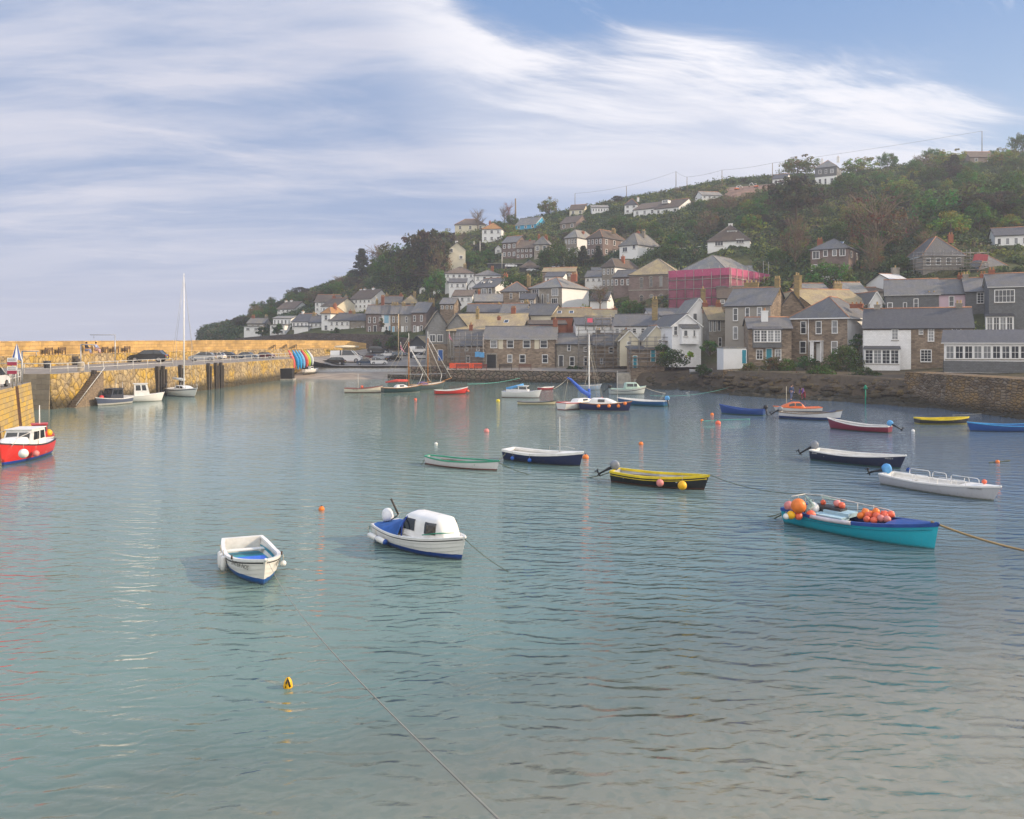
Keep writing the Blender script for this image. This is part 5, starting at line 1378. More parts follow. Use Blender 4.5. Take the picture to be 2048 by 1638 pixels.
class Boat:
 def __init__(s, name, label, pxs, pxb, py, L, toward=1, B=None, fb=0.55, bowup=0.35, sternup=0.08, hull=None, inner=GREYI, rim=GEL, rimw=0.07, rimh=0.05, rake=0.45, tw=0.72,
     double=False, clinker=False, deck=None, floor=0.10, seats=(0.25, 0.55), seatm=None, heel=0.0, group=BOATG, cat='boat', fulldeck=False, pitch=0.0, heading=None, strakes=(), D=None):
  s.D = D = D or EYE * F / (py - HY)
  s.L, s.B, s.fb = L, B or L * 0.36, fb
  xa, xb = (pxs - HX) / F, (pxb - HX) / F
  if heading is None:
   # find the heading whose ends fall on the two pixel columns
   best = None
   xc = (xa + xb) / 2 * D
   for i in range(0, 3600):
    th = 2 * PI * i / 3600
    if (math.sin(th) < 0) != (toward > 0): continue
    c_, s_ = math.cos(th) * L / 2 * 0.94, math.sin(th) * L / 2 * 0.94
    kb = (xc + c_) / (D + s_); ka = (xc - c_) / (D - s_)
    e = abs(kb - ka - (xb - xa))
    if best is None or e < best[0]: best = (e, th)
   s.th = best[1]
  else: s.th = math.radians(heading)
  s.x = (xa + xb) / 2 * D; s.y = D
  s.o = empty(name, (s.x, s.y, 0), 0, label, cat, group, rot=(math.radians(heel), math.radians(pitch), s.th))
  s.bowup, s.sternup, s.tw, s.rake, s.double = bowup, sternup, tw, rake, double
  N, K = 26, 9
  kz = -0.32
  def half(u):
   Bh = s.B / 2
   if u < 0.42:
    k = (0.42 - u) / 0.42
    e_ = 0.0 if double else tw
    return Bh * (1 - (1 - e_) * k ** (2.2 if not double else 2.0))
   k = (u - 0.42) / 0.58
   return Bh * max(0.0, 1 - k ** 2.3) ** 0.92
  def sheer(u): return fb + bowup * max(0, (u - 0.3) / 0.7) ** 1.8 + sternup * max(0, (0.4 - u) / 0.4) ** 1.5
  s.half, s.sheer = half, sheer
  def keel(u): return kz * (1 - 0.75 * max(0, (u - 0.6) / 0.4) ** 2.5) if not double else kz * (1 - 0.75 * abs(2 * u - 1) ** 5)
  def xs(u, z):
   x = -L / 2 + L * u
   if u > 0.55:
    k = (u - 0.55) / 0.45
    x -= rake * k * k * max(0, (sheer(1) - z) / (sheer(1) - kz))
   if double and u < 0.45:
    k = (0.45 - u) / 0.45
    x += rake * 0.8 * k * k * max(0, (sheer(0) - z) / (sheer(0) - kz))
   return x
  s.xs = xs
  def section(u, ins=0.0, fl=None):
   h, zs_, zk = max(0, half(u) - ins), sheer(u), keel(u)
   pts = []
   for j in range(K + 1):
    a = PI / 2 * j / K
    y = h * math.sin(a) ** 0.75 * (0.86 + 0.14 * j / K)
    z = zk + (zs_ - zk) * (1 - math.cos(a)) ** 0.95
    if fl is not None:
     if z < fl: z = fl
    pts.append((xs(u, z), y, z))
   return pts
  us = [1 - (1 - i / N) ** 1.0 for i in range(N + 1)]
  us = [i / N for i in range(N)] + [0.985, 1.0]
  hm = hull or GEL
  mb = MB()
  for side in (1, -1):
   secs = [[(x, y * side, z) for x, y, z in section(u)] for u in us]
   if clinker:
    for j in range(K):
     lo = []; hi = []
     for sc in secs:
      p, q = sc[j], sc[j + 1]
      lo.append((p[0], p[1] + side * 0.022 * (1 if abs(p[1]) > 0.02 else 0), p[2])); hi.append(q)
     mb.grid([lo, hi] if side < 0 else [hi, lo], 0, True)
   else:
    mb.grid(secs if side > 0 else [list(reversed(r)) for r in secs], 0, True)
  if not double:
   st = section(0)
   pl = [(x, y, z) for x, y, z in st] + [(x, -y, z) for x, y, z in reversed(st)]
   mb.poly(pl, 0)
  s.hull = mb.build('hull', hm, s.o)
  # inside lining or deck
  if fulldeck:
   mb = MB()
   rows = []
   for u in us:
    h, z = half(u) * 0.985, sheer(u) - 0.015
    rows.append([(xs(u, sheer(u)), h * q, z + 0.05 * (1 - q * q)) for q in (-1, -0.5, 0, 0.5, 1)])
   mb.grid(rows, 0, True)
   mb.build('deck', deck or GEL, s.o)
  else:
   mb = MB()
   for side in (1, -1):
    secs = [[(x - (0.05 if u > 0.9 else 0), y * side, z) for x, y, z in section(u, 0.06, floor)] for u in us if u < 0.97]
    mb.grid(secs if side < 0 else [list(reversed(r)) for r in secs], 0, True)
   if not double:
    st = section(0.012, 0.06, floor)
    mb.poly([(x + 0.05, y, z) for x, y, z in reversed(st)] + [(x + 0.05, -y, z) for x, y, z in st], 0)
   mb.build('interior', inner, s.o)
   for u in seats:
    h = half(u) * 0.93; z = floor + (sheer(u) - floor) * 0.55
    x = xs(u, z)
    mb = MB(); mb.box(x - 0.13, -h, z - 0.03, x + 0.13, h, z); mb.build('thwart', seatm or rim, s.o)
   if deck is not None:
    u0 = 0.72
    rows = []
    for u in [u0 + (0.99 - u0) * i / 8 for i in range(9)]:
     h, z = half(u) * 0.97, sheer(u) + 0.01
     rows.append([(xs(u, sheer(u)), h * q, z + 0.06 * (1 - q * q)) for q in (-1, -0.5, 0, 0.5, 1)])
    mb = MB(); mb.grid(rows, 0, True); mb.build('foredeck', deck, s.o)
  # gunwale
  mb = MB()
  def railrow(side, u, w_, dz0, dz1):
   h = half(u); z = sheer(u); x = xs(u, z)
   return [(x, (h + 0.03) * side, z + dz0), (x, (h + 0.03) * side, z + dz1), (x, max(0, h - w_) * side, z + dz1), (x, max(0, h - w_) * side, z + dz0)]
  for side in (1, -1):
   mb.grid([railrow(side, u, rimw, -rimh, 0.03) for u in us], 0, False, True)
  if not double:
   h = half(0); z = sheer(0)
   mb.box(-L / 2 - 0.03, -h, z - rimh, -L / 2 + rimw, h, z + 0.028)
  mb.sphere((xs(1, sheer(1)) - 0.02, 0, sheer(1)), 0.06, 8)
  mb.build('gunwale', rim, s.o)
  for drop, m_, r_ in strakes:
   mb = MB()
   for side in (1, -1):
    pts = []
    for u in [i / 24 for i in range(24)] + [0.99]:
     z = sheer(u) - drop
     # width of the hull at that height
     sc = section(u)
     y = np.interp(z, [p[2] for p in sc], [p[1] for p in sc])
     pts.append((xs(u, z), (y + 0.012) * side, z))
    mb.tube(pts, r_, 5)
   mb.build('rubbing_strake', m_, s.o)

 def pt(s, u, v, z):
  """point on the boat: u along stern to bow, v across, z up -> world"""
  p = Vector((-s.L / 2 + s.L * u, v, z))
  return Matrix.Translation(s.o.location) @ s.o.rotation_euler.to_matrix().to_4x4() @ p

 def cabin(s, u0, u1, h, w=0.62, mat=GEL, z0=None, slope=0.5, back=0.1, win=((0.2, 0.55),), top=None, round_=0.12, windz=(0.35, 0.85), front=True, name='cabin'):
  L = s.L; x0, x1 = -L / 2 + L * u0, -L / 2 + L * u1
  z = z0 if z0 is not None else s.sheer((u0 + u1) / 2) - 0.03
  def wd(x): return min(s.half((x + L / 2) / L) * 0.9, s.B / 2 * w * 1.2) * w / 0.62
  rows = []
  # profile around: base, shoulder, roof
  n = 22
  def hk(k):
   hh = 1.0
   if back > 0: hh = min(hh, max(0.02, k / back))
   if slope > 0: hh = min(hh, max(0.02, (1 - k) / slope))
   return h * hh ** 0.6
  mb = MB(); secs = []
  for i in range(n + 1):
   k = i / n; x = x0 + (x1 - x0) * k; hh = hk(k)
   b_ = wd(x); tb = b_ * 0.86
   secs.append([(x, -b_, z), (x, -(b_ * 0.3 + tb * 0.7), z + hh * 0.7), (x, -tb + round_ * 0.3, z + hh * 0.93), (x, -tb * 0.6, z + hh), (x, 0, z + hh * 1.05), (x, tb * 0.6, z + hh), (x, tb - round_ * 0.3, z + hh * 0.93), (x, b_ * 0.3 + tb * 0.7, z + hh * 0.7), (x, b_, z)])
  mb.grid(secs, 0, True)
  mb.poly(list(reversed(secs[0]))); mb.poly(secs[-1])
  c = mb.build(name, mat, s.o)
  fz = [windz[0]] + ([0.7] if windz[0] < 0.7 < windz[1] else []) + [windz[1]]
  for a, b2 in win:
   for side in (1, -1):
    rows = []
    for i in range(6):
     k = a + (b2 - a) * i / 5; x = x0 + (x1 - x0) * k; hh = hk(k); b_ = wd(x); tb = b_ * 0.86; m7 = b_ * 0.3 + tb * 0.7
     r_ = []
     for f in fz:
      y = b_ + (m7 - b_) * f / 0.7 if f <= 0.7 else m7 + (tb - round_ * 0.3 - m7) * (f - 0.7) / 0.23
      r_.append((x, (y + 0.02) * side, z + hh * f + 0.008))
     rows.append(r_)
    m2 = MB(); m2.grid(rows if side > 0 else [list(reversed(r)) for r in rows], 0, False); m2.build('window', M_CARGLASS, c)
  return c

 def box_house(s, u0, u1, h, w=0.55, mat=GEL, z0=None, rake=0.25, glassm=None, posts=True, roof=None, over=0.12, wz=(0.45, 0.9), side_w=((0.1, 0.9),), fr=True, bk=False):
  """wheelhouse with upright sides, raked front and windows"""
  L = s.L; x0, x1 = -L / 2 + L * u0, -L / 2 + L * u1
  z = z0 if z0 is not None else s.sheer((u0 + u1) / 2) - 0.02
  b = s.B / 2 * w / 0.55 * 0.62
  mb = MB(); t_ = b * 0.9
  vs = [(x0, -b, z), (x1, -b, z), (x1, b, z), (x0, b, z), (x0, -t_, z + h), (x1 - rake, -t_, z + h), (x1 - rake, t_, z + h), (x0, t_, z + h)]
  mb.add(vs, [(0, 3, 2, 1), (4, 5, 6, 7), (0, 1, 5, 4), (1, 2, 6, 5), (2, 3, 7, 6), (3, 0, 4, 7)])
  c = mb.build('wheelhouse', mat, s.o)
  mb = MB(); mb.box(x0 - over, -t_ - 0.07, z + h, x1 - rake + over, t_ + 0.07, z + h + 0.05); mb.build('wheelhouse_roof', roof or mat, s.o)
  lerp = lambda a, b2, k: a + (b2 - a) * k
  for a, b2 in side_w:
   for side in (1, -1):
    pts = []
    for k, f in ((a, wz[0]), (b2, wz[0]), (b2, wz[1]), (a, wz[1])):
     x = lerp(x0, lerp(x1, x1 - rake, f), k)
     pts.append((x, side * (lerp(b, t_, f) + 0.012), z + h * f))
    m2 = MB(); m2.poly(pts if side < 0 else list(reversed(pts))); m2.build('window', M_CARGLASS, c)
  if fr:
   for q0, q1 in ((-0.88, -0.06), (0.06, 0.88)):
    pts = [(lerp(x1, x1 - rake, f) + 0.014, q * lerp(b, t_, f), z + h * f) for q, f in ((q0, wz[0]), (q1, wz[0]), (q1, wz[1]), (q0, wz[1]))]
    m2 = MB(); m2.poly(pts); m2.build('windscreen', M_CARGLASS, c)
  if bk:
   pts = [(x0 - 0.014, q * lerp(b, t_, f), z + h * f) for q, f in ((-0.6, 0.1), (-0.6, .92), (0.6, .92), (0.6, 0.1))]
   m2 = MB(); m2.poly(pts); m2.build('doorway', M_BLACKP, c)
  return c

 def mast(s, u, h, r=0.05, mat=VARN, z0=None, v=0.0, lean=0.0, name='mast'):
  x = -s.L / 2 + s.L * u; z = z0 if z0 is not None else s.sheer(u)
  mb = MB(); mb.tube([(x, v, z - 0.3), (x + lean * 0.5, v, z + h / 2), (x + lean, v, z + h)], [r, r * 0.9, r * 0.55], 8)
  return mb.build(name, mat, s.o)

 def stay(s, pts, r=0.012, mat=M_METAL, name='rigging'):
  mb = MB()
  for a, b in pts: mb.tube([a, b], r, 4)
  return mb.build(name, mat, s.o)

 def outboard(s, cowl=COWL, tilt=1.0, size=1.0, v=0.0, cover=None, dx=0.0):
  x = -s.L / 2 - 0.12 + dx; z = s.sheer(0) + 0.1
  M = Matrix.Translation((x, v, z)) @ Matrix.Rotation(math.radians(58 * tilt), 4, 'Y') @ Matrix.Scale(size, 4)
  mb = MB()
  prof = [(0.02, -0.02), (0.17, 0.0), (0.21, 0.12), (0.20, 0.26), (0.15, 0.38), (0.06, 0.43), (0.01, 0.435)]
  vs = []
  n = 12
  rows = []
  for r, h_ in prof:
   rows.append([M @ Vector((-0.05 + 1.25 * r * math.cos(2 * PI * k / n), 0.85 * r * math.sin(2 * PI * k / n), h_)) for k in range(n)])
  mb.grid(list(rows), 0, True, True)
  e = mb.build('outboard_motor', cover or cowl, s.o)
  mb = MB(); mb.tube([M @ Vector((-0.05, 0, 0.02)), M @ Vector((-0.1, 0, -0.45)), M @ Vector((-0.13, 0, -0.85))], [0.10, 0.06, 0.055], 7)
  mb.tube([M @ Vector((-0.32, 0, -0.86)), M @ Vector((0.02, 0, -0.86))], [0.06, 0.03], 7)
  mb.tube([M @ Vector((-0.13, 0, -0.85)), M @ Vector((-0.1, 0, -1.02))], [0.05, 0.01], 4)
  for k in range(3):
   a = 2 * PI * k / 3
   mb.tube([M @ Vector((-0.33, 0, -0.86)), M @ Vector((-0.35, 0.13 * math.cos(a), -0.86 + 0.13 * math.sin(a)))], [0.02, 0.05], 4)
  mb.build('motor_leg', M_BLACKP, e)
  mb = MB(); mb.tube([M @ Vector((0.1, 0, 0.0)), M @ Vector((0.55, 0, 0.12))], 0.025, 5); mb.build('tiller', M_BLACKP, e)
  return e


def rope(name, label, a, b, sag=0.3, r=0.014, mat=ROPE, n=14, group='mooring ropes', cat='rope', wig=0.0):
 a, b = Vector(a), Vector(b)
 pts = []
 for i in range(n + 1):
  k = i / n
  p = a.lerp(b, k); p.z -= sag * 4 * k * (1 - k)
  pts.append(p)
 c = (a + b) / 2
 mb = MB(); mb.tube([p - a for p in pts], r, 5)
 o = mb.build(name, mat, None, a)
 return tag(o, label, cat, group)


def buoy(label, px, py, dpx, mat, kind='ball', group='mooring buoys', sink=0.35):
 D = EYE * F / (py - HY); r = dpx / 2 * D / F
 o = empty('buoy', ((px - HX) / F * D, D, 0), rnd.uniform(0, 6), label, 'buoy', group)
 mb = MB()
 if kind == 'ball':
  mb.sphere((0, 0, r * (1 - sink * 2)), r, 14)
  mb.build('float', mat, o)
  mb = MB(); mb.tube([(0, 0, r * (2 - sink * 2) - 0.02), (0, 0, r * (2 - sink * 2) + r * 0.25)], r * 0.22, 8); mb.build('eye', mat if r < 0.12 else M_BLACK, o)
 else:
  mb.lathe([(0.01, -r * 1.2), (r * 0.9, -r * 0.5), (r, 0.2 * r), (r * 0.85, r * 1.1), (r * 0.45, r * 1.9), (0.01, r * 2.1)], (0, 0, 0), 14); mb.build('float', mat, o)
  mb = MB(); mb.tube([(r * 0.5, -r * 0.75, r * 0.3), (r * 0.25, -r * 0.75, r * 1.2), (0, -r * 0.35, r * 1.9), (-r * 0.25, -r * 0.75, r * 1.2), (-r * 0.4, -r * 0.8, r * 0.3)], r * 0.22, 6); mb.build('eye', M_BLACK, o)
 return o


def fender(label, p, r, mat, kind='ball', group='fenders on the boats', tip=None, axis=None, rope_up=0.4):
 o = empty('fender', p, 0, label, 'fender', group)
 mb = MB()
 if kind == 'ball':
  mb.sphere((0, 0, 0), r, 14); mb.build('ball', mat, o)
  mb = MB(); mb.tube([(0, 0, r * 0.95), (0, 0, r + rope_up)], 0.012, 4); mb.build('lanyard', ROPE, o)
 else:
  M = Matrix.Identity(3) if axis is None else Vector((0, 0, 1)).rotation_difference(Vector(axis).normalized()).to_matrix()
  Lh = r * 2.6
  mb.lathe([(0.01, -Lh), (r * 0.6, -Lh * 0.97), (r, -Lh * 0.7), (r, Lh * 0.7), (r * 0.6, Lh * 0.97), (0.01, Lh)], (0, 0, 0), 12, M=M); mb.build('body', mat, o)
  if tip is not None:
   mb = MB(); mb.lathe([(0.012, -Lh * 1.01), (r * 0.62, -Lh * 0.985), (r * 1.02, -Lh * 0.72), (r * 1.02, -Lh * 0.55)], (0, 0, 0), 12, M=M); mb.build('end_cap', tip, o)
  mb = MB(); mb.tube([M @ Vector((0, 0, Lh * 0.95)), M @ Vector((0, 0, Lh)) + Vector((0, 0, rope_up))], 0.012, 4); mb.build('lanyard', ROPE, o)
 return o


def water_rope_end(px, py): return PZ(px, py, -0.02)


# ---- foreground: white rowing boat with blue bottom
CL_WHITE = paint('white_blue_bottom', (0.72, 0.70, 0.65), (0.012, 0.085, 0.30), 0.20)
A = Boat('rowing_boat', 'white clinker rowing boat with turquoise inside and blue bottom, bow towards the viewer', 478, 532, 1140, 4.3, 1, B=1.75, fb=0.52, bowup=0.34, sternup=0.14, hull=CL_WHITE,
   inner=plain('turquoise_and_white_lining', (0.64, 0.63, 0.60), 0.5), rim=GEL, rimw=0.10, clinker=True, tw=0.80, floor=0.05, seats=(0.12, 0.5), rake=0.30, strakes=((0.10, M_BLACKP, 0.022),), heading=-62, heel=-2)
# turquoise lower lining and bottom boards
mb = MB()
for side in (1, -1):
 lo = [(-2.0 + 3.5 * i / 10, side * max(0.02, A.half(0.04 + 0.81 * i / 10) - 0.085) * 0.96, 0.27) for i in range(11)]
 hi = [(x, (abs(y) * 0.99 + 0.0) * side, 0.40) for x, y, z in lo]
 mb.grid([lo, hi] if side < 0 else [hi, lo], 0, False)
mb.add([(-2.0 + 3.5 * i / 10, sd_ * max(0.02, A.half(0.04 + 0.81 * i / 10) - 0.085) * 0.96, 0.16) for i in range(11) for sd_ in (-1, 1)], [(2 * i, 2 * i + 2, 2 * i + 3, 2 * i + 1) for i in range(10)], 0)
mb.build('bottom_boards', TURQ, A.o)
mb = MB(); mb.box(-0.6, -0.55, 0.30, 0.35, 0.5, 0.33); mb.build('bottom_sheet', plain('bright_blue_tarp', (0.03, 0.14, 0.62), 0.5), A.o)
mb = MB(); mb.add([(1.1, -0.06, 0.80), (1.55, -0.34, 0.70), (1.5, -0.36, 0.62), (1.1, -0.5, 0.6)], [(0, 1, 2, 3)]); 
# name on both bows
def bow_text(boat, txt, u, side, z, size, mat, name='name'):
 cu_ = bpy.data.curves.new('lettering', 'FONT'); cu_.body = txt; cu_.size = size; cu_.align_x = 'CENTER'; cu_.extrude = 0.002
 cu_.materials.append(mat)
 cu_.resolution_u = 2
 tmp = bpy.data.objects.new('lettering', cu_); COL.objects.link(tmp)
 dg = bpy.context.evaluated_depsgraph_get()
 me = bpy.data.meshes.new_from_object(tmp.evaluated_get(dg)); bpy.data.objects.remove(tmp)
 o = bpy.data.objects.new('lettering', me); COL.objects.link(o); o.parent = boat.o
 x = -boat.L / 2 + boat.L * u; du = 0.06
 h0, h1 = boat.half(u - du), boat.half(u + du)
 ang = math.atan2((h1 - h0) * side, 2 * du * boat.L)
 y = (boat.half(u) * 0.985 + 0.028) * side
 tilt = math.radians(80)
 if side > 0: e = Matrix.Rotation(ang + PI, 4, 'Z') @ Matrix.Rotation(tilt, 4, 'X')
 else: e = Matrix.Rotation(ang, 4, 'Z') @ Matrix.Rotation(tilt, 4, 'X')
 o.matrix_local = Matrix.Translation((x, y, z)) @ e
 return o
LETM = plain('dark_lettering', (0.10, 0.09, 0.07), 0.6)
LETW = plain('pale_lettering', (0.6, 0.6, 0.58), 0.6)
bow_text(A, 'INTER NOS', 0.77, -1, 0.45, 0.20, LETM)
bow_text(A, 'INTER NOS', 0.79, 1, 0.47, 0.15, LETM)
for i, (u, v) in enumerate(((0.30, -1.0), (0.38, -1.03), (0.46, -1.0))):
 fender(['white sausage fender on the port side of the blue bottomed rowing boat, nearest its stern', 'white sausage fender in the middle of three on the rowing boat', 'white sausage fender nearest the bow on the left of the rowing boat'][i],
   A.pt(u, v * A.B / 2 - 0.07, 0.28), 0.10, BUOYW, 'sausage', rope_up=0.2)
fender('pinkish white fender on the right bow of the rowing boat', A.pt(0.70, A.B / 2 - 0.02, 0.36), 0.10, BUOYW, 'ball', rope_up=0.2)
mb = MB(); mb.tube([(0.7, -0.82, 0.62), (0.7, -0.82, 0.74)], 0.03, 6); mb.tube([(0.7, 0.82, 0.62), (0.7, 0.82, 0.74)], 0.03, 6); mb.build('rowlocks', M_RUST, A.o)
rope('mooring_rope', 'long thin mooring rope running from the rowing boat to the near quay', A.pt(0.985, 0.06, 0.86), (0.66, 1.5, 6.45), 0.35, 0.006, plain('grey_rope', (0.28, 0.26, 0.22), 0.9), 40)

# ---- foreground: white cuddy boat with blue canvas
CL_W2 = paint('white_blue_boot', (0.72, 0.71, 0.68), (0.01, 0.05, 0.24), 0.20)
C2 = Boat('cuddy_boat', 'white clinker boat with rounded white cuddy and blue canvas over the cockpit', 770, 921, 1097, 4.9, 1, B=1.85, fb=0.55, bowup=0.30, hull=CL_W2, rim=GEL, clinker=True, fulldeck=True, strakes=((0.07, M_BLACKP, 0.022), (-0.02, GEL, 0.03)), rake=0.28, tw=0.7)
C2.cabin(0.40, 0.86, 0.80, 0.60, GEL, slope=0.16, back=0.05, win=((0.05, 0.34), (0.60, 0.84)), windz=(0.28, 0.80), round_=0.25, name='cuddy')
# canvas from the cuddy down to the stern
mb = MB(); rows = []
for i in range(9):
 k = i / 8; u = 0.02 + 0.40 * k
 h = C2.half(u) * 1.0; z = C2.sheer(u) + 0.02; top = 0.06 + 0.74 * k ** 2.2
 rows.append([(-C2.L / 2 + C2.L * u, h * q, z + top * (1 - abs(q) ** 2.4) + 0.02 * math.sin(7 * q + 5 * k)) for q in (-1, -0.85, -0.6, -0.3, 0, 0.3, 0.6, 0.85, 1)])
mb.grid(rows, 0, True); mb.build('canvas_cover', plain('blue_canvas', (0.02, 0.09, 0.30), 0.85, 0.2, 3, bump=0.03), C2.o)
mb = MB(); mb.tube([(-C2.L / 2 + C2.L * (0.41 + 0.004 * k), C2.half(0.41) * 0.93 * math.cos(PI * k / 12), C2.sheer(0.41) + 0.02 + 0.82 * math.sin(PI * k / 12) ** 0.8) for k in range(13)], 0.03, 5); mb.build('canvas_edge', plain('deep_blue_piping', (0.015, 0.05, 0.28), 0.7), C2.o)
C2.outboard(COWLW, -0.25, 1.15, 0.0, dx=0.42)
mb = MB(); mb.tube([(-1.75, 0.15, 1.0), (-2.1, 0.05, 1.6)], 0.04, 6); mb.build('boat_hook', M_DKWOOD, C2.o)
mb = MB(); mb.tube([(0.9, -0.75, 0.80), (1.5, -0.5, 0.92), (2.1, -0.2, 0.99)], 0.02, 4); mb.build('bow_line', GREENP, C2.o)
for i, u in enumerate((0.10, 0.24)):
 fender(['white fender with a blue end nearer the stern of the cuddy boat', 'white fender with a blue end nearer the middle of the cuddy boat'][i], C2.pt(u, -C2.half(u) - 0.12, 0.26), 0.11, BUOYW, 'sausage', tip=BLUEP, axis=(-0.9, 0.55, 0.25), rope_up=0.3)
rope('mooring_rope', 'thin mooring rope from the bow of the cuddy boat into the water', C2.pt(0.99, 0, 0.80), PZ(1148, 1178, -0.03), 0.45, 0.012, ROPEG)
rope('mooring_rope', 'stern line of the cuddy boat dipping into the water', C2.pt(0.0, 0.3, 0.65), PZ(733, 1052, -0.03), 0.1, 0.012, ROPEG)

# ---- foreground: turquoise fishing boat
HT = paint('turquoise_hull', (0.015, 0.40, 0.52), None, rough=0.3)
T = Boat('fishing_boat', 'turquoise open fishing boat piled with orange buoys and floats', 1582, 1858, 1069, 6.25, 1, B=2.1, fb=0.62, bowup=0.38, sternup=0.05, hull=HT, inner=NAVY, rim=BLUEP, rimw=0.12, rimh=0.10, deck=BLUEP, rake=0.22, floor=0.12, seats=(0.28,), seatm=GREYI, tw=0.8)
mb = MB(); mb.tube([T.o.matrix_world @ Vector((0, 0, 0))] * 1 + [(0, 0, 0)], 0.001, 3)
def sidepts(bt, u0, u1, side, off, dz, n=8):
 return [(-bt.L / 2 + bt.L * (u0 + (u1 - u0) * i / n), side * (bt.half(u0 + (u1 - u0) * i / n) + off), bt.sheer(u0 + (u1 - u0) * i / n) + dz) for i in range(n + 1)]
mb = MB(); mb.tube(sidepts(T, 0.25, 0.53, -1, 0.05, -0.02), 0.085, 8); mb.build('padded_rail', plain('pale_grey_pipe', (0.52, 0.48, 0.50), 0.6), T.o)
mb = MB(); mb.tube(sidepts(T, 0.02, 0.97, -1, 0.01, -0.20, 16), 0.018, 5); mb.tube(sidepts(T, 0.02, 0.97, 1, 0.01, -0.20, 16), 0.018, 5); mb.build('rubbing_strake', TURQ, T.o)
mb = MB()
rl = [(-2.95, 0.75, 0.62), (-2.95, 0.75, 1.12), (-2.2, 0.9, 1.16), (0.6, 0.92, 1.02), (0.95, 0.86, 0.98), (1.05, 0.84, 0.72)]
mb.tube(rl, 0.025, 6); mb.tube([(-2.95, 0.75, 1.12), (-2.95, -0.3, 1.14)], 0.025, 6)
for x in (-2.2, -1.4, -0.6, 0.1): mb.tube([(x, 0.9, 0.62), (x, 0.9, 1.1)], 0.02, 5)
mb.build('guard_rail', M_RAIL, T.o)
mb = MB(); mb.box(-1.7, 0.1, 0.55, -0.55, 0.85, 0.72); mb.box(-1.9, -0.4, 0.45, -0.6, 0.25, 0.60); mb.build('deck_board', plain('pale_blue_board', (0.35, 0.50, 0.56), 0.7), T.o)
mb = MB(); mb.box(-2.4, 0.25, 0.6, -1.0, 0.8, 0.82); mb.build('net_bin', M_FASC, T.o)
# floats piled in the boat (each rests in the boat)
pile = [(0.05, 0.35, .86, .17, BUOYO), (0.30, 0.10, .82, .15, BUOYR), (0.45, 0.45, .84, .17, BUOYR), (0.62, 0.15, .84, .16, BUOYR), (0.78, 0.50, .88, .17, BUOYR), (0.52, 0.30, .98, .15, BUOYO), (0.9, 0.25, .86, .15, BUOYR), (1.02, 0.52, .93, .15, BUOYR), (0.22, 0.45, .80, .16, BUOYO), (0.85, 0.05, .80, .15, BUOYP), (0.66, -0.15, .72, .14, BUOYR), (1.08, 0.1, .80, .15, BUOYP), (0.4, -0.2, .72, .14, BUOYR), (-0.05, 0.15, .74, .15, BUOYO), (-1.35, 0.6, .98, .16, BUOYP), (-1.15, 0.62, .92, .15, BUOYR), (-2.0, .6, .92, .12, BUOYR)]
fl = None
for x, y, z, r, mt in pile:
 mb = MB(); mb.sphere((0, 0, 0), r, 10); mb.tube([(0, 0, r * .9), (0, 0, r * 1.15)], r * .2, 6)
 o = mb.build('float', mt); o.location = T.pt((x + T.L / 2) / T.L, y, z)
 tag(o, 'orange and coral net float piled in the turquoise fishing boat', 'float', 'floats piled in the fishing boat')
 o.rotation_euler = (rnd.uniform(-1.2, 1.2), rnd.uniform(-1.2, 1.2), 0)
big = [('big bright orange buoy on the stern quarter of the turquoise boat', 1597, 1012, 30, BUOYO), ('yellow ochre buoy low at the stern of the turquoise boat', 1582, 1030, 17, BUOYY), ('coral buoy below the big orange one on the turquoise boat', 1597, 1032, 16, BUOYR),
  ('coral red buoy rightmost of the cluster on the turquoise boat', 1622, 1030, 19, BUOYR), ('faded pink buoy behind the big orange one', 1578, 1012, 20, BUOYP), ('grey white buoy right of the big orange one', 1626, 1016, 24, BUOYW), ('pale buoy leftmost of the cluster on the turquoise boat', 1572, 1033, 12, BUOYW)]
for lb, px, py, d, mt in big:
 D_ = 33.7 if 'behind' not in lb and 'grey' not in lb else 34.6
 p = P(px, py, D_)
 fender(lb, p, d / 2 * D_ / F, mt, 'ball', 'buoys clustered on the fishing boat', rope_up=0.1)
mb = MB()
for k in range(7):
 a_ = rnd.uniform(-0.3, 0.3)
 mb.tube([(-2.9 + 0.1 * k, 0.6 - 0.12 * k, 1.12), (-2.4 + 0.1 * k, 0.2 - 0.1 * k, 0.98 + 0.1 * math.sin(k)), (-2.2 + 0.05 * k, -0.3 - 0.05 * k, 0.80), (-2.1 + .08 * k, -0.6, 0.55 + a_ * .2)], 0.02, 5)
for k in range(5):
 mb.tube([(-2.3 + k * 0.08, 0.9, 1.14), (-1.9 + k * .1, 0.4, 1.15), (-1.5 + k * .06, 0.7, 1.1)], 0.018, 5)
mb.build('coiled_lines', plain('pale_green_line', (0.32, 0.42, 0.36), 0.9), T.o)
rope('mooring_rope', 'heavy tan rope from the bow of the turquoise boat running right into the water', T.pt(0.96, -0.1, 1.06), PZ(2085, 1108, 0.0), 0.12, 0.045, plain('tan_heavy_rope', (0.26, 0.19, 0.10), 0.95), 16)
rope('mooring_rope', 'dark stern rope of the turquoise boat', T.pt(0.0, 0.2, 0.6), PZ(1527, 1034, -0.05), 0.1, 0.02, ROPEG)
rope('mooring_rope', 'second dark stern rope with weed beside the turquoise boat', T.pt(0.0, -0.3, 0.55), PZ(1545, 1038, -0.05), 0.05, 0.03, ROPEG)

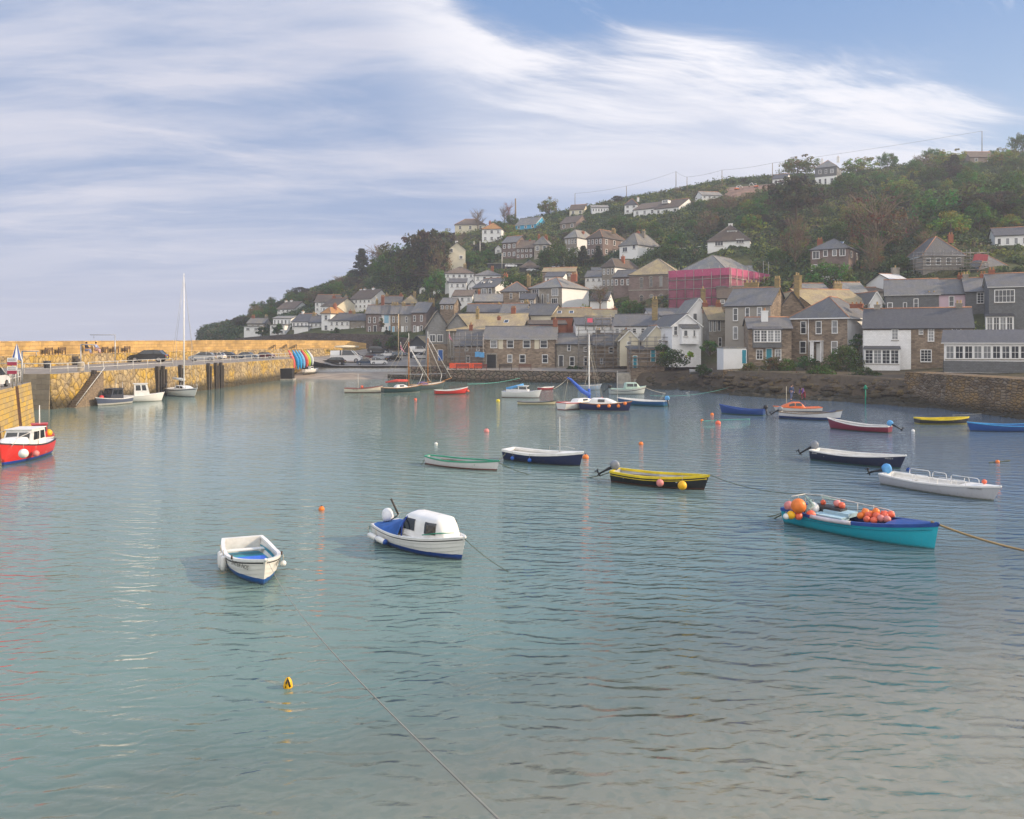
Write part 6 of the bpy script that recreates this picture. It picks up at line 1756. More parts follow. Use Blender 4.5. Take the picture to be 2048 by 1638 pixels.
# ---- middle distance
Yb = Boat('rowing_boat', 'black open boat with yellow rim and yellow stripe and tilted outboard', 1232, 1410, 971, 5.45, 1, B=1.8, fb=0.55, bowup=0.25, hull=paint('black_hull', (0.012, 0.013, 0.016), (0.09, 0.012, 0.01), 0.10), inner=GREYI, rim=YEL, rimw=0.09, rimh=0.09, strakes=((0.19, YEL, 0.022),), seats=(0.18, 0.45, 0.7), seatm=GEL, rake=0.4)
Yb.outboard(COWL, 0.95, 1.1)
fender('faded pink ball fender on the black and yellow boat', P(1320, 966, 42.6), 0.20, BUOYP, rope_up=0.25)
fender('yellow ball fender on the black and yellow boat', P(1364.5, 971, 41.8), 0.24, BUOYY, rope_up=0.3)
rope('mooring_rope', 'long line from the black and yellow boat to the turquoise boat', Yb.pt(0.99, 0, 0.85), T.pt(0.02, 0.75, 1.12), 0.25, 0.016, ROPEG, 24)
rope('mooring_rope', 'weedy stern rope of the black and yellow boat', Yb.pt(0.0, 0.1, 0.6), PZ(1170, 955, -0.03), 0.1, 0.025, ROPEG)
N1 = Boat('motor_boat', 'navy hulled boat with white deck and thin upright pole', 1018, 1160, 925, 5.75, 1, B=1.95, fb=0.62, bowup=0.28, hull=paint('navy_hull', (0.012, 0.02, 0.075), None), inner=GEL, rim=GEL, rimw=0.20, rimh=0.12, deck=GEL, seats=(0.2, 0.45), seatm=GEL, rake=0.35)
N1.mast(0.70, 2.3, 0.03, plain('pale_pole', (0.6, 0.58, 0.52), 0.6), name='pole')
mb = MB(); mb.tube([(-0.1, 0.8, 0.72), (-0.1, 0.8, 1.0), (1.4, 0.75, 1.02), (2.0, 0.4, 1.0)], 0.02, 5); mb.build('handrail', M_RAIL, N1.o)
for i, u in enumerate((0.18, 0.42)):
 fender(['blue teardrop fender nearer the stern of the navy boat with a pole', 'blue teardrop fender amidships on the navy boat with a pole'][i], N1.pt(u, -N1.half(u) - 0.10, 0.24), 0.13, plain('bright_blue_fender', (0.02, 0.10, 0.42), 0.5), 'ball', rope_up=0.3)
buoy('orange ball buoy at the bow of the navy boat with a pole', 1171, 917, 13, BUOYO)
DG = Boat('dinghy', 'slim white dinghy with green rim and red bottom line', 856, 992, 934, 5.5, 1, B=1.45, fb=0.42, bowup=0.18, sternup=0.1, hull=paint('white_red_bottom', (0.66, 0.64, 0.64), (0.28, 0.02, 0.03), 0.08), inner=GREYI, rim=GREENP, rimw=0.07, seats=(0.25, 0.5, 0.72), rake=0.25, tw=0.35)
rope('mooring_rope', 'dark mooring line running right from the white and green dinghy', DG.pt(0.99, 0, 0.5), PZ(1108, 957, -0.03), 0.2, 0.02, ROPEG)
rope('mooring_rope', 'line joining the white and green dinghy to the navy boat', DG.pt(0.96, 0.05, 0.55), N1.pt(0.0, 0, 0.6), 0.1, 0.02, ROPEG)
rope('mooring_rope', 'short stern rope of the white and green dinghy', DG.pt(0.0, 0, 0.45), PZ(842, 930, -0.03), 0.02, 0.02, ROPEG)
N2 = Boat('motor_boat', 'dark navy motor boat with tilted black outboard and white rim', 1630, 1803, 928, 5.9, 1, B=1.95, fb=0.58, bowup=0.28, hull=paint('dark_navy_hull', (0.012, 0.018, 0.05), (0.01, 0.12, 0.13), 0.08), inner=GEL, rim=GEL, rimw=0.10, seats=(0.2, 0.5), seatm=GEL, deck=None, rake=0.5)
N2.outboard(COWL, 0.9, 1.15); bow_text(N2, 'NAUTILUS', 0.86, -1, 0.60, 0.10, LETW); bow_text(N2, 'BAYLINE', 0.07, -1, 0.47, 0.10, LETW)
W1 = Boat('motor_boat', 'pale grey open boat with white hoop rails and blue covered outboard', 1772, 1988, 984, 6.1, 1, B=1.9, fb=0.50, bowup=0.25, hull=paint('pale_grey_hull', (0.50, 0.50, 0.52), (0.40, 0.42, 0.36), 0.05), inner=GEL, rim=GEL, rimw=0.12, deck=GEL, seats=(0.2, 0.5), seatm=GEL, rake=0.5)
W1.outboard(COWL, 1.15, 1.1, cover=LBLUE)
mb = MB()
for side in (-1, 1):
 for x0_, x1_ in ((-2.2, -1.0), (-0.9, -0.1), (0.2, 1.2), (0.9, 1.7)):
  y_ = side * 0.82 if x1_ < 1 else side * 0.62
  mb.tube([(x0_, y_, 0.5), (x0_ + 0.04, y_, 0.82), (x0_ + 0.12, y_, 0.88), (x1_ - 0.12, y_, 0.88), (x1_ - 0.04, y_, 0.82), (x1_, y_, 0.52)], 0.018, 5)
mb.build('hoop_rail', GEL, W1.o)
fender('coral red float lying on the foredeck of the pale grey boat', W1.pt(0.86, 0.1, 0.86), 0.12, BUOYR, rope_up=0.02)
bow_text(W1, 'MERRY MAID', 0.84, -1, 0.52, 0.11, LETM)
MR = Boat('rowing_boat', 'maroon open boat with white rim and blue covered outboard, stern right', 1775, 1657, 861, 5.3, -1, B=1.8, fb=0.5, bowup=0.45, hull=paint('maroon_hull', (0.20, 0.02, 0.045), (0.03, 0.01, 0.015), 0.08), inner=GREYI, rim=GEL, rimw=0.07, seats=(0.2, 0.5), rake=0.35)
MR.outboard(COWL, 1.0, 1.0, cover=LBLUE)
for i, px in enumerate((1726, 1752)):
 fender(['white fender nearer the middle of the maroon boat', 'white fender nearer the stern of the maroon boat'][i], P(px, 863, 69.5), 0.14, BUOYW, 'sausage', rope_up=0.2, axis=(0.3, 0, 1) if i == 0 else (1, 0, 0.6))
WB = Boat('motor_boat', 'white boat with navy bottom and dark canopy over its bow', 1563, 1680, 839, 5.9, 1, B=1.9, fb=0.6, bowup=0.45, hull=paint('white_navy_bottom', (0.62, 0.62, 0.62), (0.015, 0.04, 0.14), 0.30), inner=GREYI, rim=M_WOOD, rimw=0.08, seats=(0.2, 0.45), rake=0.35)
WB.outboard(COWL, 0.9, 1.0)
mb = MB(); mb.grid([[(x, y, 0.62 + (x - 0.9) * 0.22 + 0.12 * (1 - (y / 0.8) ** 2)) for y in (-0.7, -0.3, 0, 0.3, 0.7)] for x in (0.9, 1.4, 1.9, 2.4)]); mb.build('canopy', NAVY, WB.o)
BL = Boat('rowing_boat', 'deep blue rowing boat with small black outboard, stern right', 1525, 1441, 829, 4.7, -1, B=1.7, fb=0.55, bowup=0.45, hull=paint('blue_hull', (0.012, 0.055, 0.22), (0.01, 0.10, 0.13), 0.12), inner=BLUEP, rim=BLUEP, rimw=0.06, seats=(0.2, 0.5), rake=0.3)
BL.outboard(COWL, 0.1, 0.9, cover=M_BLACKP)
OC = Boat('cabin_boat', 'small white boat with an orange deck and cabin and a pale mast', 1641, 1546, 823, 5.2, 1, B=1.8, fb=0.42, bowup=0.18, hull=paint('white_navy_line', (0.66, 0.64, 0.60), (0.015, 0.06, 0.16), 0.10), rim=ORNG, rimw=0.1, fulldeck=True, deck=ORNG, rake=0.5)
OC.cabin(0.35, 0.85, 0.62, 0.55, ORNG, slope=0.5, back=0.2, win=((0.15, 0.4), (0.45, 0.68)))
OC.mast(0.72, 2.3, 0.035, plain('pale_spar', (0.55, 0.52, 0.42), 0.6))
YB2 = Boat('rowing_boat', 'black boat with bright yellow rim and yellow bottom, bow right', 1836, 1936, 848, 4.9, -1, B=1.7, fb=0.5, bowup=0.18, hull=paint('black_yellow_bottom', (0.014, 0.014, 0.016), (0.50, 0.42, 0.02), 0.10), inner=YEL, rim=YEL, rimw=0.10, rimh=0.10, seats=(0.3, 0.6), rake=0.3)
BB = Boat('rowing_boat', 'blue boat with sky blue rim cut by the right frame edge', 2075, 1936, 862, 6.2, 1, B=1.9, fb=0.5, bowup=0.28, hull=paint('ocean_blue_hull', (0.012, 0.07, 0.26), None), inner=BLUEP, rim=plain('sky_blue_paint', (0.05, 0.30, 0.60), 0.45), rimw=0.10, seats=(0.3, 0.6), rake=0.35)
# ---- far boats
NS = Boat('sailing_boat', 'navy sailing boat with a white cabin, tall white mast and four orange fenders', 1165, 1260, 818, 5.9, 1, B=2.1, fb=0.75, bowup=0.35, hull=paint('navy_white_line', (0.014, 0.02, 0.085), (0.60, 0.60, 0.60), 0.06), rim=VARN, rimw=0.06, fulldeck=True, deck=CREAMP, rake=0.45, D=90)
NS.cabin(0.18, 0.72, 0.62, 0.6, GEL, slope=0.4, back=0.1, win=((0.35, 0.6),))
NS.mast(0.72, 3.6, 0.03, M_RAIL, name='pole')
for i, px in enumerate((1197, 1218, 1237, 1250)):
 fender(['orange fender nearest the stern of the navy sailing boat', 'second orange fender from the stern of the navy sailing boat', 'third orange fender from the stern of the navy sailing boat', 'orange fender nearest the bow of the navy sailing boat'][i], P(px, [812, 812, 812, 807][i], 88.6 - i * 0.1), 0.19, BUOYO, rope_up=0.15)
WS = Boat('sailing_boat', 'white yawl with blue sail cover and tall white mast behind the navy boat', 1126, 1204, 812, 7.2, -1, B=2.1, fb=0.75, bowup=0.3, hull=paint('white_maroon_boot', (0.66, 0.65, 0.63), (0.25, 0.02, 0.04), 0.10), rim=REDP, rimw=0.07, fulldeck=True, deck=GEL, rake=0.5, D=93)
WS.cabin(0.30, 0.70, 0.4, 0.55, GEL, slope=0.3, back=0.1, win=((0.3, 0.6),))
mpt = P(1195, 790, 93)
mt_ = WS.o.matrix_world
ux = 0.66
WS.mast(ux, 7.7, 0.085, GEL)
hx = -WS.L / 2 + WS.L * ux
mb = MB(); mb.tube([(hx, 0, 1.5), (hx - 1.2, 0, 2.0), (hx - 3.2, 0, 3.4), (hx - 3.7, 0, 3.6)], [0.28, 0.26, 0.14, 0.08], 8); mb.tube([(hx, 0, 0.9), (hx, 0, 2.2)], 0.16, 8); mb.build('sail_cover', BLUESAIL, WS.o)
WS.stay([((hx, 0, 8.0), (WS.L / 2, 0, 1.0)), ((hx, 0, 8.0), (hx + 0.3, 1.0, 0.8)), ((hx, 0, 8.0), (hx + 0.3, -1.0, 0.8)), ((hx, 0, 6.5), (hx + 1.4, -0.9, 0.8)), ((-WS.L / 2 + .4, 0, 0.7), (hx - 3.6, 0, 3.5)), ((hx - 1, .5, .7), (hx, 0, 4.5))], 0.022, ROPE)
mb = MB(); mb.tube([(hx, -0.3, 3.9), (hx, 0.5, 3.9)], 0.03, 4); mb.build('spreader', M_RAIL, WS.o)
fender('dark maroon round fender at the stern of the white yawl', P(1131, 811, 90.5), 0.28, plain('maroon_fender', (0.16, 0.012, 0.03), 0.5), rope_up=0.1)
TD = Boat('tender', 'long low pale tender with cream bow and dark rim', 1037, 1110, 809, 4.7, 1, B=1.3, fb=0.30, bowup=0.16, hull=paint('cream_hull', (0.60, 0.52, 0.34), (0.1, 0.1, 0.1), 0.03), inner=GREYI, rim=M_FASC, rimw=0.05, rake=0.2)
BO = Boat('motor_boat', 'long blue motor boat with sky blue engine cover behind the navy sailing boat', 1328, 1236, 809, 6.6, -1, B=1.9, fb=0.60, bowup=0.2, hull=paint('teal_blue_hull', (0.012, 0.09, 0.24), (0.008, 0.10, 0.16), 0.25), inner=GEL, rim=GEL, rimw=0.08, D=97)
BO.outboard(COWL, 0.1, 1.2, cover=LBLUE)
GC = Boat('cabin_boat', 'pale green and white cabin boat by the harbour steps', 1222, 1290, 788, 5.4, -1, B=1.95, fb=0.75, bowup=0.4, hull=paint('white_green_stripe', (0.50, 0.53, 0.50), (0.35, 0.37, 0.34), 0.1), rim=plain('pale_green_deck', (0.38, 0.50, 0.42), 0.5), rimw=0.1, fulldeck=True, deck=plain('pale_green_deck', (0.38, 0.50, 0.42), 0.5), strakes=((0.28, M_FASC, 0.045),))
GC.cabin(0.40, 0.82, 0.85, 0.6, plain('pale_green_deck', (0.38, 0.50, 0.42), 0.5), slope=0.25, back=0.05, win=((0.1, 0.5), (0.56, 0.76))); GC.outboard(COWL, 0.8, 1.1, cover=M_BLACKP)
CB = Boat('cabin_boat', 'white motor boat with blue deck and canvas, moored left of the cream tender', 1008, 1080, 795, 5.4, 1, B=1.95, fb=0.75, bowup=0.3, hull=paint('white_red_line', (0.70, 0.69, 0.68), (0.30, 0.04, 0.03), 0.06), rim=GEL, fulldeck=True, deck=plain('slate_blue_deck', (0.06, 0.10, 0.30), 0.5))
CB.box_house(0.42, 0.68, 0.8, 0.5, GEL, roof=GEL, rake=0.2)
mb = MB(); mb.tube([(-2.2, 0, 1.15), (0.2, 0, 1.75)], [0.22, 0.2], 6); mb.build('sail_cover', LBLUE, CB.o)
mb = MB(); mb.box(-2.1, -0.6, 0.7, -0.4, 0.6, 1.1); mb.build('cockpit_cover', GEL, CB.o)
RB = Boat('rowing_boat', 'bright red boat with white rim near the gaff rigged boats', 872, 934, 788, 4.9, -1, B=1.75, fb=0.55, bowup=0.45, hull=paint('red_hull', (0.55, 0.03, 0.025), (0.12, 0.01, 0.01), 0.10), inner=GREYI, rim=GEL, rimw=0.10, seats=(0.2, 0.5), rake=0.35)
fender('coral ball fender at the bow of the bright red boat', RB.pt(1.0, -0.1, 0.4), 0.2, BUOYR, rope_up=0.1)
WR = Boat('motor_boat', 'cream boat with brown rim and short mast, leftmost by the beach', 692, 763, 785, 5.6, -1, B=1.9, fb=0.6, bowup=0.4, hull=paint('cream_brown_line', (0.72, 0.66, 0.54), (0.25, 0.07, 0.04), 0.10), inner=GREYI, rim=plain('red_brown_rim', (0.28, 0.07, 0.05), 0.6), rimw=0.08, rake=0.3)
WR.mast(0.35, 2.2, 0.06, M_RAIL); bow_text(WR, 'PZ 101', 0.30, -1, 0.38, 0.26, LETM)
fender('red ring buoy on a stand in the cream boat', WR.pt(0.45, 0.2, 0.85), 0.22, BUOYR, rope_up=0.02)
GB = Boat('gaff_cutter', 'dark green gaff boat with wooden mast and red sail cover', 768, 842, 785, 6.3, -1, B=2.1, fb=0.75, bowup=0.35, hull=paint('dark_green_hull', (0.02, 0.05, 0.055), (0.6, 0.6, 0.58), 0.07), rim=VARN, rimw=0.06, fulldeck=True, deck=CREAMP, rake=0.5)
GB.mast(0.66, 6.9, 0.085, VARN); GB.mast(0.66, 1.0, 0.05, GEL, z0=7.9, name='topmast')
hx = -GB.L / 2 + GB.L * 0.66
mb = MB(); mb.tube([(hx - 0.2, 0, 1.75), (hx - 2.0, 0, 1.80), (hx - 3.7, 0, 1.60)], [0.18, 0.22, 0.10], 8); mb.build('sail_cover', TANSAIL, GB.o)
GB.cabin(0.30, 0.62, 0.45, 0.55, GEL, slope=0.3, back=0.2, win=((0.3, 0.65),))
mb = MB(); mb.tube([(GB.L / 2 - 0.6, 0, 1.15), (GB.L / 2 + 1.5, 0, 1.55)], [0.06, 0.04], 6); mb.build('bowsprit', VARN, GB.o)
GB.stay([((hx, 0, 8.2), (hx - 4.2, 0, 1.8)), ((hx, 0, 7.8), (hx - 3.2, 0, 1.8)), ((hx, 0, 7), (hx, 1, 0.9)), ((hx, 0, 7), (hx, -1, 0.9))], 0.025, ROPE)
GB.stay([((hx, 0, 7.0), (GB.L / 2 + 1.4, 0, 1.5)), ((hx, 0, 7.0), (GB.L / 2 + 0.2, 0, 2.9)), ((GB.L / 2 + 0.2, 0, 2.9), (GB.L / 2 - 0.5, 0, 1.2))], 0.04, GEL, 'furled_jib')
GB2 = Boat('gaff_cutter', 'second gaff boat with wooden mast, half hidden behind the red covered one', 826, 888, 779, 6.6, -1, B=2.1, fb=0.8, bowup=0.4, hull=paint('grey_green_hull', (0.06, 0.085, 0.09), (0.30, 0.32, 0.28), 0.08), rim=VARN, rimw=0.06, fulldeck=True, deck=CREAMP, rake=0.5)
GB2.mast(0.48, 7.3, 0.09, VARN); GB2.mast(0.48, 0.9, 0.05, GEL, z0=8.3, name='topmast')
hx = -GB2.L / 2 + GB2.L * 0.48
mb = MB(); mb.tube([(GB2.L / 2 - 0.6, 0, 1.2), (GB2.L / 2 + 1.5, 0, 1.7)], [0.06, 0.04], 6); mb.build('bowsprit', VARN, GB2.o)
GB2.stay([((hx, 0, 8.4), (GB2.L / 2 + 1.4, 0, 1.7)), ((hx, 0, 7.4), (GB2.L / 2 - 0.6, 0, 2.3)), ((GB2.L / 2 - 0.6, 0, 2.3), (GB2.L / 2 - 0.9, 0, 1.2))], 0.045, GEL, 'furled_jib')
GB2.stay([((hx, 0, 7.5), (hx, 1, 0.9)), ((hx, 0, 7.5), (hx, -1, 0.9)), ((hx, 0, 7.5), (-3.2, 0, 1.2))], 0.025, ROPE)
GB2.cabin(0.2, 0.45, 0.5, 0.5, plain('purple_cover', (0.12, 0.08, 0.18), 0.8), slope=0.3, back=0.2, win=())
SR = Boat('dinghy', 'small dark red dinghy with white rim against the harbour wall', 1080, 1107, 779, 3.2, -1, B=1.3, fb=0.35, bowup=0.1, hull=paint('dull_red_hull', (0.30, 0.02, 0.03), None), inner=GREYI, rim=GEL, rimw=0.08, seats=(0.5,), D=127)
SB = Boat('dinghy', 'faded light blue dinghy behind the white yawl', 1160, 1202, 777, 4.0, -1, B=1.5, fb=0.7, bowup=0.2, hull=paint('faded_blue_hull', (0.22, 0.30, 0.42), None), inner=GREYI, rim=GREYI, rimw=0.08, D=126)
SK = Boat('dinghy', 'striped white dinghy drawn up on the rocks below the white boathouse', 1380, 1424, 741, 3.6, -1, B=1.3, fb=0.35, bowup=0.15, hull=paint('white_dinghy_hull', (0.50, 0.50, 0.52), None), inner=NAVY, rim=GEL, rimw=0.1, D=131); SK.o.location.z = 2.6
# by the pier, left
RD = Boat('cabin_boat', 'red hulled fishing boat with white wheelhouse and round white fenders at the left edge', 92, 2, 920, 6.0, 1, B=2.3, fb=0.95, bowup=0.5, hull=paint('bright_red_hull', (0.62, 0.03, 0.025), (0.012, 0.06, 0.32), 0.22), rim=M_FASC, rimw=0.05, fulldeck=True, deck=GEL, rake=0.35, heading=-83, D=53)
RD.o.location = (-32.45, 53.3, 0)
RD.box_house(0.28, 0.66, 1.05, 0.68, GEL, rake=0.45, side_w=((0.06, 0.36), (0.44, 0.82)), wz=(0.35, 0.85)); RD.cabin(0.62, 0.92, 0.45, 0.6, GEL, slope=0.4, back=0.05, win=())
mb = MB(); mb.tube([(0.2, 1.05, 1.0), (0.25, 1.05, 1.9), (1.0, 1.0, 1.95), (2.2, 0.7, 1.7), (2.6, 0.5, 1.2)], 0.025, 6); mb.tube([(0.2, -1.05, 1.0), (0.25, -1.05, 1.9), (1.0, -1.0, 1.95), (2.2, -0.7, 1.7), (2.6, -0.5, 1.2)], 0.025, 6); mb.build('grab_rail', M_RAIL, RD.o)
for i, (px, py, r) in enumerate(((47, 907, 9), (72, 907, 6.5), (88, 902, 5))):
 fender(['large white round fender on the side of the red boat', 'medium pinkish round fender on the side of the red boat', 'small round fender near the stern of the red boat'][i], P(px, py, [50.5, 52.5, 54.5][i]), r * 52 / F, [BUOYW, BUOYP, BUOYP][i], rope_up=0.3)
SW = Boat('motor_boat', 'white boat with red wheel shelter and yellow engine behind the red boat', 60, 98, 885, 4.6, 1, B=1.9, fb=0.75, bowup=0.2, hull=paint('clean_white_hull', (0.74, 0.73, 0.70), None), rim=REDP, rimw=0.08, fulldeck=True, deck=REDP, heading=-60, D=60)
SW.box_house(0.45, 0.75, 0.9, 0.5, REDP, rake=0.3); SW.mast(0.6, 2.3, 0.05, GEL)
fender('yellow float hanging off the small white and red boat', P(96, 866, 60), 0.3, BUOYY, rope_up=0.1)
DB = Boat('cabin_boat', 'small boat with dark canopy and red fender moored below the pier steps', 242, 206, 801, 5.0, 1, B=2.1, fb=0.7, bowup=0.3, hull=paint('blue_grey_hull', (0.10, 0.12, 0.18), (0.6, 0.58, 0.55), 0.25), rim=GEL, fulldeck=True, deck=GEL, heading=-110, D=98.2)
DB.o.location.x = -48.8
DB.box_house(0.3, 0.7, 1.2, 0.6, plain('dark_canopy', (0.03, 0.035, 0.05), 0.7), rake=0.4, side_w=((0.1, 0.45), (0.52, 0.88))); DB.mast(0.4, 2.5, 0.03, M_METAL); DB.mast(0.2, 2.0, 0.03, M_METAL, name='aerial')
fender('red ball fender left of the dark canopied boat', P(203, 795, 97), 0.28, REDP)
WC = Boat('cabin_boat', 'white motor boat with upright white canopy tied below the pier wall', 262, 304, 801, 5.4, 1, B=2.1, fb=0.75, bowup=0.35, hull=paint('pure_white_hull', (0.76, 0.75, 0.72), None), rim=GEL, fulldeck=True, deck=GEL, heading=28, D=103)
WC.o.rotation_euler.z = math.radians(28)
WC.box_house(0.34, 0.68, 1.5, 0.62, GEL, rake=0.35, side_w=((0.1, 0.45), (0.55, 0.85))); WC.outboard(COWL, 0.9, 1.2, cover=M_BLACKP); WC.mast(0.6, 3.0, 0.03, M_METAL, name='aerial')
YT = Boat('yacht', 'white sloop with a tall bare mast and blue sheer line by the pier', 338, 392, 788, 7.6, 1, B=2.5, fb=0.95, bowup=0.3, hull=paint('yacht_white_hull', (0.76, 0.75, 0.73), (0.02, 0.05, 0.2), 0.06), rim=GEL, fulldeck=True, deck=GEL, rake=0.9, heading=-38, D=113, strakes=((0.14, NAVY, 0.04),), cat='yacht')
YT.cabin(0.35, 0.78, 0.5, 0.55, GEL, slope=0.4, back=0.1, win=((0.2, 0.45), (0.5, 0.7)))
zt_ = EYE - (547 - HY) * 113 / F
YT.mast(0.55, zt_ - 1.0, 0.10, GEL); hx = -YT.L / 2 + YT.L * 0.55
mb = MB(); mb.tube([(hx, 0, 2.3), (hx - 2.9, 0, 2.4)], [0.22, 0.14], 7); mb.build('furled_sail', plain('white_sail_cloth', (0.7, 0.7, 0.68), 0.8), YT.o)
YT.stay([((hx, 0, zt_), (YT.L / 2, 0, 1.3)), ((hx, 0, zt_), (-YT.L / 2, 0, 1.1)), ((hx, 0, zt_ * .95), (hx, 1.1, zt_ * .45)), ((hx, 1.1, zt_ * .45), (hx, 1.2, 1)), ((hx, 0, zt_ * .95), (hx, -1.1, zt_ * .45)), ((hx, -1.1, zt_ * .45), (hx, -1.2, 1))], 0.02, M_METAL)
mb = MB(); mb.tube([(hx, -1.1, zt_ * .45), (hx, 1.1, zt_ * .45)], 0.035, 4); mb.build('spreader', M_METAL, YT.o)
mb = MB()
for x_ in (-3.6, -2.4, 2.2, 3.4):
 for sd_ in (-1, 1): mb.tube([(x_, sd_ * YT.half(x_ / YT.L + .5) * .95, 1.0), (x_, sd_ * YT.half(x_ / YT.L + .5) * .95, 1.8)], 0.025, 4)
mb.build('stanchion', M_METAL, YT.o)

for bt in (Yb, DG, N2, MR, BL, YB2, RB):
 mb = MB(); mb.tube([(-bt.L * .28, .28, bt.fb * .75), (bt.L * .25, .12, bt.fb * .8)], .025, 5); mb.tube([(-bt.L * .26, .38, bt.fb * .76), (bt.L * .26, .24, bt.fb * .8)], .025, 5)
 mb.obox((-bt.L * .28, .30, bt.fb * .76), .6, .13, .03, -.1); mb.build('oar', M_WOOD, bt.o)
# ---- loose buoys
for lb, px, py, d, mt, kd in (('small orange buoy alone behind the two foreground boats', 643, 1020, 12, BUOYO, 'ball'), ('yellow can buoy with a black handle, nearest the viewer', 576, 1374, 19, BUOYY, 'can'),
        ('faded pink buoy in the middle of the harbour', 973, 864, 11, BUOYP, 'ball'), ('small white buoy left of the slim dinghy', 872, 889, 7, BUOYW, 'ball'), ('small orange buoy above the black and yellow boat', 1282, 889, 9, BUOYO, 'ball'),
        ('dark blue buoy beside the dark navy motor boat', 1817, 941, 9, BLUEP, 'ball'), ('coral buoy left of the white and navy boat', 1436, 848, 11, BUOYR, 'ball'), ('tiny orange buoy on a rope left of a coral one', 1404, 842, 6, BUOYO, 'ball'),
        ('small white buoy right of the maroon boat', 1826, 863, 7, BUOYW, 'ball'), ('pale yellow buoy left of the cream tender', 996, 803, 8, YEL, 'ball'), ('coral red buoy below the gaff boats', 831, 800, 6, BUOYR, 'ball'),
        ('orange float on a floating line near the right edge', 1995, 925, 8, BUOYO, 'ball'), ('orange float beside the deep blue rowing boat', 1424, 830, 7, BUOYO, 'ball')):
 buoy(lb, px, py, d, mt, kd)
rope('floating_rope', 'line joining the tiny orange buoy and the deep blue boat', PZ(1404, 842, 0.03), PZ(1500, 838, 0.03), -0.02, 0.03, ROPET)
rope('floating_rope', 'floating line through the orange float near the right edge', PZ(1978, 925, 0.03), PZ(2020, 921, 0.03), 0.0, 0.03, ROPEG)
for lb, a_, b_, sg, r_, mt in (('green line from the gaff boats to the harbour wall', P(935, 768, 125), P(1040, 756, 147), 0.3, 0.04, ROPET),
        ('slack pale line from the pale green cabin boat to the rocks', P(1290, 775, 117), PZ(1380, 783, .1), 0.6, 0.04, ROPE),
        ('long green line from the blue motor boat to the garden rocks', P(1300, 791, 100), P(1460, 774, 119), 0.5, 0.02, ROPET),
        ('double line from the red dinghy up the harbour wall', P(1107, 778, 127), P(1140, 752, 146), 0.2, 0.04, ROPE),
        ('pale line across the water before the right sea wall', P(1905, 830, 84), P(2060, 812, 90), 0.2, 0.03, ROPE)):
 rope('mooring_rope', lb, a_, b_, sg, r_, mt)
# ------------------------------------------------------------------ quay furniture
def rail(label, pts, h=1.15, step=3.2, rails=(1.0, 0.5), r=0.045, mat=None, z=None):
 base = Vector(pts[0]); mb = MB()
 P3 = [Vector(p) for p in pts]
 for k in rails: mb.tube([p - base + Vector((0, 0, h * k)) for p in P3], r, 5)
 for i in range(len(P3) - 1):
  n = max(1, round((P3[i + 1] - P3[i]).length / step))
  for j in range(n + (1 if i == len(P3) - 2 else 0)):
   p = P3[i].lerp(P3[i + 1], j / n) - base
   mb.tube([p, p + Vector((0, 0, h))], r * 1.1, 5)
 o = mb.build('railing', mat or M_RAIL, None, base)
 return tag(o, label, 'railing', 'railings along the quays')


def on_inner(px, off=0.0, z=DK):
 """point of the pier's inner edge seen in a pixel column"""
 k = (px - HX) / F
 best = None
 for i in range(len(inner) - 1):
  A, B = Vector((*inner[i], 0)), Vector((*inner[i + 1], 0))
  d = B - A; den = d.x - k * d.y
  if abs(den) < 1e-9: continue
  t_ = (k * A.y - A.x) / den
  if -0.001 <= t_ <= 1.001 or (i == 0 and t_ < 0 and best is None):
   p = A + d * t_; nr_ = Vector((d.y, -d.x, 0)).normalized()
   return p + nr_ * off + Vector((0, 0, z)), math.atan2(d.y, d.x)
 A, B = Vector((*inner[-2], 0)), Vector((*inner[-1], 0)); d = B - A
 return B + Vector((0, 0, z)), math.atan2(d.y, d.x)


rail('long weathered white railing on the pier edge right of the steps', [on_inner(px, -0.35)[0] for px in (182, 240, 300, 350)])
rail('low weathered railing on the pier edge beyond the yacht', [on_inner(px, -0.35)[0] for px in (392, 450, 520, 560)] + [(-45.2, 165, 4)])
rail('railing round the pier corner above the recess', [(-60, 93.9, 4), (-53.2, 92.6, 4), (-51.9, 97.5, 4)])
rail('railing on the near quay beside the sign boards', [(-37.0, 50, 4), (-39.4, 60, 4), (-40.5, 63.5, 4)])
rail('railing at the tip of the near quay', [(-43.0, 68.8, 4), (-45.0, 73.6, 4), (-47.5, 74.9, 4)], step=1.2)
# timber fender piles
for i, px in enumerate((184, 311, 322, 357, 413, 428, 438)):
 p, a_ = on_inner(px, 0.28, 0)
 mb = MB()
 mb.obox((0, 0, 1.6), 0.42, 0.45, 5.2, a_); mb.obox((0.55 * math.sin(a_) * 0 + 0.7 * math.cos(a_), 0.7 * math.sin(a_), 1.4), 0.36, 0.4, 4.6, a_)
 o = mb.build('fender_pile', M_DKWOOD, None, (p.x, p.y, 0)); tag(o, 'dark timber fender pile pair standing against the yellow pier wall', 'pile', 'timber fender piles along the pier')
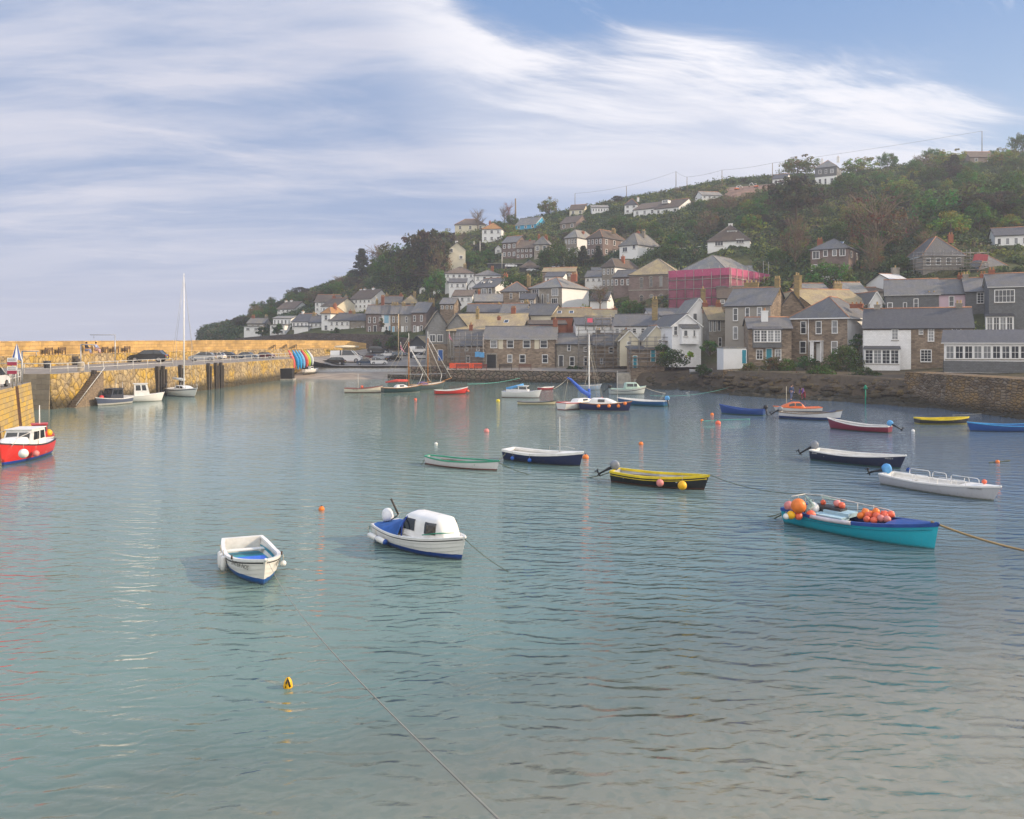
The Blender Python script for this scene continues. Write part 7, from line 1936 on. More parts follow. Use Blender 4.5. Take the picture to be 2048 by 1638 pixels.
# steps set against the wall
mb = MB()
pA, aa = on_inner(178, 0.0, 0); pB, _ = on_inner(133, 0.0, 0)
pB = Vector((-52.1, 93.6, 0)); pA = Vector((-51.3, 98.6, 0))
d = (pA - pB).normalized(); nr_ = Vector((d.y, -d.x, 0)); n = 17; Ls = (pA - pB).length
for k in range(n):
 c = pB + d * (Ls * (k + 0.5) / n) + nr_ * 0.75
 zt = -0.2 + 4.15 * (k + 1) / n
 mb.obox((c.x, c.y, (zt - 1.5) / 2), Ls / n, 1.1, zt + 1.5, math.atan2(d.y, d.x))
o = mb.build('quay_steps', M_WOOD); tag(o, 'dark worn steps running down the pier wall at its near end', 'steps')
mb = MB(); q0 = pB + nr_ * 1.45; q1 = pA + nr_ * 1.45
mb.tube([q0 + Vector((0, 0, 0.3)), q1 + Vector((0, 0, 4.5))], 0.05, 5); o = mb.build('handrail', M_RAIL); tag(o, 'sloping handrail beside the pier steps', 'handrail')
# davit frames
def davit(label, x, y, w_, h_, rz=0.0):
 o = empty('davit', (x, y, DK), rz, label, 'davit', 'steel davit frames on the quays')
 mb = MB(); mb.tube([(0, 0, 0), (0, 0, h_)], 0.07, 6); mb.build('post', M_METAL, o)
 mb = MB(); mb.tube([(0, 0, h_), (w_, 0, h_)], 0.06, 6); mb.tube([(w_ * 0.85, 0, h_), (w_ * 0.85, 0, h_ - 0.5)], 0.03, 5); mb.build('arm', M_METAL, o)
davit('grey steel davit frame on the near quay tip', -43.9, 72.0, 1.5, 2.9)
davit('steel davit frame behind the pier steps', -53.4, 99.5, 1.8, 3.3)
p = P(233, 740, 118)
davit('tall thin steel frame beside the sloping rail on the pier', -57.3, 116, -3.6, 4.6)
# signs and parasol by the near quay
o = empty('sign_post', (-40.7, 65.5, DK), 0.1, 'maroon and white sign boards on a post by the near quay rail', 'sign')
mb = MB(); mb.tube([(0, 0, 0), (0, 0, 2.5)], 0.05, 6); mb.build('post', M_METAL, o)
mar = plain('maroon_sign', (0.35, 0.03, 0.07), 0.5); 
for z in (1.15, 1.85):
 mb = MB(); mb.box(-0.38, -0.1, z, 0.38, -0.055, z + 0.62, 0); mb.box(-0.38, -0.104, z, 0.38, -0.1, z + 0.28, 1); mb.build('sign_board', [M_TRIM, mar], o)
 for rw in range(2):
  mb = MB()
  for q in range(7): mb.box(-0.3 + q * 0.085, -0.106, z + 0.36 + rw * 0.12, -0.3 + q * 0.085 + 0.05, -0.1, z + 0.42 + rw * 0.12)
  mb.build('lettering', LETM, o)
o = empty('parasol', (-41.6, 67.5, DK), 0, 'folded blue and white parasol above the sign boards', 'parasol')
mb = MB(); mb.tube([(0, 0, 0), (0, 0, 3.6)], 0.04, 6); mb.build('pole', M_METAL, o)
for k in range(8):
 a0 = 2 * PI * k / 8
 mb = MB(); mb.add([(0.05 * math.cos(a0), 0.05 * math.sin(a0), 3.6), (0.36 * math.cos(a0), 0.36 * math.sin(a0), 2.3), (0.42 * math.cos(a0 + .5), 0.42 * math.sin(a0 + .5), 2.15), (0.36 * math.cos(a0 + .785), 0.36 * math.sin(a0 + .785), 2.3)], [(0, 1, 2, 3)])
 mb.build('canopy_panel', BLUEP if k % 2 else GEL, o)
o = empty('litter_bin', (-62.5, 108, DK), 0, 'dark litter bin against the ledge wall near the left', 'bin')
mb = MB(); mb.lathe([(0.35, 0), (0.45, 0.9), (0.5, 1.0), (0.38, 1.05), (0.05, 1.1)], (0, 0, 0), 10); mb.build('bin', M_FASC, o); mb = MB(); mb.lathe([(0.46, .7), (0.47, .8)], (0, 0, 0), 10); mb.build('band', M_METAL, o)
for i, (px, y_) in enumerate(((153, 118),)):
 mb = MB(); mb.lathe([(0.4, 0), (0.4, 0.9), (0.3, 1.2), (0.05, 1.3)], (0, 0, 0), 10); o = mb.build('bollard', M_COPE, None, (-51.6 - 1.5, 99, DK)); tag(o, 'rounded granite bollard on the pier left of the steps', 'bollard')


# ------------------------------------------------------------------ benches
def bench(label, x, y, z, rz, w_=2.0, mat=None, group='benches'):
 o = empty('bench', (x, y, z), rz, label, 'bench', group); m_ = mat or M_WOOD
 mb = MB()
 for k in range(3): mb.box(-w_ / 2, -0.5 + 0.17 * k, 0.45, w_ / 2, -0.36 + 0.17 * k, 0.5)
 mb.build('seat', m_, o)
 mb = MB()
 for k in range(3): mb.box(-w_ / 2, 0.0, 0.62 + 0.16 * k, w_ / 2, 0.04, 0.74 + 0.16 * k)
 mb.build('backrest', m_, o)
 for sx in (-1, 1):
  mb = MB(); x_ = sx * (w_ / 2 - 0.08)
  mb.box(x_ - .05, -0.05, 0, x_ + .05, 0.06, 1.1); mb.box(x_ - .05, -0.5, 0, x_ + .05, -0.42, 0.68); mb.box(x_ - .05, -0.5, 0.66, x_ + .05, 0.0, 0.71)
  mb.build('leg', m_, o)
 return o


M_BENCHO = plain('old_brown_bench', (0.075, 0.045, 0.03), 0.8); M_BENCHR = plain('red_brown_bench', (0.16, 0.035, 0.03), 0.6); M_BENCHD = plain('dark_bench', (0.03, 0.025, 0.022), 0.6); M_BENCHM = plain('brown_bench', (0.13, 0.05, 0.03), 0.6)
for lb, px, mt in (('dark red bench in front of the orange barriers', 925, M_BENCHR), ('dark red bench nearest the archway of the granite house', 961, M_BENCHR), ('nearly black bench below the granite house windows', 1011, M_BENCHD), ('brown bench right of the nearly black one', 1050, M_BENCHM)):
 bench(lb, (px - HX) / F * 151.2, 151.2, 2.2, 0.0, 2.4, mt, 'benches on the harbour front')
for lb, px, D_ in (('brown bench on the ledge, leftmost of two by the dark opening', 202, 119), ('brown bench on the ledge right of the dark opening', 224, 122), ('brown bench on the ledge just right of the seated people', 293, 133), ('middle brown bench of three above the dark car', 311, 136), ('brown bench on the ledge rightmost of three above the dark car', 331, 139.5)):
 x_ = (px - HX) / F * D_
 k = np.interp(D_, [p[1] for p in outl], [p[0] for p in outl]) - 0.7
 bench(lb, k, D_, 5.65, PI / 2 - 0.08 + PI, 1.8, M_BENCHO, 'benches along the outer pier wall')
for lb, px, D_ in (('picnic bench on the ledge above the parked cars, leftmost', 546, 186), ('picnic bench on the ledge in the middle above the parked cars', 583, 190), ('picnic bench on the ledge rightmost above the kayaks', 607, 193)):
 k = np.interp(D_, [p[1] for p in outl], [p[0] for p in outl]) - 0.7
 bench(lb, k, D_, 5.65, PI / 2 + PI + .4, 2.6, M_WOOD, 'picnic benches above the car park')
# dark stair opening in the ledge
mb = MB()
for k in range(5): mb.box(-0.5 - 0.02 * k, -0.7, 0.33 * k, 1.5 - .3 * k, 0.7, 0.33 * (k + 1) - 0.002)
o = mb.build('ledge_steps', M_DKWOOD, None, (-67.9, 124, DK)); tag(o, 'dark steps up to the ledge between two brown benches', 'steps')

# ------------------------------------------------------------------ cars
TYRE = plain('tyre', (0.012, 0.012, 0.012), 0.8); RIM = plain('alloy_rim', (0.35, 0.35, 0.36), 0.35, metallic=0.7); LAMP = plain('lamp_lens', (0.5, 0.5, 0.48), 0.15); TAIL = plain('tail_lens', (0.35, 0.01, 0.01), 0.25)
SHAPES = {
 'hatch': [(-2.1, .45), (-2.12, .75), (-2.0, .95), (-1.75, 1.0), (-1.35, 1.42), (-0.6, 1.5), (0.3, 1.46), (1.05, 1.0), (1.9, .85), (2.1, .65), (2.12, .4)],
 'estate': [(-2.3, .45), (-2.32, .8), (-2.22, 1.0), (-2.1, 1.05), (-1.75, 1.45), (-0.6, 1.5), (0.3, 1.46), (1.05, 1.0), (2.0, .85), (2.25, .65), (2.28, .4)],
 'saloon': [(-2.25, .45), (-2.3, .8), (-2.15, .98), (-1.5, 1.02), (-0.95, 1.38), (-0.3, 1.44), (0.35, 1.4), (1.1, .98), (1.95, .85), (2.25, .65), (2.28, .4)],
 'van': [(-2.4, .45), (-2.42, 1.0), (-2.38, 1.1), (-2.36, 1.15), (-2.3, 1.9), (-0.6, 1.95), (0.9, 1.9), (1.6, 1.2), (2.25, 1.0), (2.42, .75), (2.42, .4)],
 'suv': [(-2.2, .5), (-2.25, .95), (-2.18, 1.1), (-2.1, 1.12), (-1.85, 1.62), (-0.6, 1.7), (0.35, 1.66), (1.05, 1.15), (1.9, 1.02), (2.15, .8), (2.18, .45)]}


def car_proto(kind, mat):
 pr = SHAPES[kind]
 o = empty('parked_' + ('van' if kind == 'van' else 'car'), (0, 0, 0))
 W_ = 0.9
 body = pr[:4] + [pr[7]] + pr[8:]
 mb = MB(); rows = []
 lo = 0.3
 # lower body
 for y, ins in ((-W_ + .04, 0.05), (-W_, 0.0), (-W_, 0.0), (W_, 0.0), (W_, 0.0), (W_ - .04, 0.05)):
  rows.append([(x * (1 - ins * .3), y, z) for x, z in [(pr[0][0] + .1, lo)] + body + [(pr[-1][0] - .1, lo)]])
 mb.grid([rows[0], rows[1]], 0, True); mb.grid([rows[1], rows[4]], 0, False); mb.grid([rows[4], rows[5]], 0, True)
 mb.poly(list(reversed(rows[0]))); mb.poly(rows[5])
 mb.build('body', mat, o)
 # cabin: glass below, roof above
 g = pr[3:8]; t_ = 0.72
 mb = MB()
 def cab(z_in): return [(x, z) for x, z in g]
 base = [g[0], g[-1]]
 yb_ = W_ - 0.03
 top = g[1:4]
 left = [(g[0][0], -yb_, g[0][1])] + [(x, -t_, z) for x, z in top] + [(g[-1][0], -yb_, g[-1][1])]
 right = [(x, -y, z) for x, y, z in left]
 mb.poly(left); mb.poly(list(reversed(right)))
 mb.grid([right, left], 0, False)
 mb.build('windows', M_CARGLASS, o)
 mb = MB()
 mb.grid([[(x, t_ + .015, z + .012) for x, z in top], [(x, -t_ - .015, z + .012) for x, z in top]], 0, False)
 for sd_ in (1, -1):
  for i, j in ((0, 1), (3, 4)):
   a_, b_ = Vector(left[i]), Vector(left[j]); a_.y *= sd_ * 1.012; b_.y *= sd_ * 1.012
   mb.tube([a_, b_], 0.045, 4)
  xm = (top[1][0] + g[0][0]) / 2 + (0.45 if kind != 'van' else 0.9)
  zt_ = top[1][1]; mb.tube([(xm, sd_ * yb_ * 1.01, g[0][1]), (xm, sd_ * (t_ + .01), zt_)], 0.045, 4)
  if kind == 'van':
   mb.add([(g[0][0], sd_ * (yb_ + .012), g[0][1]), (-0.9, sd_ * (yb_ + .012), g[0][1]), (-0.9, sd_ * (t_ + .02), zt_ - .03), (top[0][0], sd_ * (t_ + .02), top[0][1] - .02)], [(0, 1, 2, 3)])
 mb.build('roof', mat, o)
 for x in (pr[-1][0] - 0.75, pr[0][0] + 0.75):
  for sd_ in (1, -1):
   mb = MB(); mb.lathe([(0.02, 0), (0.33, 0), (0.34, 0.05), (0.34, 0.17), (0.3, 0.2)], (x, sd_ * W_ - (0.18 if sd_ > 0 else 0.02), 0.34), 12, axis='y'); w_ = mb.build('wheel', TYRE, o)
   mb = MB(); mb.lathe([(0.01, 0), (0.22, 0)], (x, sd_ * (W_ + .022) , 0.34), 10, axis='y'); mb.build('rim', RIM, w_)
 for sd_ in (1, -1):
  z = pr[-2][1] + .02
  mb = MB(); mb.box(pr[-1][0] - .1, sd_ * .62 - .16, z - .1, pr[-1][0] + .01, sd_ * .62 + .16, z + .04); mb.build('headlight', LAMP, o)
  mb = MB(); mb.box(pr[0][0] - .03, sd_ * .7 - .12, pr[1][1] - .1, pr[0][0] + .1, sd_ * .7 + .12, pr[1][1] + .12); mb.build('tail_light', TAIL, o)
 mb = MB(); mb.box(pr[0][0] - .035, -.26, .55, pr[0][0] + .02, .26, .67); mb.build('number_plate', YEL, o)
 return o


CARP = {n: plain('car_paint_' + n, c, 0.25, 0.03, 1, metallic=mtl, coat=0.6) for n, c, mtl in (('charcoal', (0.03, 0.035, 0.042), .3), ('silver', (0.42, 0.44, 0.46), .5), ('white', (0.72, 0.72, 0.72), 0), ('black', (0.012, 0.012, 0.016), .2), ('navy', (0.02, 0.04, 0.08), .3), ('greyblue', (0.16, 0.2, 0.25), .4), ('maroon', (0.12, 0.02, 0.025), .3), ('beige', (0.36, 0.32, 0.27), .4))}
PROTO = {}


def car(label, px, yb, wpx, kind, colr, D_=None, hd=180.0, z=None, group='cars parked by the harbour'):
 if D_ is None:
  D_ = (5.8 + 7.83) / ((yb - HY) / F + .045)
  if D_ > 196: D_ = 200
 if z is None: z = EYE - (yb - HY) * D_ / F
 key = (kind, colr)
 first = key not in PROTO
 if first: PROTO[key] = car_proto(kind, CARP[colr])
 o = PROTO[key] if first else copy_tree(PROTO[key])
 L_ = wpx * D_ / F; s_ = L_ / 4.5
 s_ = min(1.45, max(0.85, s_))
 o.location = ((px - HX) / F * D_, D_, z); o.rotation_euler = (0, 0, math.radians(hd)); o.scale = (s_, s_, s_)
 tag(o, label, 'van' if kind == 'van' else 'car', group)
 return o


dz = lambda y: 4 * F / (y - HY)
for a_ in (('dark charcoal hatchback on the pier below the brown benches', 298, 724, 74, 'hatch', 'charcoal', dz(724), 188, 4), ('silver hatchback behind the yacht mast on the pier', 405, 722, 54, 'hatch', 'silver', dz(722), 190, 4),
   ('white hatchback just right of the silver one on the pier', 431, 719.5, 42, 'hatch', 'white', dz(719.5) + 2, 175, 4), ('dark estate car in the middle of the row on the pier', 458, 718.5, 44, 'estate', 'navy', dz(718), 5, 4),
   ('blue grey saloon on the pier right of the dark estate', 495, 718, 42, 'saloon', 'greyblue', dz(717.3), 0, 4), ('dark maroon hatchback at the right end of the pier row', 532, 717, 36, 'hatch', 'maroon', dz(716.5), -10, 4),
   ('silver estate behind the upright kayaks', 603, 714, 36, 'estate', 'silver', 180, 180, 3.9),
   ('black hatchback in front of the white van on the slipway', 668, 730, 48, 'hatch', 'black', None, 178), ('white van with side windows beside the black hatchback', 693, 725, 58, 'van', 'white', None, 0),
   ('beige estate parked behind the white van', 722, 721, 34, 'estate', 'beige', None, 15), ('dark blue saloon in the front row by the landing wall', 731, 729.5, 36, 'saloon', 'navy', None, 12),
   ('white estate with open end in the front row by the landing wall', 757, 729, 34, 'suv', 'white', None, 20), ('maroon hatchback behind the beige estate', 739, 718, 30, 'hatch', 'maroon', None, 160), ('pale saloon behind the white estate', 762, 719, 32, 'saloon', 'silver', None, 10),
   ('long black estate parked high against the pier wall', 757, 706, 42, 'estate', 'black', 203, 5), ('white camper van parked before the boat store', 838, 706, 32, 'van', 'white', 196, 0, 4.6), ('white off-roader below the camper van', 842, 718, 30, 'suv', 'white', 184, 200, 3.42),
   ('white hatchback at the back of the car park', 775, 713, 28, 'hatch', 'white', None, 185), ('grey blue saloon left of the camper van', 800, 711, 30, 'saloon', 'greyblue', None, 5), ('black hatchback behind the white estate at the road', 786, 722, 28, 'hatch', 'black', None, 40), ('silver hatchback among the cars right of the white van', 707, 716, 28, 'hatch', 'silver', None, 170)):
 car(*a_)
for a_ in (('pale car on the steep hill road above the white sided house', 1111, 540, 17, 'hatch', 'silver', 214, 150), ('white van on the steep hill road', 1137, 548, 14, 'van', 'white', 208, 100), ('pale car under the flat garage roof on the hill', 1022, 536, 26, 'hatch', 'white', 226, 0), ('silver car under the hipped garage roof', 1064, 545, 20, 'hatch', 'silver', 219, 0)):
 D_ = hitD(a_[1], a_[2]); car(a_[0], a_[1], a_[2], a_[3], a_[4], a_[5], D_, a_[7], ground((a_[1] - HX) / F * D_, D_) + 0.1, 'cars on the hill roads')
car('white van with a dark rear window at the left frame edge on the near quay', -22, 755, 70, 'van', 'white', 66, 100, 4.0)

# ------------------------------------------------------------------ kayaks, boxes, signs by the slip
for i, (cn, c_, px) in enumerate((('coral red', (0.70, 0.10, 0.10), 588), ('bright blue', (0.01, 0.25, 0.58), 596), ('deep sky blue', (0.02, 0.32, 0.62), 602), ('light blue', (0.15, 0.40, 0.65), 608), ('dark red', (0.40, 0.03, 0.04), 613), ('orange', (0.62, 0.22, 0.05), 615), ('lime green', (0.38, 0.55, 0.03), 619), ('pale grey', (0.55, 0.58, 0.60), 625))):
 D_ = 165.5 + i * 0.5; p = P(px, 740 - i * 1.4, D_)
 mb = MB(); rows = []
 hgt = 4.1 - 0.13 * i
 for k in range(9):
  u = k / 8; r_ = 0.42 * math.sin(PI * (0.04 + 0.92 * u)) ** 0.6
  cx_ = -1.1 * u + 0.35 * math.sin(PI * u)
  rows.append([(cx_ + r_ * math.cos(a) * 0.9, 0.15 * math.sin(a) * (1 if r_ > .1 else .5), hgt * u) for a in [2 * PI * j / 8 for j in range(8)]])
 mb.grid(rows, 0, True, True)
 o = mb.build('kayak', plain('kayak_' + cn.replace(' ', '_'), c_, 0.4), None, (p.x, p.y, p.z)); o.rotation_euler = (0, 0, 0.25)
 tag(o, cn + ' kayak standing upright at the end of the pier wall', 'kayak', 'kayaks standing at the end of the pier')
o = empty('black_tank', (-46.2, 158.5, 0.2), 0.1, 'big black box beside the waterline at the end of the pier wall', 'box')
mb = MB(); mb.box(0, -1.4, 0, 3.0, 1.4, 1.9); mb.build('tank', M_BLACK, o); mb = MB(); mb.box(-0.05, -1.45, 1.9, 3.05, 1.45, 2.0); mb.build('lid', M_FASC, o); mb = MB(); mb.box(-.3, -1.7, -1.2, 3.3, 1.7, 0.0); mb.build('base', M_CONC, o)
S2 = Boat('dinghy', 'white dinghy with a covered engine drawn up beside the kayaks', 608, 636, 741, 4.2, -1, B=1.6, fb=0.6, bowup=0.25, hull=paint('shore_white_hull', (0.74, 0.73, 0.7), None), rim=GEL, inner=GREYI, seats=(0.3,), D=167)
S2.o.location.z = 1.1; S2.box_house(0.4, 0.6, 0.6, 0.5, GEL)
mb = MB(); mb.tube([(-3.4, 0, 0.35), (0, 0, 0.4), (3.4, 0, 0.35)], [0.2, 0.35, 0.2], 8); o = mb.build('upturned_boat', CREAMP, None, (-41.5, 202, 5.7)); o.rotation_euler = (0, 0, 0.75); tag(o, 'long cream upturned hull lying on the ledge above the white van', 'boat')

# poles and flags
def pole(name, label, px, yt, yb, D_, r, mat, group=None, cat='pole', zb=None):
 a_, b_ = P(px, yb, D_), P(px, yt, D_)
 if zb is not None: a_.z = zb
 mb = MB(); mb.tube([(0, 0, 0), (0, 0, b_.z - a_.z)], [r, r * 0.7], 6)
 o = mb.build(name, mat, None, a_); return tag(o, label, cat, group)
pole('flag_pole', 'tall sunlit flag pole on the harbour road before the terrace', 797, 628, 715, 176, 0.13, plain('sunlit_pole', (0.55, 0.42, 0.25), 0.6))
for lb, px, yt, D_ in (('pink furled flag beside the left gaff mast', 806, 684, 165), ('pink flag in front of the slate gables', 903, 662, 163)):
 o = empty('flag', P(px, 722, D_), 0, lb, 'flag', 'flags on the harbour front')
 hh = EYE - (yt - HY) * D_ / F - o.location.z
 mb = MB(); mb.tube([(0, 0, 0), (-0.5, 0, hh)], 0.05, 5); mb.build('staff', M_RAIL, o)
 mb = MB(); mb.grid([[(-0.5 + k * 0.25 * u, 0.12 * math.sin(5 * u + k), hh - k * 0.35 - u * 0.9) for u in (0, .33, .66, 1)] for k in range(5)], 0, True); mb.build('cloth', plain('pink_flag', (0.55, 0.18, 0.28), 0.8), o)
GP = plain('green_marker', (0.0, 0.24, 0.14), 0.5)
for lb, px, yt, yb, D_ in (('thin green marker post in the water below the white boarded house', 1731, 770, 812, 98, ), ('thick green marker post near the right edge', 2033, 774, 834, 83)):
 o = empty('marker_post', P(px, yb, D_), 0, lb, 'post', 'green marker posts'); o.location.z = -0.5
 hh = EYE - (yt - HY) * D_ / F + 0.5
 mb = MB(); mb.tube([(0, 0, 0), (0, 0, hh)], 0.07, 6); mb.build('post', GP, o); mb = MB(); mb.lathe([(0.05, hh - .5), (0.28, hh - .45), (0.05, hh)], (0, 0, 0), 8); mb.build('topmark', GP, o)
HP = 'poles on the hillside'
tops = []
for i, (px, yt, yb) in enumerate(((1964, 262, 300), (1545, 326, 366), (1444, 340, 378), (1352, 343, 370), (1374, 354, 386), (1253, 372, 393), (1150, 387, 414), (1031, 397, 446), (901, 480, 505), (948, 482, 502), (960, 482, 516), (1128, 505, 545), (1154, 505, 530), (1004, 506, 538))):
 D_ = hitD(px, yb + 2)
 lb = ['wooden pole standing highest, near the right edge of the skyline', 'pole on the skyline above the white garage', 'tall pole on the skyline above the low white building', 'thin pole on the skyline, left of two close together', 'pole below the skyline, right of two close together', 'short skyline pole above the white house', 'skyline pole right of the round bushy tree',
   'thick pole between the reddish tree and the blue house', 'pale post near the tall cream house', 'pale post beside the dark garage, left of a pair', 'pale post beside the dark garage, right of a pair', 'pole in front of the white sided villa', 'pole under the brown villa on the hill road', 'dark pole before the purplish terrace'][i]
 pole('utility_pole', lb, px, yt, yb + 3, D_, 0.16 if px != 1031 else 0.45, M_WOOD if i < 8 else M_RAIL, HP)
 if i < 7: tops.append(P(px, yt, D_))
tops.sort(key=lambda v: v.x / v.y)
for i in range(len(tops) - 1):
 a_, b_ = tops[i], tops[i + 1]
 mb = MB(); mb.tube([(a_.lerp(b_, k / 10) - a_) - Vector((0, 0, 0.4 * 4 * k / 10 * (1 - k / 10))) for k in range(11)], 0.045, 3)
 o = mb.build('overhead_wire', M_FASC, None, a_); tag(o, 'thin overhead wire sagging between two poles on the skyline', 'wire', 'overhead wires on the skyline')

# ------------------------------------------------------------------ scaffolding
M_SCAF = plain('scaffold_tube', (0.27, 0.25, 0.23), 0.5, 0.2, 3, metallic=0.4)
def scaffold(label, px0, px1, yt, yb, D_, nx, nz, depth=1.3, a=0.0, boards=True, r=0.05, diag=True):
 p0, p1 = P(px0, yb, D_), P(px1, yb, D_)
 hgt = (yb - yt) * D_ / F; w_ = (p1 - p0).x
 o = empty('scaffold', p0, math.radians(a), label, 'scaffold', 'scaffolding on buildings under repair')
 mb = MB()
 for i in range(nx + 1):
  for y in (0, depth):
   mb.tube([(w_ * i / nx, y, 0), (w_ * i / nx, y, hgt + rnd.uniform(-0.3, 0.5))], r, 4)
 mb.build('standards', M_SCAF, o)
 mb = MB()
 for j in range(1, nz + 1):
  z = hgt * j / nz * 0.94
  for y in (0, depth):
   mb.tube([(-0.3, y, z), (w_ + 0.3, y, z)], r, 4)
   mb.tube([(-0.3, y, z - 0.5 * hgt / nz), (w_ + 0.3, y, z - 0.5 * hgt / nz)], r * 0.8, 4)
  for i in range(nx + 1): mb.tube([(w_ * i / nx, -0.2, z), (w_ * i / nx, depth + .2, z)], r * .8, 4)
  if diag: mb.tube([(w_ * ((j * 2) % nx) / nx, 0, z - hgt / nz), (w_ * ((j * 2) % nx + 1) / nx, 0, z)], r * .8, 4)
 mb.build('ledgers', M_SCAF, o)
 if boards:
  mb = MB()
  for j in range(1, nz + 1):
   z = hgt * j / nz * 0.94 - 0.5 * hgt / nz
   mb.box(0, 0.05, z + .06, w_, depth - .05, z + .12)
  mb.build('boards', M_WOOD, o)
 return o
scaffold('scaffolding over the stone cottage with orange barriers', 907, 966, 668, 737, 156, 5, 4)
scaffold('tall scaffolding over the stone cottages right of the granite house', 1158, 1262, 655, 740, 150.5, 6, 5)
scaffold('scaffolding round the two pointed porches above the rocks', 1262, 1346, 670, 740, 142.5, 5, 4)
scaffold('scaffolding on top of the dark slate roof with the pink sign', 1172, 1222, 630, 660, 155, 3, 2)
sc_ = scaffold('scaffolding round the blue slate pyramid roofed house', 1834, 1976, 502, 546, 160, 8, 3)
mb = MB(); pA = (1940 - HX) / F * 160 - sc_.location.x; mb.grid([[(pA + k * 0.7 + z * .2, -0.15 + 0.12 * math.sin(k * 2 + z), z + .15 * math.sin(k)) for k in range(5)] for z in (2.4, 3.1, 3.7)], 0, True)
M_NET = None
m, t, b = newmat('pink_debris_netting')
b.inputs['Base Color'].default_value = (0.5, 0.08, 0.2, 1); b.inputs['Roughness'].default_value = 0.8
uv = t.new('ShaderNodeUVMap').outputs[0]
n = t.noise(uv, 0.5, 4, 0.6).outputs['Fac']; n2_ = t.noise(t.mapping(uv, scale=(0.4, 3, 1)), 1.0, 3, 0.6).outputs['Fac']
t.link(t.mix(t.mr(n, 0.3, 0.7), (0.22, 0.055, 0.10), (0.36, 0.09, 0.15)), b.inputs['Base Color'])
trb = t.new('ShaderNodeBsdfTransparent'); ms = t.new('ShaderNodeMixShader'); t.put(ms.inputs[0], t.mr(n2_, 0.35, 0.7, 0.12, 0.38))
out = [x for x in t.n if x.type == 'OUTPUT_MATERIAL'][0]
t.link(b.outputs[0], ms.inputs[1]); t.link(trb.outputs[0], ms.inputs[2]); t.link(ms.outputs[0], out.inputs[0])
M_NET = m
mb.build('netting', plain('red_netting', (0.36, 0.07, 0.08), 0.8), sc_)
# pink wrapped hall
hall = [o for o in COL.objects if o.name.startswith('hall')][0]
hh_ = (EYE - (541 - HY) * 172 / F) - hall.location.z
so_ = empty('scaffold', hall.location, hall.rotation_euler.z, 'scaffolding wrapped in bright pink debris netting round the hall', 'scaffold')
HW = [c for c in hall.children if c.name.startswith('wall')][0].dimensions
hw_, hd_ = HW.x, HW.y
mb = MB()
def netrow(z, off=1.5):
 n1_ = 14; n2__ = 18
 r_ = [(-off + (hw_ + 2 * off) * i / n1_, -off + 0.10 * math.sin(i * 2.1 + z), z) for i in range(n1_ + 1)]
 r_ += [(hw_ + off + 0.10 * math.sin(i * 1.7 + z), -off + (hd_ + off) * i / n2__, z) for i in range(1, n2__ + 1)]
 return r_
mb.grid([netrow(z) for z in [hh_ * k / 8 * 1.0 for k in range(9)]], 0, True); mb.build('netting', M_NET, so_)
mb = MB(); mb.grid([[(x, y - .12, z) for x, y, z in netrow(hh_ - 1.35, 1.55)], [(x, y - .12, z) for x, y, z in netrow(hh_ + 0.15, 1.55)]], 0, True); mb.build('netting_band', plain('bright_pink_band', (0.42, 0.08, 0.17), 0.8), so_)
mb = MB()
for i in range(7): mb.tube([(-1.4 + (hw_ + 2.8) * i / 6, -1.3, 0), (-1.4 + (hw_ + 2.8) * i / 6, -1.3, hh_ + .8)], 0.07, 4)
for i in range(8): mb.tube([(hw_ + 1.4, -1.3 + (hd_ + 1) * i / 7, 0), (hw_ + 1.4, -1.3 + (hd_ + 1) * i / 7, hh_ + (.8 if i < 6 else 3))], 0.07, 4)
for k in (0.28, 0.52, 0.76):
 mb.tube([(-1.7, -1.62, hh_ * k), (hw_ + 1.66, -1.62, hh_ * k), (hw_ + 1.66, hd_, hh_ * k)], 0.08, 4)
for i in range(8):
 mb.tube([(-1.5 + (hw_ + 3) * i / 7, -1.66, 0), (-1.5 + (hw_ + 3) * i / 7, -1.66, hh_)], 0.07, 4)
 mb.tube([(hw_ + 1.68, -1.4 + (hd_ + 1) * i / 7, 0), (hw_ + 1.68, -1.4 + (hd_ + 1) * i / 7, hh_)], 0.07, 4)
mb.build('poles', M_SCAF, so_)
mb = MB(); mb.box(-0.5, 0, 0, 0.5, 0.05, 0.8); o = mb.build('notice_board', plain('pink_notice', (0.8, 0.12, 0.18), 0.6), None, P(1180, 645, 151)); tag(o, 'small bright pink notice on the scaffolding above the dark roof', 'notice')
# orange barriers
OB = plain('orange_barrier', (0.72, 0.09, 0.03), 0.6)
for i in range(6):
 px = 904 + i * 11
 o = empty('barrier', ((px - HX) / F * 154.0, 154.0, 2.25), 0, 'orange plastic barrier in the row before the scaffolded cottage', 'barrier', 'orange barriers before the scaffolded cottage')
 mb = MB(); mb.box(-.5, -.04, .15, .5, .04, 1.15); mb.build('panel', OB, o)
 for s_ in (-1, 1):
  mb = MB(); mb.box(s_ * .4 - .06, -.3, 0, s_ * .4 + .06, .3, .15); mb.build('foot', M_BLACK, o)
# blue tarpaulin on the scaffold
mb = MB(); mb.grid([[(x, -.1, z + .1 * math.sin(3 * x)) for x in (0, .6, 1.2, 1.8)] for z in (0, -.5, -1.0)], 0, True)
o = mb.build('tarpaulin', LBLUE, None, P(950, 704, 155.5)); tag(o, 'pale blue tarpaulin hung on the scaffold of the stone cottage', 'tarpaulin')
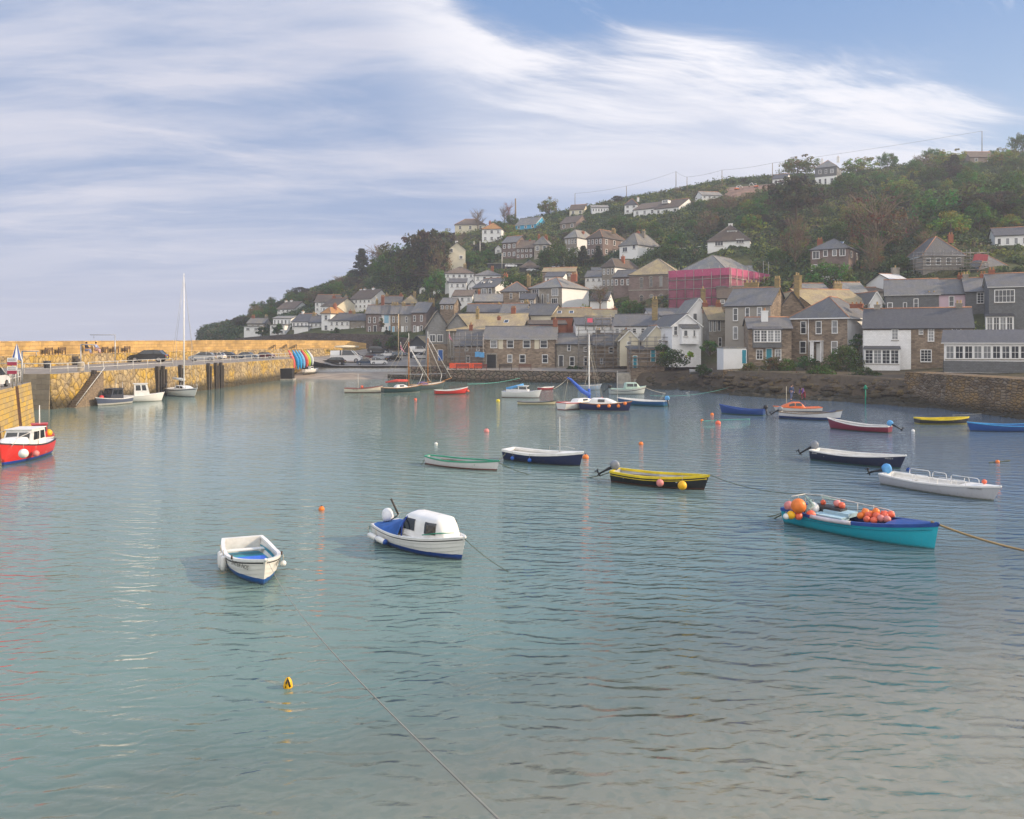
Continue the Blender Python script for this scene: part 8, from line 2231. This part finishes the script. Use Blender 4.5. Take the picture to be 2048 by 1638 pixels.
# white fence on the slope and excavators
def fence(label, pxs, ys, h=1.0, step=2.5, mat=None):
 pts = []
 for px, y in zip(pxs, ys):
  D_ = hitD(px, y + 2); pts.append(P(px, y, D_) - Vector((0, 0, 0.6)))
 base = pts[0]; o = empty('fence', base, 0, label, 'fence', 'fences on the hill')
 mb = MB()
 for k in (0.45, 0.95): mb.tube([p - base + Vector((0, 0, h * k + .3)) for p in pts], 0.07, 4)
 mb.build('rail', mat or M_TRIM, o)
 mb = MB()
 for i in range(len(pts) - 1):
  n = max(1, round((pts[i + 1] - pts[i]).length / step))
  for j in range(n): p = pts[i].lerp(pts[i + 1], j / n) - base; mb.box(p.x - .07, p.y - .07, p.z - .6, p.x + .07, p.y + .07, p.z + h + .3)
 mb.build('posts', mat or M_TRIM, o)
fence('white rail fence on the green bank left of the brown roofed bungalow', (1328, 1350, 1380, 1414), (502, 503, 500, 496))
def digger(label, px, py, rz, arm=True):
 D_ = hitD(px, py); p = P(px, py, D_); p.z = ground(p.x, p.y)
 o = empty('excavator', p, rz, label, 'excavator', 'excavators on the dug bank'); o.scale = (.6, .6, .6)
 mb = MB(); mb.box(-1.2, -1.1, 0, 1.2, -.6, .7); mb.box(-1.2, .6, 0, 1.2, 1.1, .7); mb.build('track', M_BLACK, o)
 mb = MB(); mb.box(-1.4, -1, .7, .9, 1, 1.5); mb.build('body', ORNG, o)
 mb = MB(); mb.box(-.3, -.9, 1.5, .9, .2, 2.9); c_ = mb.build('cab', GEL, o); mb = MB(); mb.box(-.25, -.93, 1.8, .93, .23, 2.7); mb.build('window', M_CARGLASS, c_)
 mb = MB(); mb.tube([(.9, .5, 1.3), (2.6, .5, 3.4), (4.0, .5, 2.6), (4.2, .5, 1.4)], [.22, .2, .15, .12], 4); mb.build('arm', GEL, o); mb = MB(); mb.box(3.8, .2, .8, 4.6, .8, 1.4); mb.build('bucket', M_RUST, o)
digger('orange and white excavator on the dug bank, left one', 1474, 381, 0.2); digger('excavator with a red body on the dug bank, right one', 1512, 376, 2.8)

# ------------------------------------------------------------------ people
SKIN = plain('skin', (0.45, 0.25, 0.17), 0.6); HAIR = plain('brown_hair', (0.05, 0.03, 0.02), 0.8)
def skin_mesh(name, nodes, edges, mat, parent, sub=2):
 me = bpy.data.meshes.new(name); me.from_pydata([n[0] for n in nodes], edges, []); me.materials.append(mat)
 o = mesh_obj(name, me, parent)
 md = o.modifiers.new('skin', 'SKIN'); md.use_smooth_shade = True
 for i, n in enumerate(nodes): me.skin_vertices[0].data[i].radius = (n[1], n[1] if len(n) < 3 else n[2])
 me.skin_vertices[0].data[0].use_root = True
 s_ = o.modifiers.new('sub', 'SUBSURF'); s_.levels = 1; s_.render_levels = sub
 return o


def person(label, loc, rz, pose, top, legs, scale=1.0, hair=HAIR):
 o = empty('person', loc, rz, label, 'person', 'people around the harbour'); o.scale = (scale,) * 3
 if pose == 'sit':     # facing -y, seat height 0.45
  hip = (0, 0, .55); kn = [(-.13, -.45, .52), (.13, -.45, .52)]; ft = [(-.13, -.5, .08), (.13, -.5, .08)]; ch = (0, .03, 1.0); nk = (0, .0, 1.15); hd = (0, -.04, 1.3)
  el = [(-.27, -.1, .85), (.27, -.1, .85)]; hn = [(-.15, -.38, .66), (.15, -.38, .66)]; toe = [(-.13, -.66, .04), (.13, -.66, .04)]
 elif pose == 'bend':
  hip = (0, 0, .88); kn = [(-.13, -.15, .48), (.13, .05, .47)]; ft = [(-.13, 0, .08), (.13, .12, .08)]; ch = (0, -.32, 1.15); nk = (0, -.44, 1.2); hd = (0, -.56, 1.26)
  el = [(-.24, -.42, .88), (.24, -.42, .88)]; hn = [(-.15, -.55, .62), (.15, -.6, .66)]; toe = [(-.13, -.16, .04), (.13, -.04, .04)]
 else:
  hip = (0, 0, .95); kn = [(-.11, -.06, .5), (.12, .08, .5)]; ft = [(-.11, 0, .08), (.12, .2, .1)]; ch = (0, -.03, 1.35); nk = (0, -.02, 1.5); hd = (0, -.05, 1.64)
  el = [(-.29, 0, 1.1), (.29, -.02, 1.1)]; hn = [(-.25, -.2, .92), (.27, -.15, .88)]; toe = [(-.11, -.16, .04), (.12, .06, .05)]
 V = Vector
 nodes = [(hip, .15), (V(hip).lerp(V(ch), .5), .14), (ch, .16), (nk, .06), (hd, .10), (V(hd) + V((0, .01, .10)), .085)]
 edges = [(0, 1), (1, 2), (2, 3), (3, 4), (4, 5)]
 for s_ in (0, 1):
  sx = -1 if s_ == 0 else 1; b0 = len(nodes)
  sh = V(ch) + V((sx * .2, 0, .08))
  nodes += [(sh, .075), (el[s_], .05), (hn[s_], .035), (V(hn[s_]) + V((0, -.09, -.03)), .04)]
  edges += [(2, b0), (b0, b0 + 1), (b0 + 1, b0 + 2), (b0 + 2, b0 + 3)]
  b0 = len(nodes)
  nodes += [(V(hip) + V((sx * .1, -.02, -.06)), .10), (kn[s_], .075), (ft[s_], .045), (toe[s_], .04)]
  edges += [(0, b0), (b0, b0 + 1), (b0 + 1, b0 + 2), (b0 + 2, b0 + 3)]
 skin_mesh('body', nodes, edges, SKIN, o, 1)
 tn = [(V(hip) + V((0, 0, .02)), .17), (V(hip).lerp(V(ch), .5), .165), (ch, .185), (V(ch).lerp(V(nk), .6), .09)]; te = [(0, 1), (1, 2), (2, 3)]
 for s_ in (0, 1):
  sx = -1 if s_ == 0 else 1; b0 = len(tn); sh = V(ch) + V((sx * .2, 0, .08)); tn += [(sh, .095), (el[s_], .07), (V(el[s_]).lerp(V(hn[s_]), .8), .055)]; te += [(2, b0), (b0, b0 + 1), (b0 + 1, b0 + 2)]
 skin_mesh('jacket', tn, te, top, o, 1)
 tn = [(hip, .165)]; te = []
 for s_ in (0, 1):
  sx = -1 if s_ == 0 else 1; b0 = len(tn); tn += [(V(hip) + V((sx * .1, -.02, -.06)), .12), (kn[s_], .095), (V(ft[s_]) + V((0, 0, .04)), .07)]; te += [(0, b0), (b0, b0 + 1), (b0 + 1, b0 + 2)]
 skin_mesh('trousers', tn, te, legs, o, 1)
 mb = MB(); h_ = V(hd) + V((0, .03, .07)); mb.sphere(h_, .125, 10, sz=1.05); mb.build('hair', hair, o)
 for sx in (-1, 1):
  mb = MB(); mb.sphere(V(hd) + V((sx * .035, -.095, .03)), .012, 6); mb.build('eye', M_BLACK, o)
 return o


def cloth(n, c): return plain(n, c, 0.85, 0.15, 6)
ledx = lambda y: float(np.interp(y, [p[1] for p in outl], [p[0] for p in outl]))
person('person seated on the pier ledge in a dark jacket, left of two', (ledx(128) - .7, 128, 5.62), PI / 2 + .1, 'sit', cloth('dark_jacket', (0.02, 0.02, 0.03)), cloth('blue_grey_trousers', (0.22, 0.25, 0.38)), 1.3)
person('person seated on the pier ledge in pinkish trousers, right of two', (ledx(130.5) - .7, 130.5, 5.62), PI / 2, 'sit', cloth('pale_blue_top', (0.30, 0.34, 0.5)), cloth('pinkish_trousers', (0.55, 0.36, 0.34)), 1.3)
for lb, px, py, D_, ps, c1, c2, rz in (('person in a dark blue top standing on the rocks, left of two', 1583, 803, 104.5, 'stand', (0.03, 0.05, 0.12), (0.10, 0.12, 0.22), 0.4), ('person in purple bending over red gear on the rocks, right of two', 1607, 800, 105.5, 'bend', (0.14, 0.06, 0.25), (0.25, 0.03, 0.05), -1.0)):
 person(lb, (P(px, py, D_).x, D_, max(0.05, P(px, py, D_).z)), rz, ps, cloth('jacket_%d' % px, c1), cloth('trousers_%d' % px, c2), 1.15)
# ------------------------------------------------------------------ planting
NR = np.random.RandomState(5)
m, t, b = newmat('foliage')
at = t.new('ShaderNodeAttribute', attribute_name='Col')
oi = t.new('ShaderNodeObjectInfo').outputs['Random']
hs = t.new('ShaderNodeHueSaturation'); t.put(hs.inputs['Value'], t.mr(oi, 0, 1, 0.8, 1.25)); t.put(hs.inputs['Hue'], t.mr(oi, 0, 1, 0.485, 0.515)); t.link(at.outputs['Color'], hs.inputs['Color'])
t.link(hs.outputs[0], b.inputs['Base Color']); b.inputs['Roughness'].default_value = 0.75; b.inputs['Specular IOR Level'].default_value = 0.2
tl = t.new('ShaderNodeBsdfTranslucent'); t.link(hs.outputs[0], tl.inputs['Color']); ms = t.new('ShaderNodeMixShader'); ms.inputs[0].default_value = 0.3
out = [x for x in t.n if x.type == 'OUTPUT_MATERIAL'][0]
t.link(b.outputs[0], ms.inputs[1]); t.link(tl.outputs[0], ms.inputs[2]); t.link(ms.outputs[0], out.inputs[0])
M_LEAF = m
M_BARK = plain('bark', (0.09, 0.065, 0.045), 0.9, 0.3, 3)


def leaf_mesh(name, clumps, per, size, flat=0.75, up=0.0):
 """clumps: rows of x,y,z,r,R,G,B ; small leaf-spray faces through each clump's outer volume"""
 c = np.repeat(np.asarray(clumps, float), per, axis=0)
 n = len(c)
 d = NR.normal(size=(n, 3)); d /= np.linalg.norm(d, axis=1)[:, None]
 rr_ = c[:, 3] * (0.55 + 0.5 * NR.rand(n) ** 0.6)
 d2 = d.copy(); d2[:, 2] *= flat
 ctr = c[:, :3] + d2 * rr_[:, None]
 nrm = d + NR.normal(size=(n, 3)) * 0.6; nrm[:, 2] += up
 nrm /= np.linalg.norm(nrm, axis=1)[:, None]
 a = np.cross(nrm, NR.normal(size=(n, 3))); a /= np.linalg.norm(a, axis=1)[:, None]
 bb = np.cross(nrm, a)
 s_ = size * (0.6 + 0.8 * NR.rand(n))[:, None]
 v = np.stack([ctr - a * s_ * 0.5, ctr + bb * s_ * 0.32, ctr + a * s_ * 0.5, ctr - bb * s_ * 0.32], 1).reshape(-1, 3)
 me = bpy.data.meshes.new(name)
 me.vertices.add(n * 4); me.vertices.foreach_set('co', v.astype(np.float32).ravel())
 me.loops.add(n * 4); me.loops.foreach_set('vertex_index', np.arange(n * 4, dtype=np.int32))
 me.polygons.add(n); me.polygons.foreach_set('loop_start', np.arange(0, n * 4, 4, dtype=np.int32))
 me.update(calc_edges=True)
 col = c[:, 4:7] * (0.65 + 0.7 * NR.rand(n))[:, None]
 ca = me.color_attributes.new('Col', 'FLOAT_COLOR', 'POINT')
 ca.data.foreach_set('color', np.concatenate([np.repeat(col, 4, 0), np.ones((n * 4, 1))], 1).astype(np.float32).ravel())
 me.materials.append(M_LEAF)
 return me


GREENS = [(0.058, 0.092, 0.032), (0.045, 0.075, 0.035), (0.085, 0.12, 0.038), (0.055, 0.085, 0.04), (0.17, 0.19, 0.045), (0.12, 0.10, 0.06), (0.05, 0.075, 0.035), (0.16, 0.12, 0.075), (0.085, 0.135, 0.04)]


def in_foot(x, y, mg=0.0, front=0.0):
 for fx, fy, ca, sa, hw__, hd__, zb in FOOT:
  dx, dy = x - fx, y - fy
  if dx * dx + dy * dy > 700: continue
  u = dx * ca + dy * sa; v = -dx * sa + dy * ca
  if abs(u) < hw__ + mg and -hd__ - mg - front < v < hd__ + mg: return True
 return False


DUG = lambda px, y: 1452 < px < 1545 and 368 < y < 400
cl = []
R3 = random.Random(11)
cnt = 0
while cnt < 15000:
 px = R3.uniform(400, 2140) if R3.random() < 0.97 else R3.uniform(2140, 2600)
 Dw, D1, z1, D2, z2, Ds, ys = tcol(px)
 D = math.sqrt(R3.uniform((D2 + 3) ** 2, (Ds + 6) ** 2)) if 470 < px else R3.uniform(Dw + 1, Ds)
 x = (px - HX) / F * D
 z = terr(px, D)
 py = HY - (z - EYE) * F / D
 if DUG(px, py): cnt += 1; continue
 near = in_foot(x, D, 0.4, 1.0)
 if near: cnt += 0.4; continue
 # village core is roofs and lanes, keep it thin
 dens = min(1, max(0.12, (D - D2 - 12) / 25)) if px > 860 else 1
 if R3.random() > dens: cnt += 0.5; continue
 k = tnoise(x * 0.8 + 30, D * 0.8) + 0.35 * math.sin(x * .05 + D * .031)
 gi = int((k + 1.2) / 2.4 * 6.99 + R3.uniform(-1.3, 1.3)); g = GREENS[max(0, min(8, gi if R3.random() > .12 else R3.randrange(9)))]
 low = in_foot(x, D, 0.5, 7.0)
 r = R3.uniform(0.5, 1.0) if low else R3.uniform(0.9, 2.1)
 if px < 470: r *= 1.2; g = GREENS[R3.choice((0, 1, 6, 5))]
 cl.append((x, D, z + r * 0.25, r, *g)); cnt += 1
for px in np.arange(410, 2110, 3.2):
 Dw, D1, z1, D2, z2, Ds, ys = tcol(px)
 D = Ds - R3.uniform(0, 7); x = (px - HX) / F * D
 if in_foot(x, D, 0.8, 2.0): continue
 r = R3.uniform(1.0, 2.0) * (1 + 0.6 * max(0, math.sin(px * .021) * math.sin(px * .0077)))
 cl.append((x, D, terr(px, D) + r * 0.3, r, *GREENS[R3.choice((0, 1, 3, 8, 2, 4))]))
me = leaf_mesh('hillside_scrub', cl, 34, 0.72, 0.8, 0.3)
o = mesh_obj('hillside_scrub', me); tag(o, 'green and brown scrub and hedges covering the hillside', 'scrub', None, 'stuff')

# garden shrubs along the shore
def shrub(label, px, yb, wpx, hpx, colr, D_=None, group='garden shrubs by the shore', per=26, name='shrub', cat='shrub', leaf=0.28):
 D_ = D_ or hitD(px, yb); p = P(px, yb, D_)
 w_, h_ = wpx * D_ / F / 2, hpx * D_ / F
 n = max(14, int(w_ * h_ * 9)); cs = []
 for _ in range(n):
  a, q = R3.uniform(0, 2 * PI), R3.random() ** 0.5
  zz_ = R3.random()
  rr__ = 1 - 0.6 * zz_ ** 2
  c_ = [v * R3.uniform(0.7, 1.4) for v in colr]
  cs.append((w_ * q * math.cos(a) * rr__, w_ * 0.7 * q * math.sin(a) * rr__, h_ * (0.1 + 0.8 * zz_), R3.uniform(0.3, 0.6) * min(1.6, max(.6, w_ * .5)), *c_))
 o = empty(name, p, 0, label, cat, group)
 mesh_obj('leaves', leaf_mesh('leaves', cs, per, leaf), o)
 mb = MB()
 for k in range(4):
  a = k * 1.6; mb.tube([(0, 0, -0.6), (w_ * .3 * math.cos(a), w_ * .3 * math.sin(a), h_ * .6)], [0.07, 0.02], 4)
 mb.build('stems', M_BARK, o)
 return o


GD, GM, GY, GO = (0.04, 0.075, 0.022), (0.07, 0.12, 0.03), (0.22, 0.26, 0.02), (0.10, 0.085, 0.035)
for a_ in (('large rounded green shrub before the square granite house', 1690, 752, 84, 62, GM, 121), ('dark shrub against the white boarded house', 1716, 700, 34, 34, GD, 126), ('reddish brown shrub below the teal door', 1545, 742, 44, 32, GO, 121), ('bright green shrub below the bay window cottage', 1575, 748, 50, 30, GM, 120.5),
   ('green shrub under the white porch', 1612, 735, 60, 22, GD, 122), ('dark green hedge above the boulder wall', 1730, 768, 70, 34, GD, 112), ('green shrub at the foot of the white boarded house', 1752, 762, 36, 20, GM, 111), ('yellow green bush beside the boathouse', 1328, 716, 18, 12, GY, 137),
   ('small yellow bush below the boathouse', 1380, 714, 14, 10, GY, 135), ('dark green bushes on the rocks below the boathouse', 1345, 735, 70, 36, GD, 135), ('rounded green bush beside the dormer cottage', 1420, 704, 40, 26, GM, 138), ('dark green hedge before the workshop', 1325, 706, 40, 16, GD, 140),
   ('brown scrub on the garden wall', 1500, 745, 60, 18, GO, 121.5), ('small evergreen at the grey cottage', 1155, 740, 20, 8, GD, 152), ('ivy patch at the grey cottage corner', 1140, 740, 12, 7, GD, 152), ('green mass trailing over the rocks below the granite house', 1640, 765, 70, 34, GM, 113), ('dark ivy on the rocks left of the boulder wall', 1685, 782, 44, 26, GD, 109), ('brown scrub on the slope below the bay window cottage', 1590, 768, 56, 22, GO, 115), ('low green clump on the rocks right of the boathouse', 1405, 750, 44, 20, GD, 129)):
 shrub(*a_)
for i, a_ in enumerate((('palm like shrub with arching dark leaves on the terrace wall, left one', 556, 668, 20, 22, GD, 231), ('dark bush before the low white cottage', 672, 668, 18, 12, GD, 227), ('climbing plant between the two brown terrace houses', 763, 654, 10, 18, GO, 223), ('dark bush before the blue doored house', 776, 670, 16, 10, GD, 222),
      ('dark shrub at the left end of the terrace', 524, 668, 26, 14, GD, 236), ('bush behind the boat store', 800, 695, 60, 26, GD, 207), ('garden bush right of the terrace wall', 760, 692, 50, 16, GD, 210))):
 shrub(*a_, group='shrubs on the far terrace', leaf=0.45)


# ------------------------------------------------------------------ trees
def crown(kind, seed):
 r_ = random.Random(seed); cs = []
 if kind == 'round':
  for _ in range(85):
   a, e = r_.uniform(0, 2 * PI), math.asin(r_.uniform(-0.45, 1)); q = r_.uniform(0.55, 1.0) * (1 + .18 * math.sin(3 * a + seed))
   cs.append((q * 0.52 * math.cos(a) * math.cos(e), q * 0.52 * math.sin(a) * math.cos(e), 0.58 + q * 0.42 * math.sin(e), r_.uniform(0.07, 0.14), *[v * r_.uniform(.7, 1.35) for v in GM]))
 elif kind == 'pine':
  for k in range(13):
   z = 0.45 + 0.5 * (k / 12); R_ = 0.72 * math.sin(PI * (0.16 + 0.72 * k / 12)) ** 0.8
   for _ in range(13):
    a = r_.uniform(0, 2 * PI); q = r_.uniform(0.3, 1) * R_ * (1 + .2 * math.sin(2 * a + seed + k))
    cs.append((q * math.cos(a), q * math.sin(a), z + r_.uniform(-.03, .03), r_.uniform(0.05, 0.10), *[v * r_.uniform(.7, 1.4) for v in (0.06, 0.06, 0.038)]))
 elif kind == 'conifer':
  for k in range(14):
   z = 0.15 + 0.83 * k / 13; R_ = 0.33 * (1 - k / 14) + .02
   for _ in range(9):
    a = r_.uniform(0, 2 * PI); q = r_.uniform(.3, 1.15) * R_
    cs.append((q * math.cos(a), q * math.sin(a), z - q * .25, r_.uniform(.04, .08), *[v * r_.uniform(.7, 1.3) for v in (0.055, 0.07, 0.04)]))
 elif kind == 'yellow':
  for _ in range(70):
   a, e = r_.uniform(0, 2 * PI), math.asin(r_.uniform(-0.3, 1)); q = r_.uniform(0.4, 1.0) * (1 + .2 * math.sin(2 * a + seed))
   cs.append((q * 0.55 * math.cos(a) * math.cos(e), q * 0.55 * math.sin(a) * math.cos(e), 0.5 + q * 0.42 * math.sin(e), r_.uniform(0.06, 0.13), *[v * r_.uniform(.6, 1.3) for v in (0.17, 0.19, 0.035)]))
 elif kind == 'budding':
  for _ in range(70):
   a, e = r_.uniform(0, 2 * PI), math.asin(r_.uniform(-0.4, 1)); q = r_.uniform(0.5, 1.05)
   cs.append((q * 0.5 * math.cos(a) * math.cos(e), q * 0.5 * math.sin(a) * math.cos(e), 0.55 + q * 0.44 * math.sin(e), r_.uniform(0.05, 0.11), *[v * r_.uniform(.6, 1.3) for v in (0.15, 0.115, 0.06)]))
 return cs


def branches(kind, seed, th=1.0):
 r_ = random.Random(seed + 50); mb = MB()
 top = {'round': .75, 'pine': .9, 'conifer': .95, 'yellow': .7, 'budding': .8, 'bare': .85}[kind]
 mb.tube([(0, 0, -0.08), (0.01, 0, top * .4), (0.0, 0.01, top)], [0.035 * th, 0.024 * th, 0.006], 6)
 nb = {'bare': 46, 'budding': 40, 'pine': 26}.get(kind, 12)
 for i in range(nb):
  z0 = r_.uniform(0.22, top * .92); a = r_.uniform(0, 2 * PI); L_ = r_.uniform(.25, .5) * (1.1 - z0 * .6)
  upk = r_.uniform(.35, 1.1) if kind in ('bare', 'budding') else r_.uniform(0, .35)
  p0 = Vector((0, 0, z0)); p1 = p0 + Vector((math.cos(a) * L_ * .6, math.sin(a) * L_ * .6, L_ * upk * .6)); p2 = p1 + Vector((math.cos(a + r_.uniform(-.5, .5)) * L_ * .4, math.sin(a) * L_ * .4, L_ * upk * .6))
  mb.tube([p0, p1, p2], [.011, .007, .003], 4, caps=False)
  if kind in ('bare', 'budding'):
   for _ in range(7):
    q = r_.uniform(.3, 1); s_ = p0.lerp(p1, q) if r_.random() < .5 else p1.lerp(p2, q)
    d_ = Vector((math.cos(a) + r_.uniform(-.9, .9), math.sin(a) + r_.uniform(-.9, .9), r_.uniform(.4, 1.6))).normalized() * r_.uniform(.08, .2)
    mb.tube([s_, s_ + d_], [.0045, .002], 3, caps=False)
 return mb


M_TWIG = plain('pale_twigs', (0.17, 0.125, 0.085), 0.9, 0.2, 3); M_REDTWIG = plain('reddish_twigs', (0.24, 0.11, 0.09), 0.9, 0.2, 3)
TP = {}


def tree(label, px, yb, hpx, kind, D_=None, wide=1.0, seed=0, mat=None, group='trees on the hill'):
 D_ = D_ or hitD(px, yb); p = P(px, yb, D_)
 gz = ground(p.x, p.y); h_ = (yb - (yb - hpx)) * D_ / F
 if abs(gz - p.z) < 6: h_ += p.z - gz; p.z = gz
 key = (kind, seed % 2, mat.name if mat else '')
 name = {'pine': 'pine_tree', 'conifer': 'conifer_tree', 'bare': 'bare_tree', 'budding': 'budding_tree', 'yellow': 'leafy_tree', 'round': 'broadleaf_tree'}[kind]
 if key not in TP:
  bmh = branches(kind, seed % 2).mesh('trunk', mat or (M_TWIG if kind in ('bare', 'budding') else M_BARK))
  cm = None if kind == 'bare' else leaf_mesh('crown', crown(kind, seed % 2 + 3), {'budding': 26, 'pine': 34}.get(kind, 40), {'budding': .035, 'pine': .05}.get(kind, .05))
  TP[key] = (bmh, cm)
 bmh, cm = TP[key]
 if kind in ('round', 'yellow', 'budding'): p.z -= h_ * 0.2; h_ *= 1.16
 o = empty(name, p, R3.uniform(0, 6.28), label, 'tree', group); o.scale = (h_ * wide, h_ * wide, h_)
 mesh_obj('trunk', bmh, o)
 if cm: mesh_obj('crown', cm, o)
 return o


for a_ in (('broad dark pine spreading on the slope below the white garage', 1592, 452, 96, 'pine', None, 0.95), ('big brown budding tree above the hidden stone house', 1752, 505, 122, 'budding', 182, 0.95), ('reddish brown bare tree below the broad pine', 1590, 520, 90, 'budding', 190, 0.5),
   ('large dark tree right of the conifer on the left slope', 790, 590, 100, 'round', 275, 0.85, 1), ('very large dark pine beside the tall cream house', 858, 575, 112, 'pine', 262, 0.8), ('pointed dark conifer standing out on the left skyline', 724, 540, 42, 'conifer', 318, 1.1), ('brown budding tree in front of the very large pine', 878, 575, 92, 'budding', 256, 0.55),
   ('yellow green leafy tree on the skyline left of the cream bungalow', 885, 490, 34, 'yellow', None, 1.6), ('thin pale leafy tree right of the pointed conifer', 768, 525, 36, 'budding', 318, 1.2), ('round bare tree before the cream bungalow', 956, 463, 43, 'bare', None, .95), ('reddish bare conifer on the skyline, right of a darker twin', 1018, 441, 32, 'bare', None, .75, 1, M_REDTWIG),
   ('dark bare conifer on the skyline, left of a reddish twin', 1009, 442, 28, 'bare', None, .75), ('round pale budding tree on the skyline above the blue house', 1097, 426, 33, 'yellow', None, 1.0), ('broad green hedgerow tree on the skyline left of the slate clad house', 1596, 350, 42, 'yellow', None, 1.5), ('green tree behind the slate clad house', 1722, 348, 36, 'yellow', 322, 1.4, 1),
   ('dark round tree on the skyline right of the slate clad house', 1776, 342, 38, 'round', None, 0.9), ('small round tree on the skyline further right', 1866, 318, 22, 'round', None, 1.1), ('tree leaning into the frame at the top right corner of the hill', 2046, 302, 36, 'round', None, .9), ('wide rich green tree on the right slope', 1905, 500, 120, 'round', 205, 1.0, 1),
   ('tall dark tree near the right edge above the low white house', 2018, 470, 130, 'round', 215, 0.75), ('yellow green leafy tree behind the big brown tree', 1720, 440, 44, 'yellow', 235, 1.3), ('yellow green tree on the slope right of the big brown tree', 1790, 425, 36, 'yellow', 240, 1.6, 1), ('reddish budding tree right of the hidden stone house', 1745, 560, 85, 'budding', 172, .5, 1),
   ('brown budding tree beside the hillside steps', 1460, 440, 52, 'budding', 262, .9), ('dark round tree beside the dug bank', 1400, 440, 40, 'round', 285, 1.2), ('small palm like tree before the brown villa', 1196, 512, 20, 'conifer', 236, 1.2), ('small dark palm like tree before the white sided villa', 1166, 512, 20, 'conifer', 238, 1.2), ('green tree right of the purple slate hip house', 1112, 520, 34, 'round', 240, 1.1),
   ('dark green tree between the roofs below the garages', 1030, 580, 34, 'round', 214, 1.0), ('dark green tree left of the white terrace', 873, 600, 60, 'round', 240, .7, 1), ('bushy tree below the chapel gable', 1262, 632, 34, 'round', 182, 1.0), ('grey green tree over the little white gabled cottage', 1200, 612, 42, 'budding', 176, .9),
   ('dark tree right of the granite house roofs', 1800, 560, 50, 'round', 170, 1.0, 1), ('dark tree behind the rooftops near the ornate chimney', 1660, 560, 40, 'round', 168, 1.1), ('pale budding tree beside the pyramid roofed house', 1855, 500, 40, 'budding', 180, .9), ('green tree left of the scaffolded hall', 1345, 530, 34, 'yellow', 225, 1.2)):
 tree(*a_)
# many more trees merged in the wooded slopes, each its own
kinds = ['round', 'round', 'budding', 'yellow', 'round', 'pine', 'round', 'yellow', 'conifer']
LBL = {'round': 'dark green rounded tree among the wooded slopes', 'budding': 'brown budding tree among the wooded slopes', 'yellow': 'yellow green leafy tree among the wooded slopes', 'pine': 'flat topped dark pine among the wooded slopes', 'conifer': 'small dark conifer among the wooded slopes'}
placed = []; n_ = 0; tries = 0
zones = [((480, 870), (0.25, 0.95), 44), ((870, 1330), (0.45, 0.98), 34), ((1330, 1640), (0.25, 0.95), 40), ((1640, 2080), (0.28, 0.97), 78)]
for (pa, pb), (ka, kb), num in zones:
 n_ = 0; tries = 0
 while n_ < num and tries < 3000:
  tries += 1
  px = R3.uniform(pa, pb); Dw, D1, z1, D2, z2, Ds, ys = tcol(px); D = D2 + (Ds - D2) * R3.uniform(ka, kb); x = (px - HX) / F * D
  if in_foot(x, D, 1.5, 9.0) : continue
  z = terr(px, D); py = HY - (z - EYE) * F / D
  if DUG(px, py) or any((x - a) ** 2 + (D - b_) ** 2 < 16 for a, b_ in placed): continue
  # do not hide a house that stands behind
  hid = False
  hh = R3.uniform(3.0, 6.0) if px < 1640 else R3.uniform(3.5, 8)
  for fx, fy, ca, sa, hw__, hd__, zb in FOOT:
   if fy > D and abs(HX + F * fx / fy - px) < (hw__ + 2.5) * F / fy:
    if HY - (z + hh * .95 - EYE) * F / D < HY - (zb + 1.0 - EYE) * F / fy: hid = True; break
  if hid: continue
  if px > 1100 and D > Ds - 25: hh *= 0.55
  placed.append((x, D)); k = R3.choice(kinds) if px > 1000 else R3.choice(['round', 'round', 'budding', 'round', 'pine'])
  tree(LBL[k], px, py, hh * F / D, k, D, R3.uniform(.8, 1.3), R3.randrange(2), None, 'trees merged in the wooded slopes: ' + k); n_ += 1
# the dug bank
m = plain('red_brown_earth', (0.20, 0.12, 0.085), 0.95, 0.3, 0.3)
mb = MB(); rows = []
for px in range(1450, 1552, 6):
 D0, D1_ = hitD(px, 400 - (px - 1450) * .12), hitD(px, 377 - (px - 1450) * .08)
 rows.append([((px - HX) / F * D, D, terr(px, D) + 0.25) for D in [D0 + (D1_ - D0) * k / 8 for k in range(9)]])
mb.grid(rows, 0, True); o = mb.build('earth_bank', m); o['kind'] = 'structure'
# ------------------------------------------------------------------ haze: sea air over the whole place
bpy.context.view_layer.update()
zl = min(min((v.co.z for v in o.data.vertices), default=0) for o in COL.objects if o.type == 'MESH' and o.name in ('hillside', 'seabed', 'water', 'south_quay'))
m = bpy.data.materials.new('sea_air'); m.use_nodes = True
t = NT(m.node_tree); t.n.remove(t.n['Principled BSDF'])
pv = t.new('ShaderNodeVolumePrincipled'); pv.inputs['Color'].default_value = (0.86, 0.90, 1.0, 1); pv.inputs['Density'].default_value = 0.00045; pv.inputs['Anisotropy'].default_value = 0.1
t.link(pv.outputs[0], [x for x in t.n if x.type == 'OUTPUT_MATERIAL'][0].inputs['Volume'])
mb = MB(); mb.box(-720, -80, zl - 1, 1360, 1000, 116)
o = mb.build('haze', m); tag(o, 'pale sea haze filling the bay', 'haze', None, 'stuff')
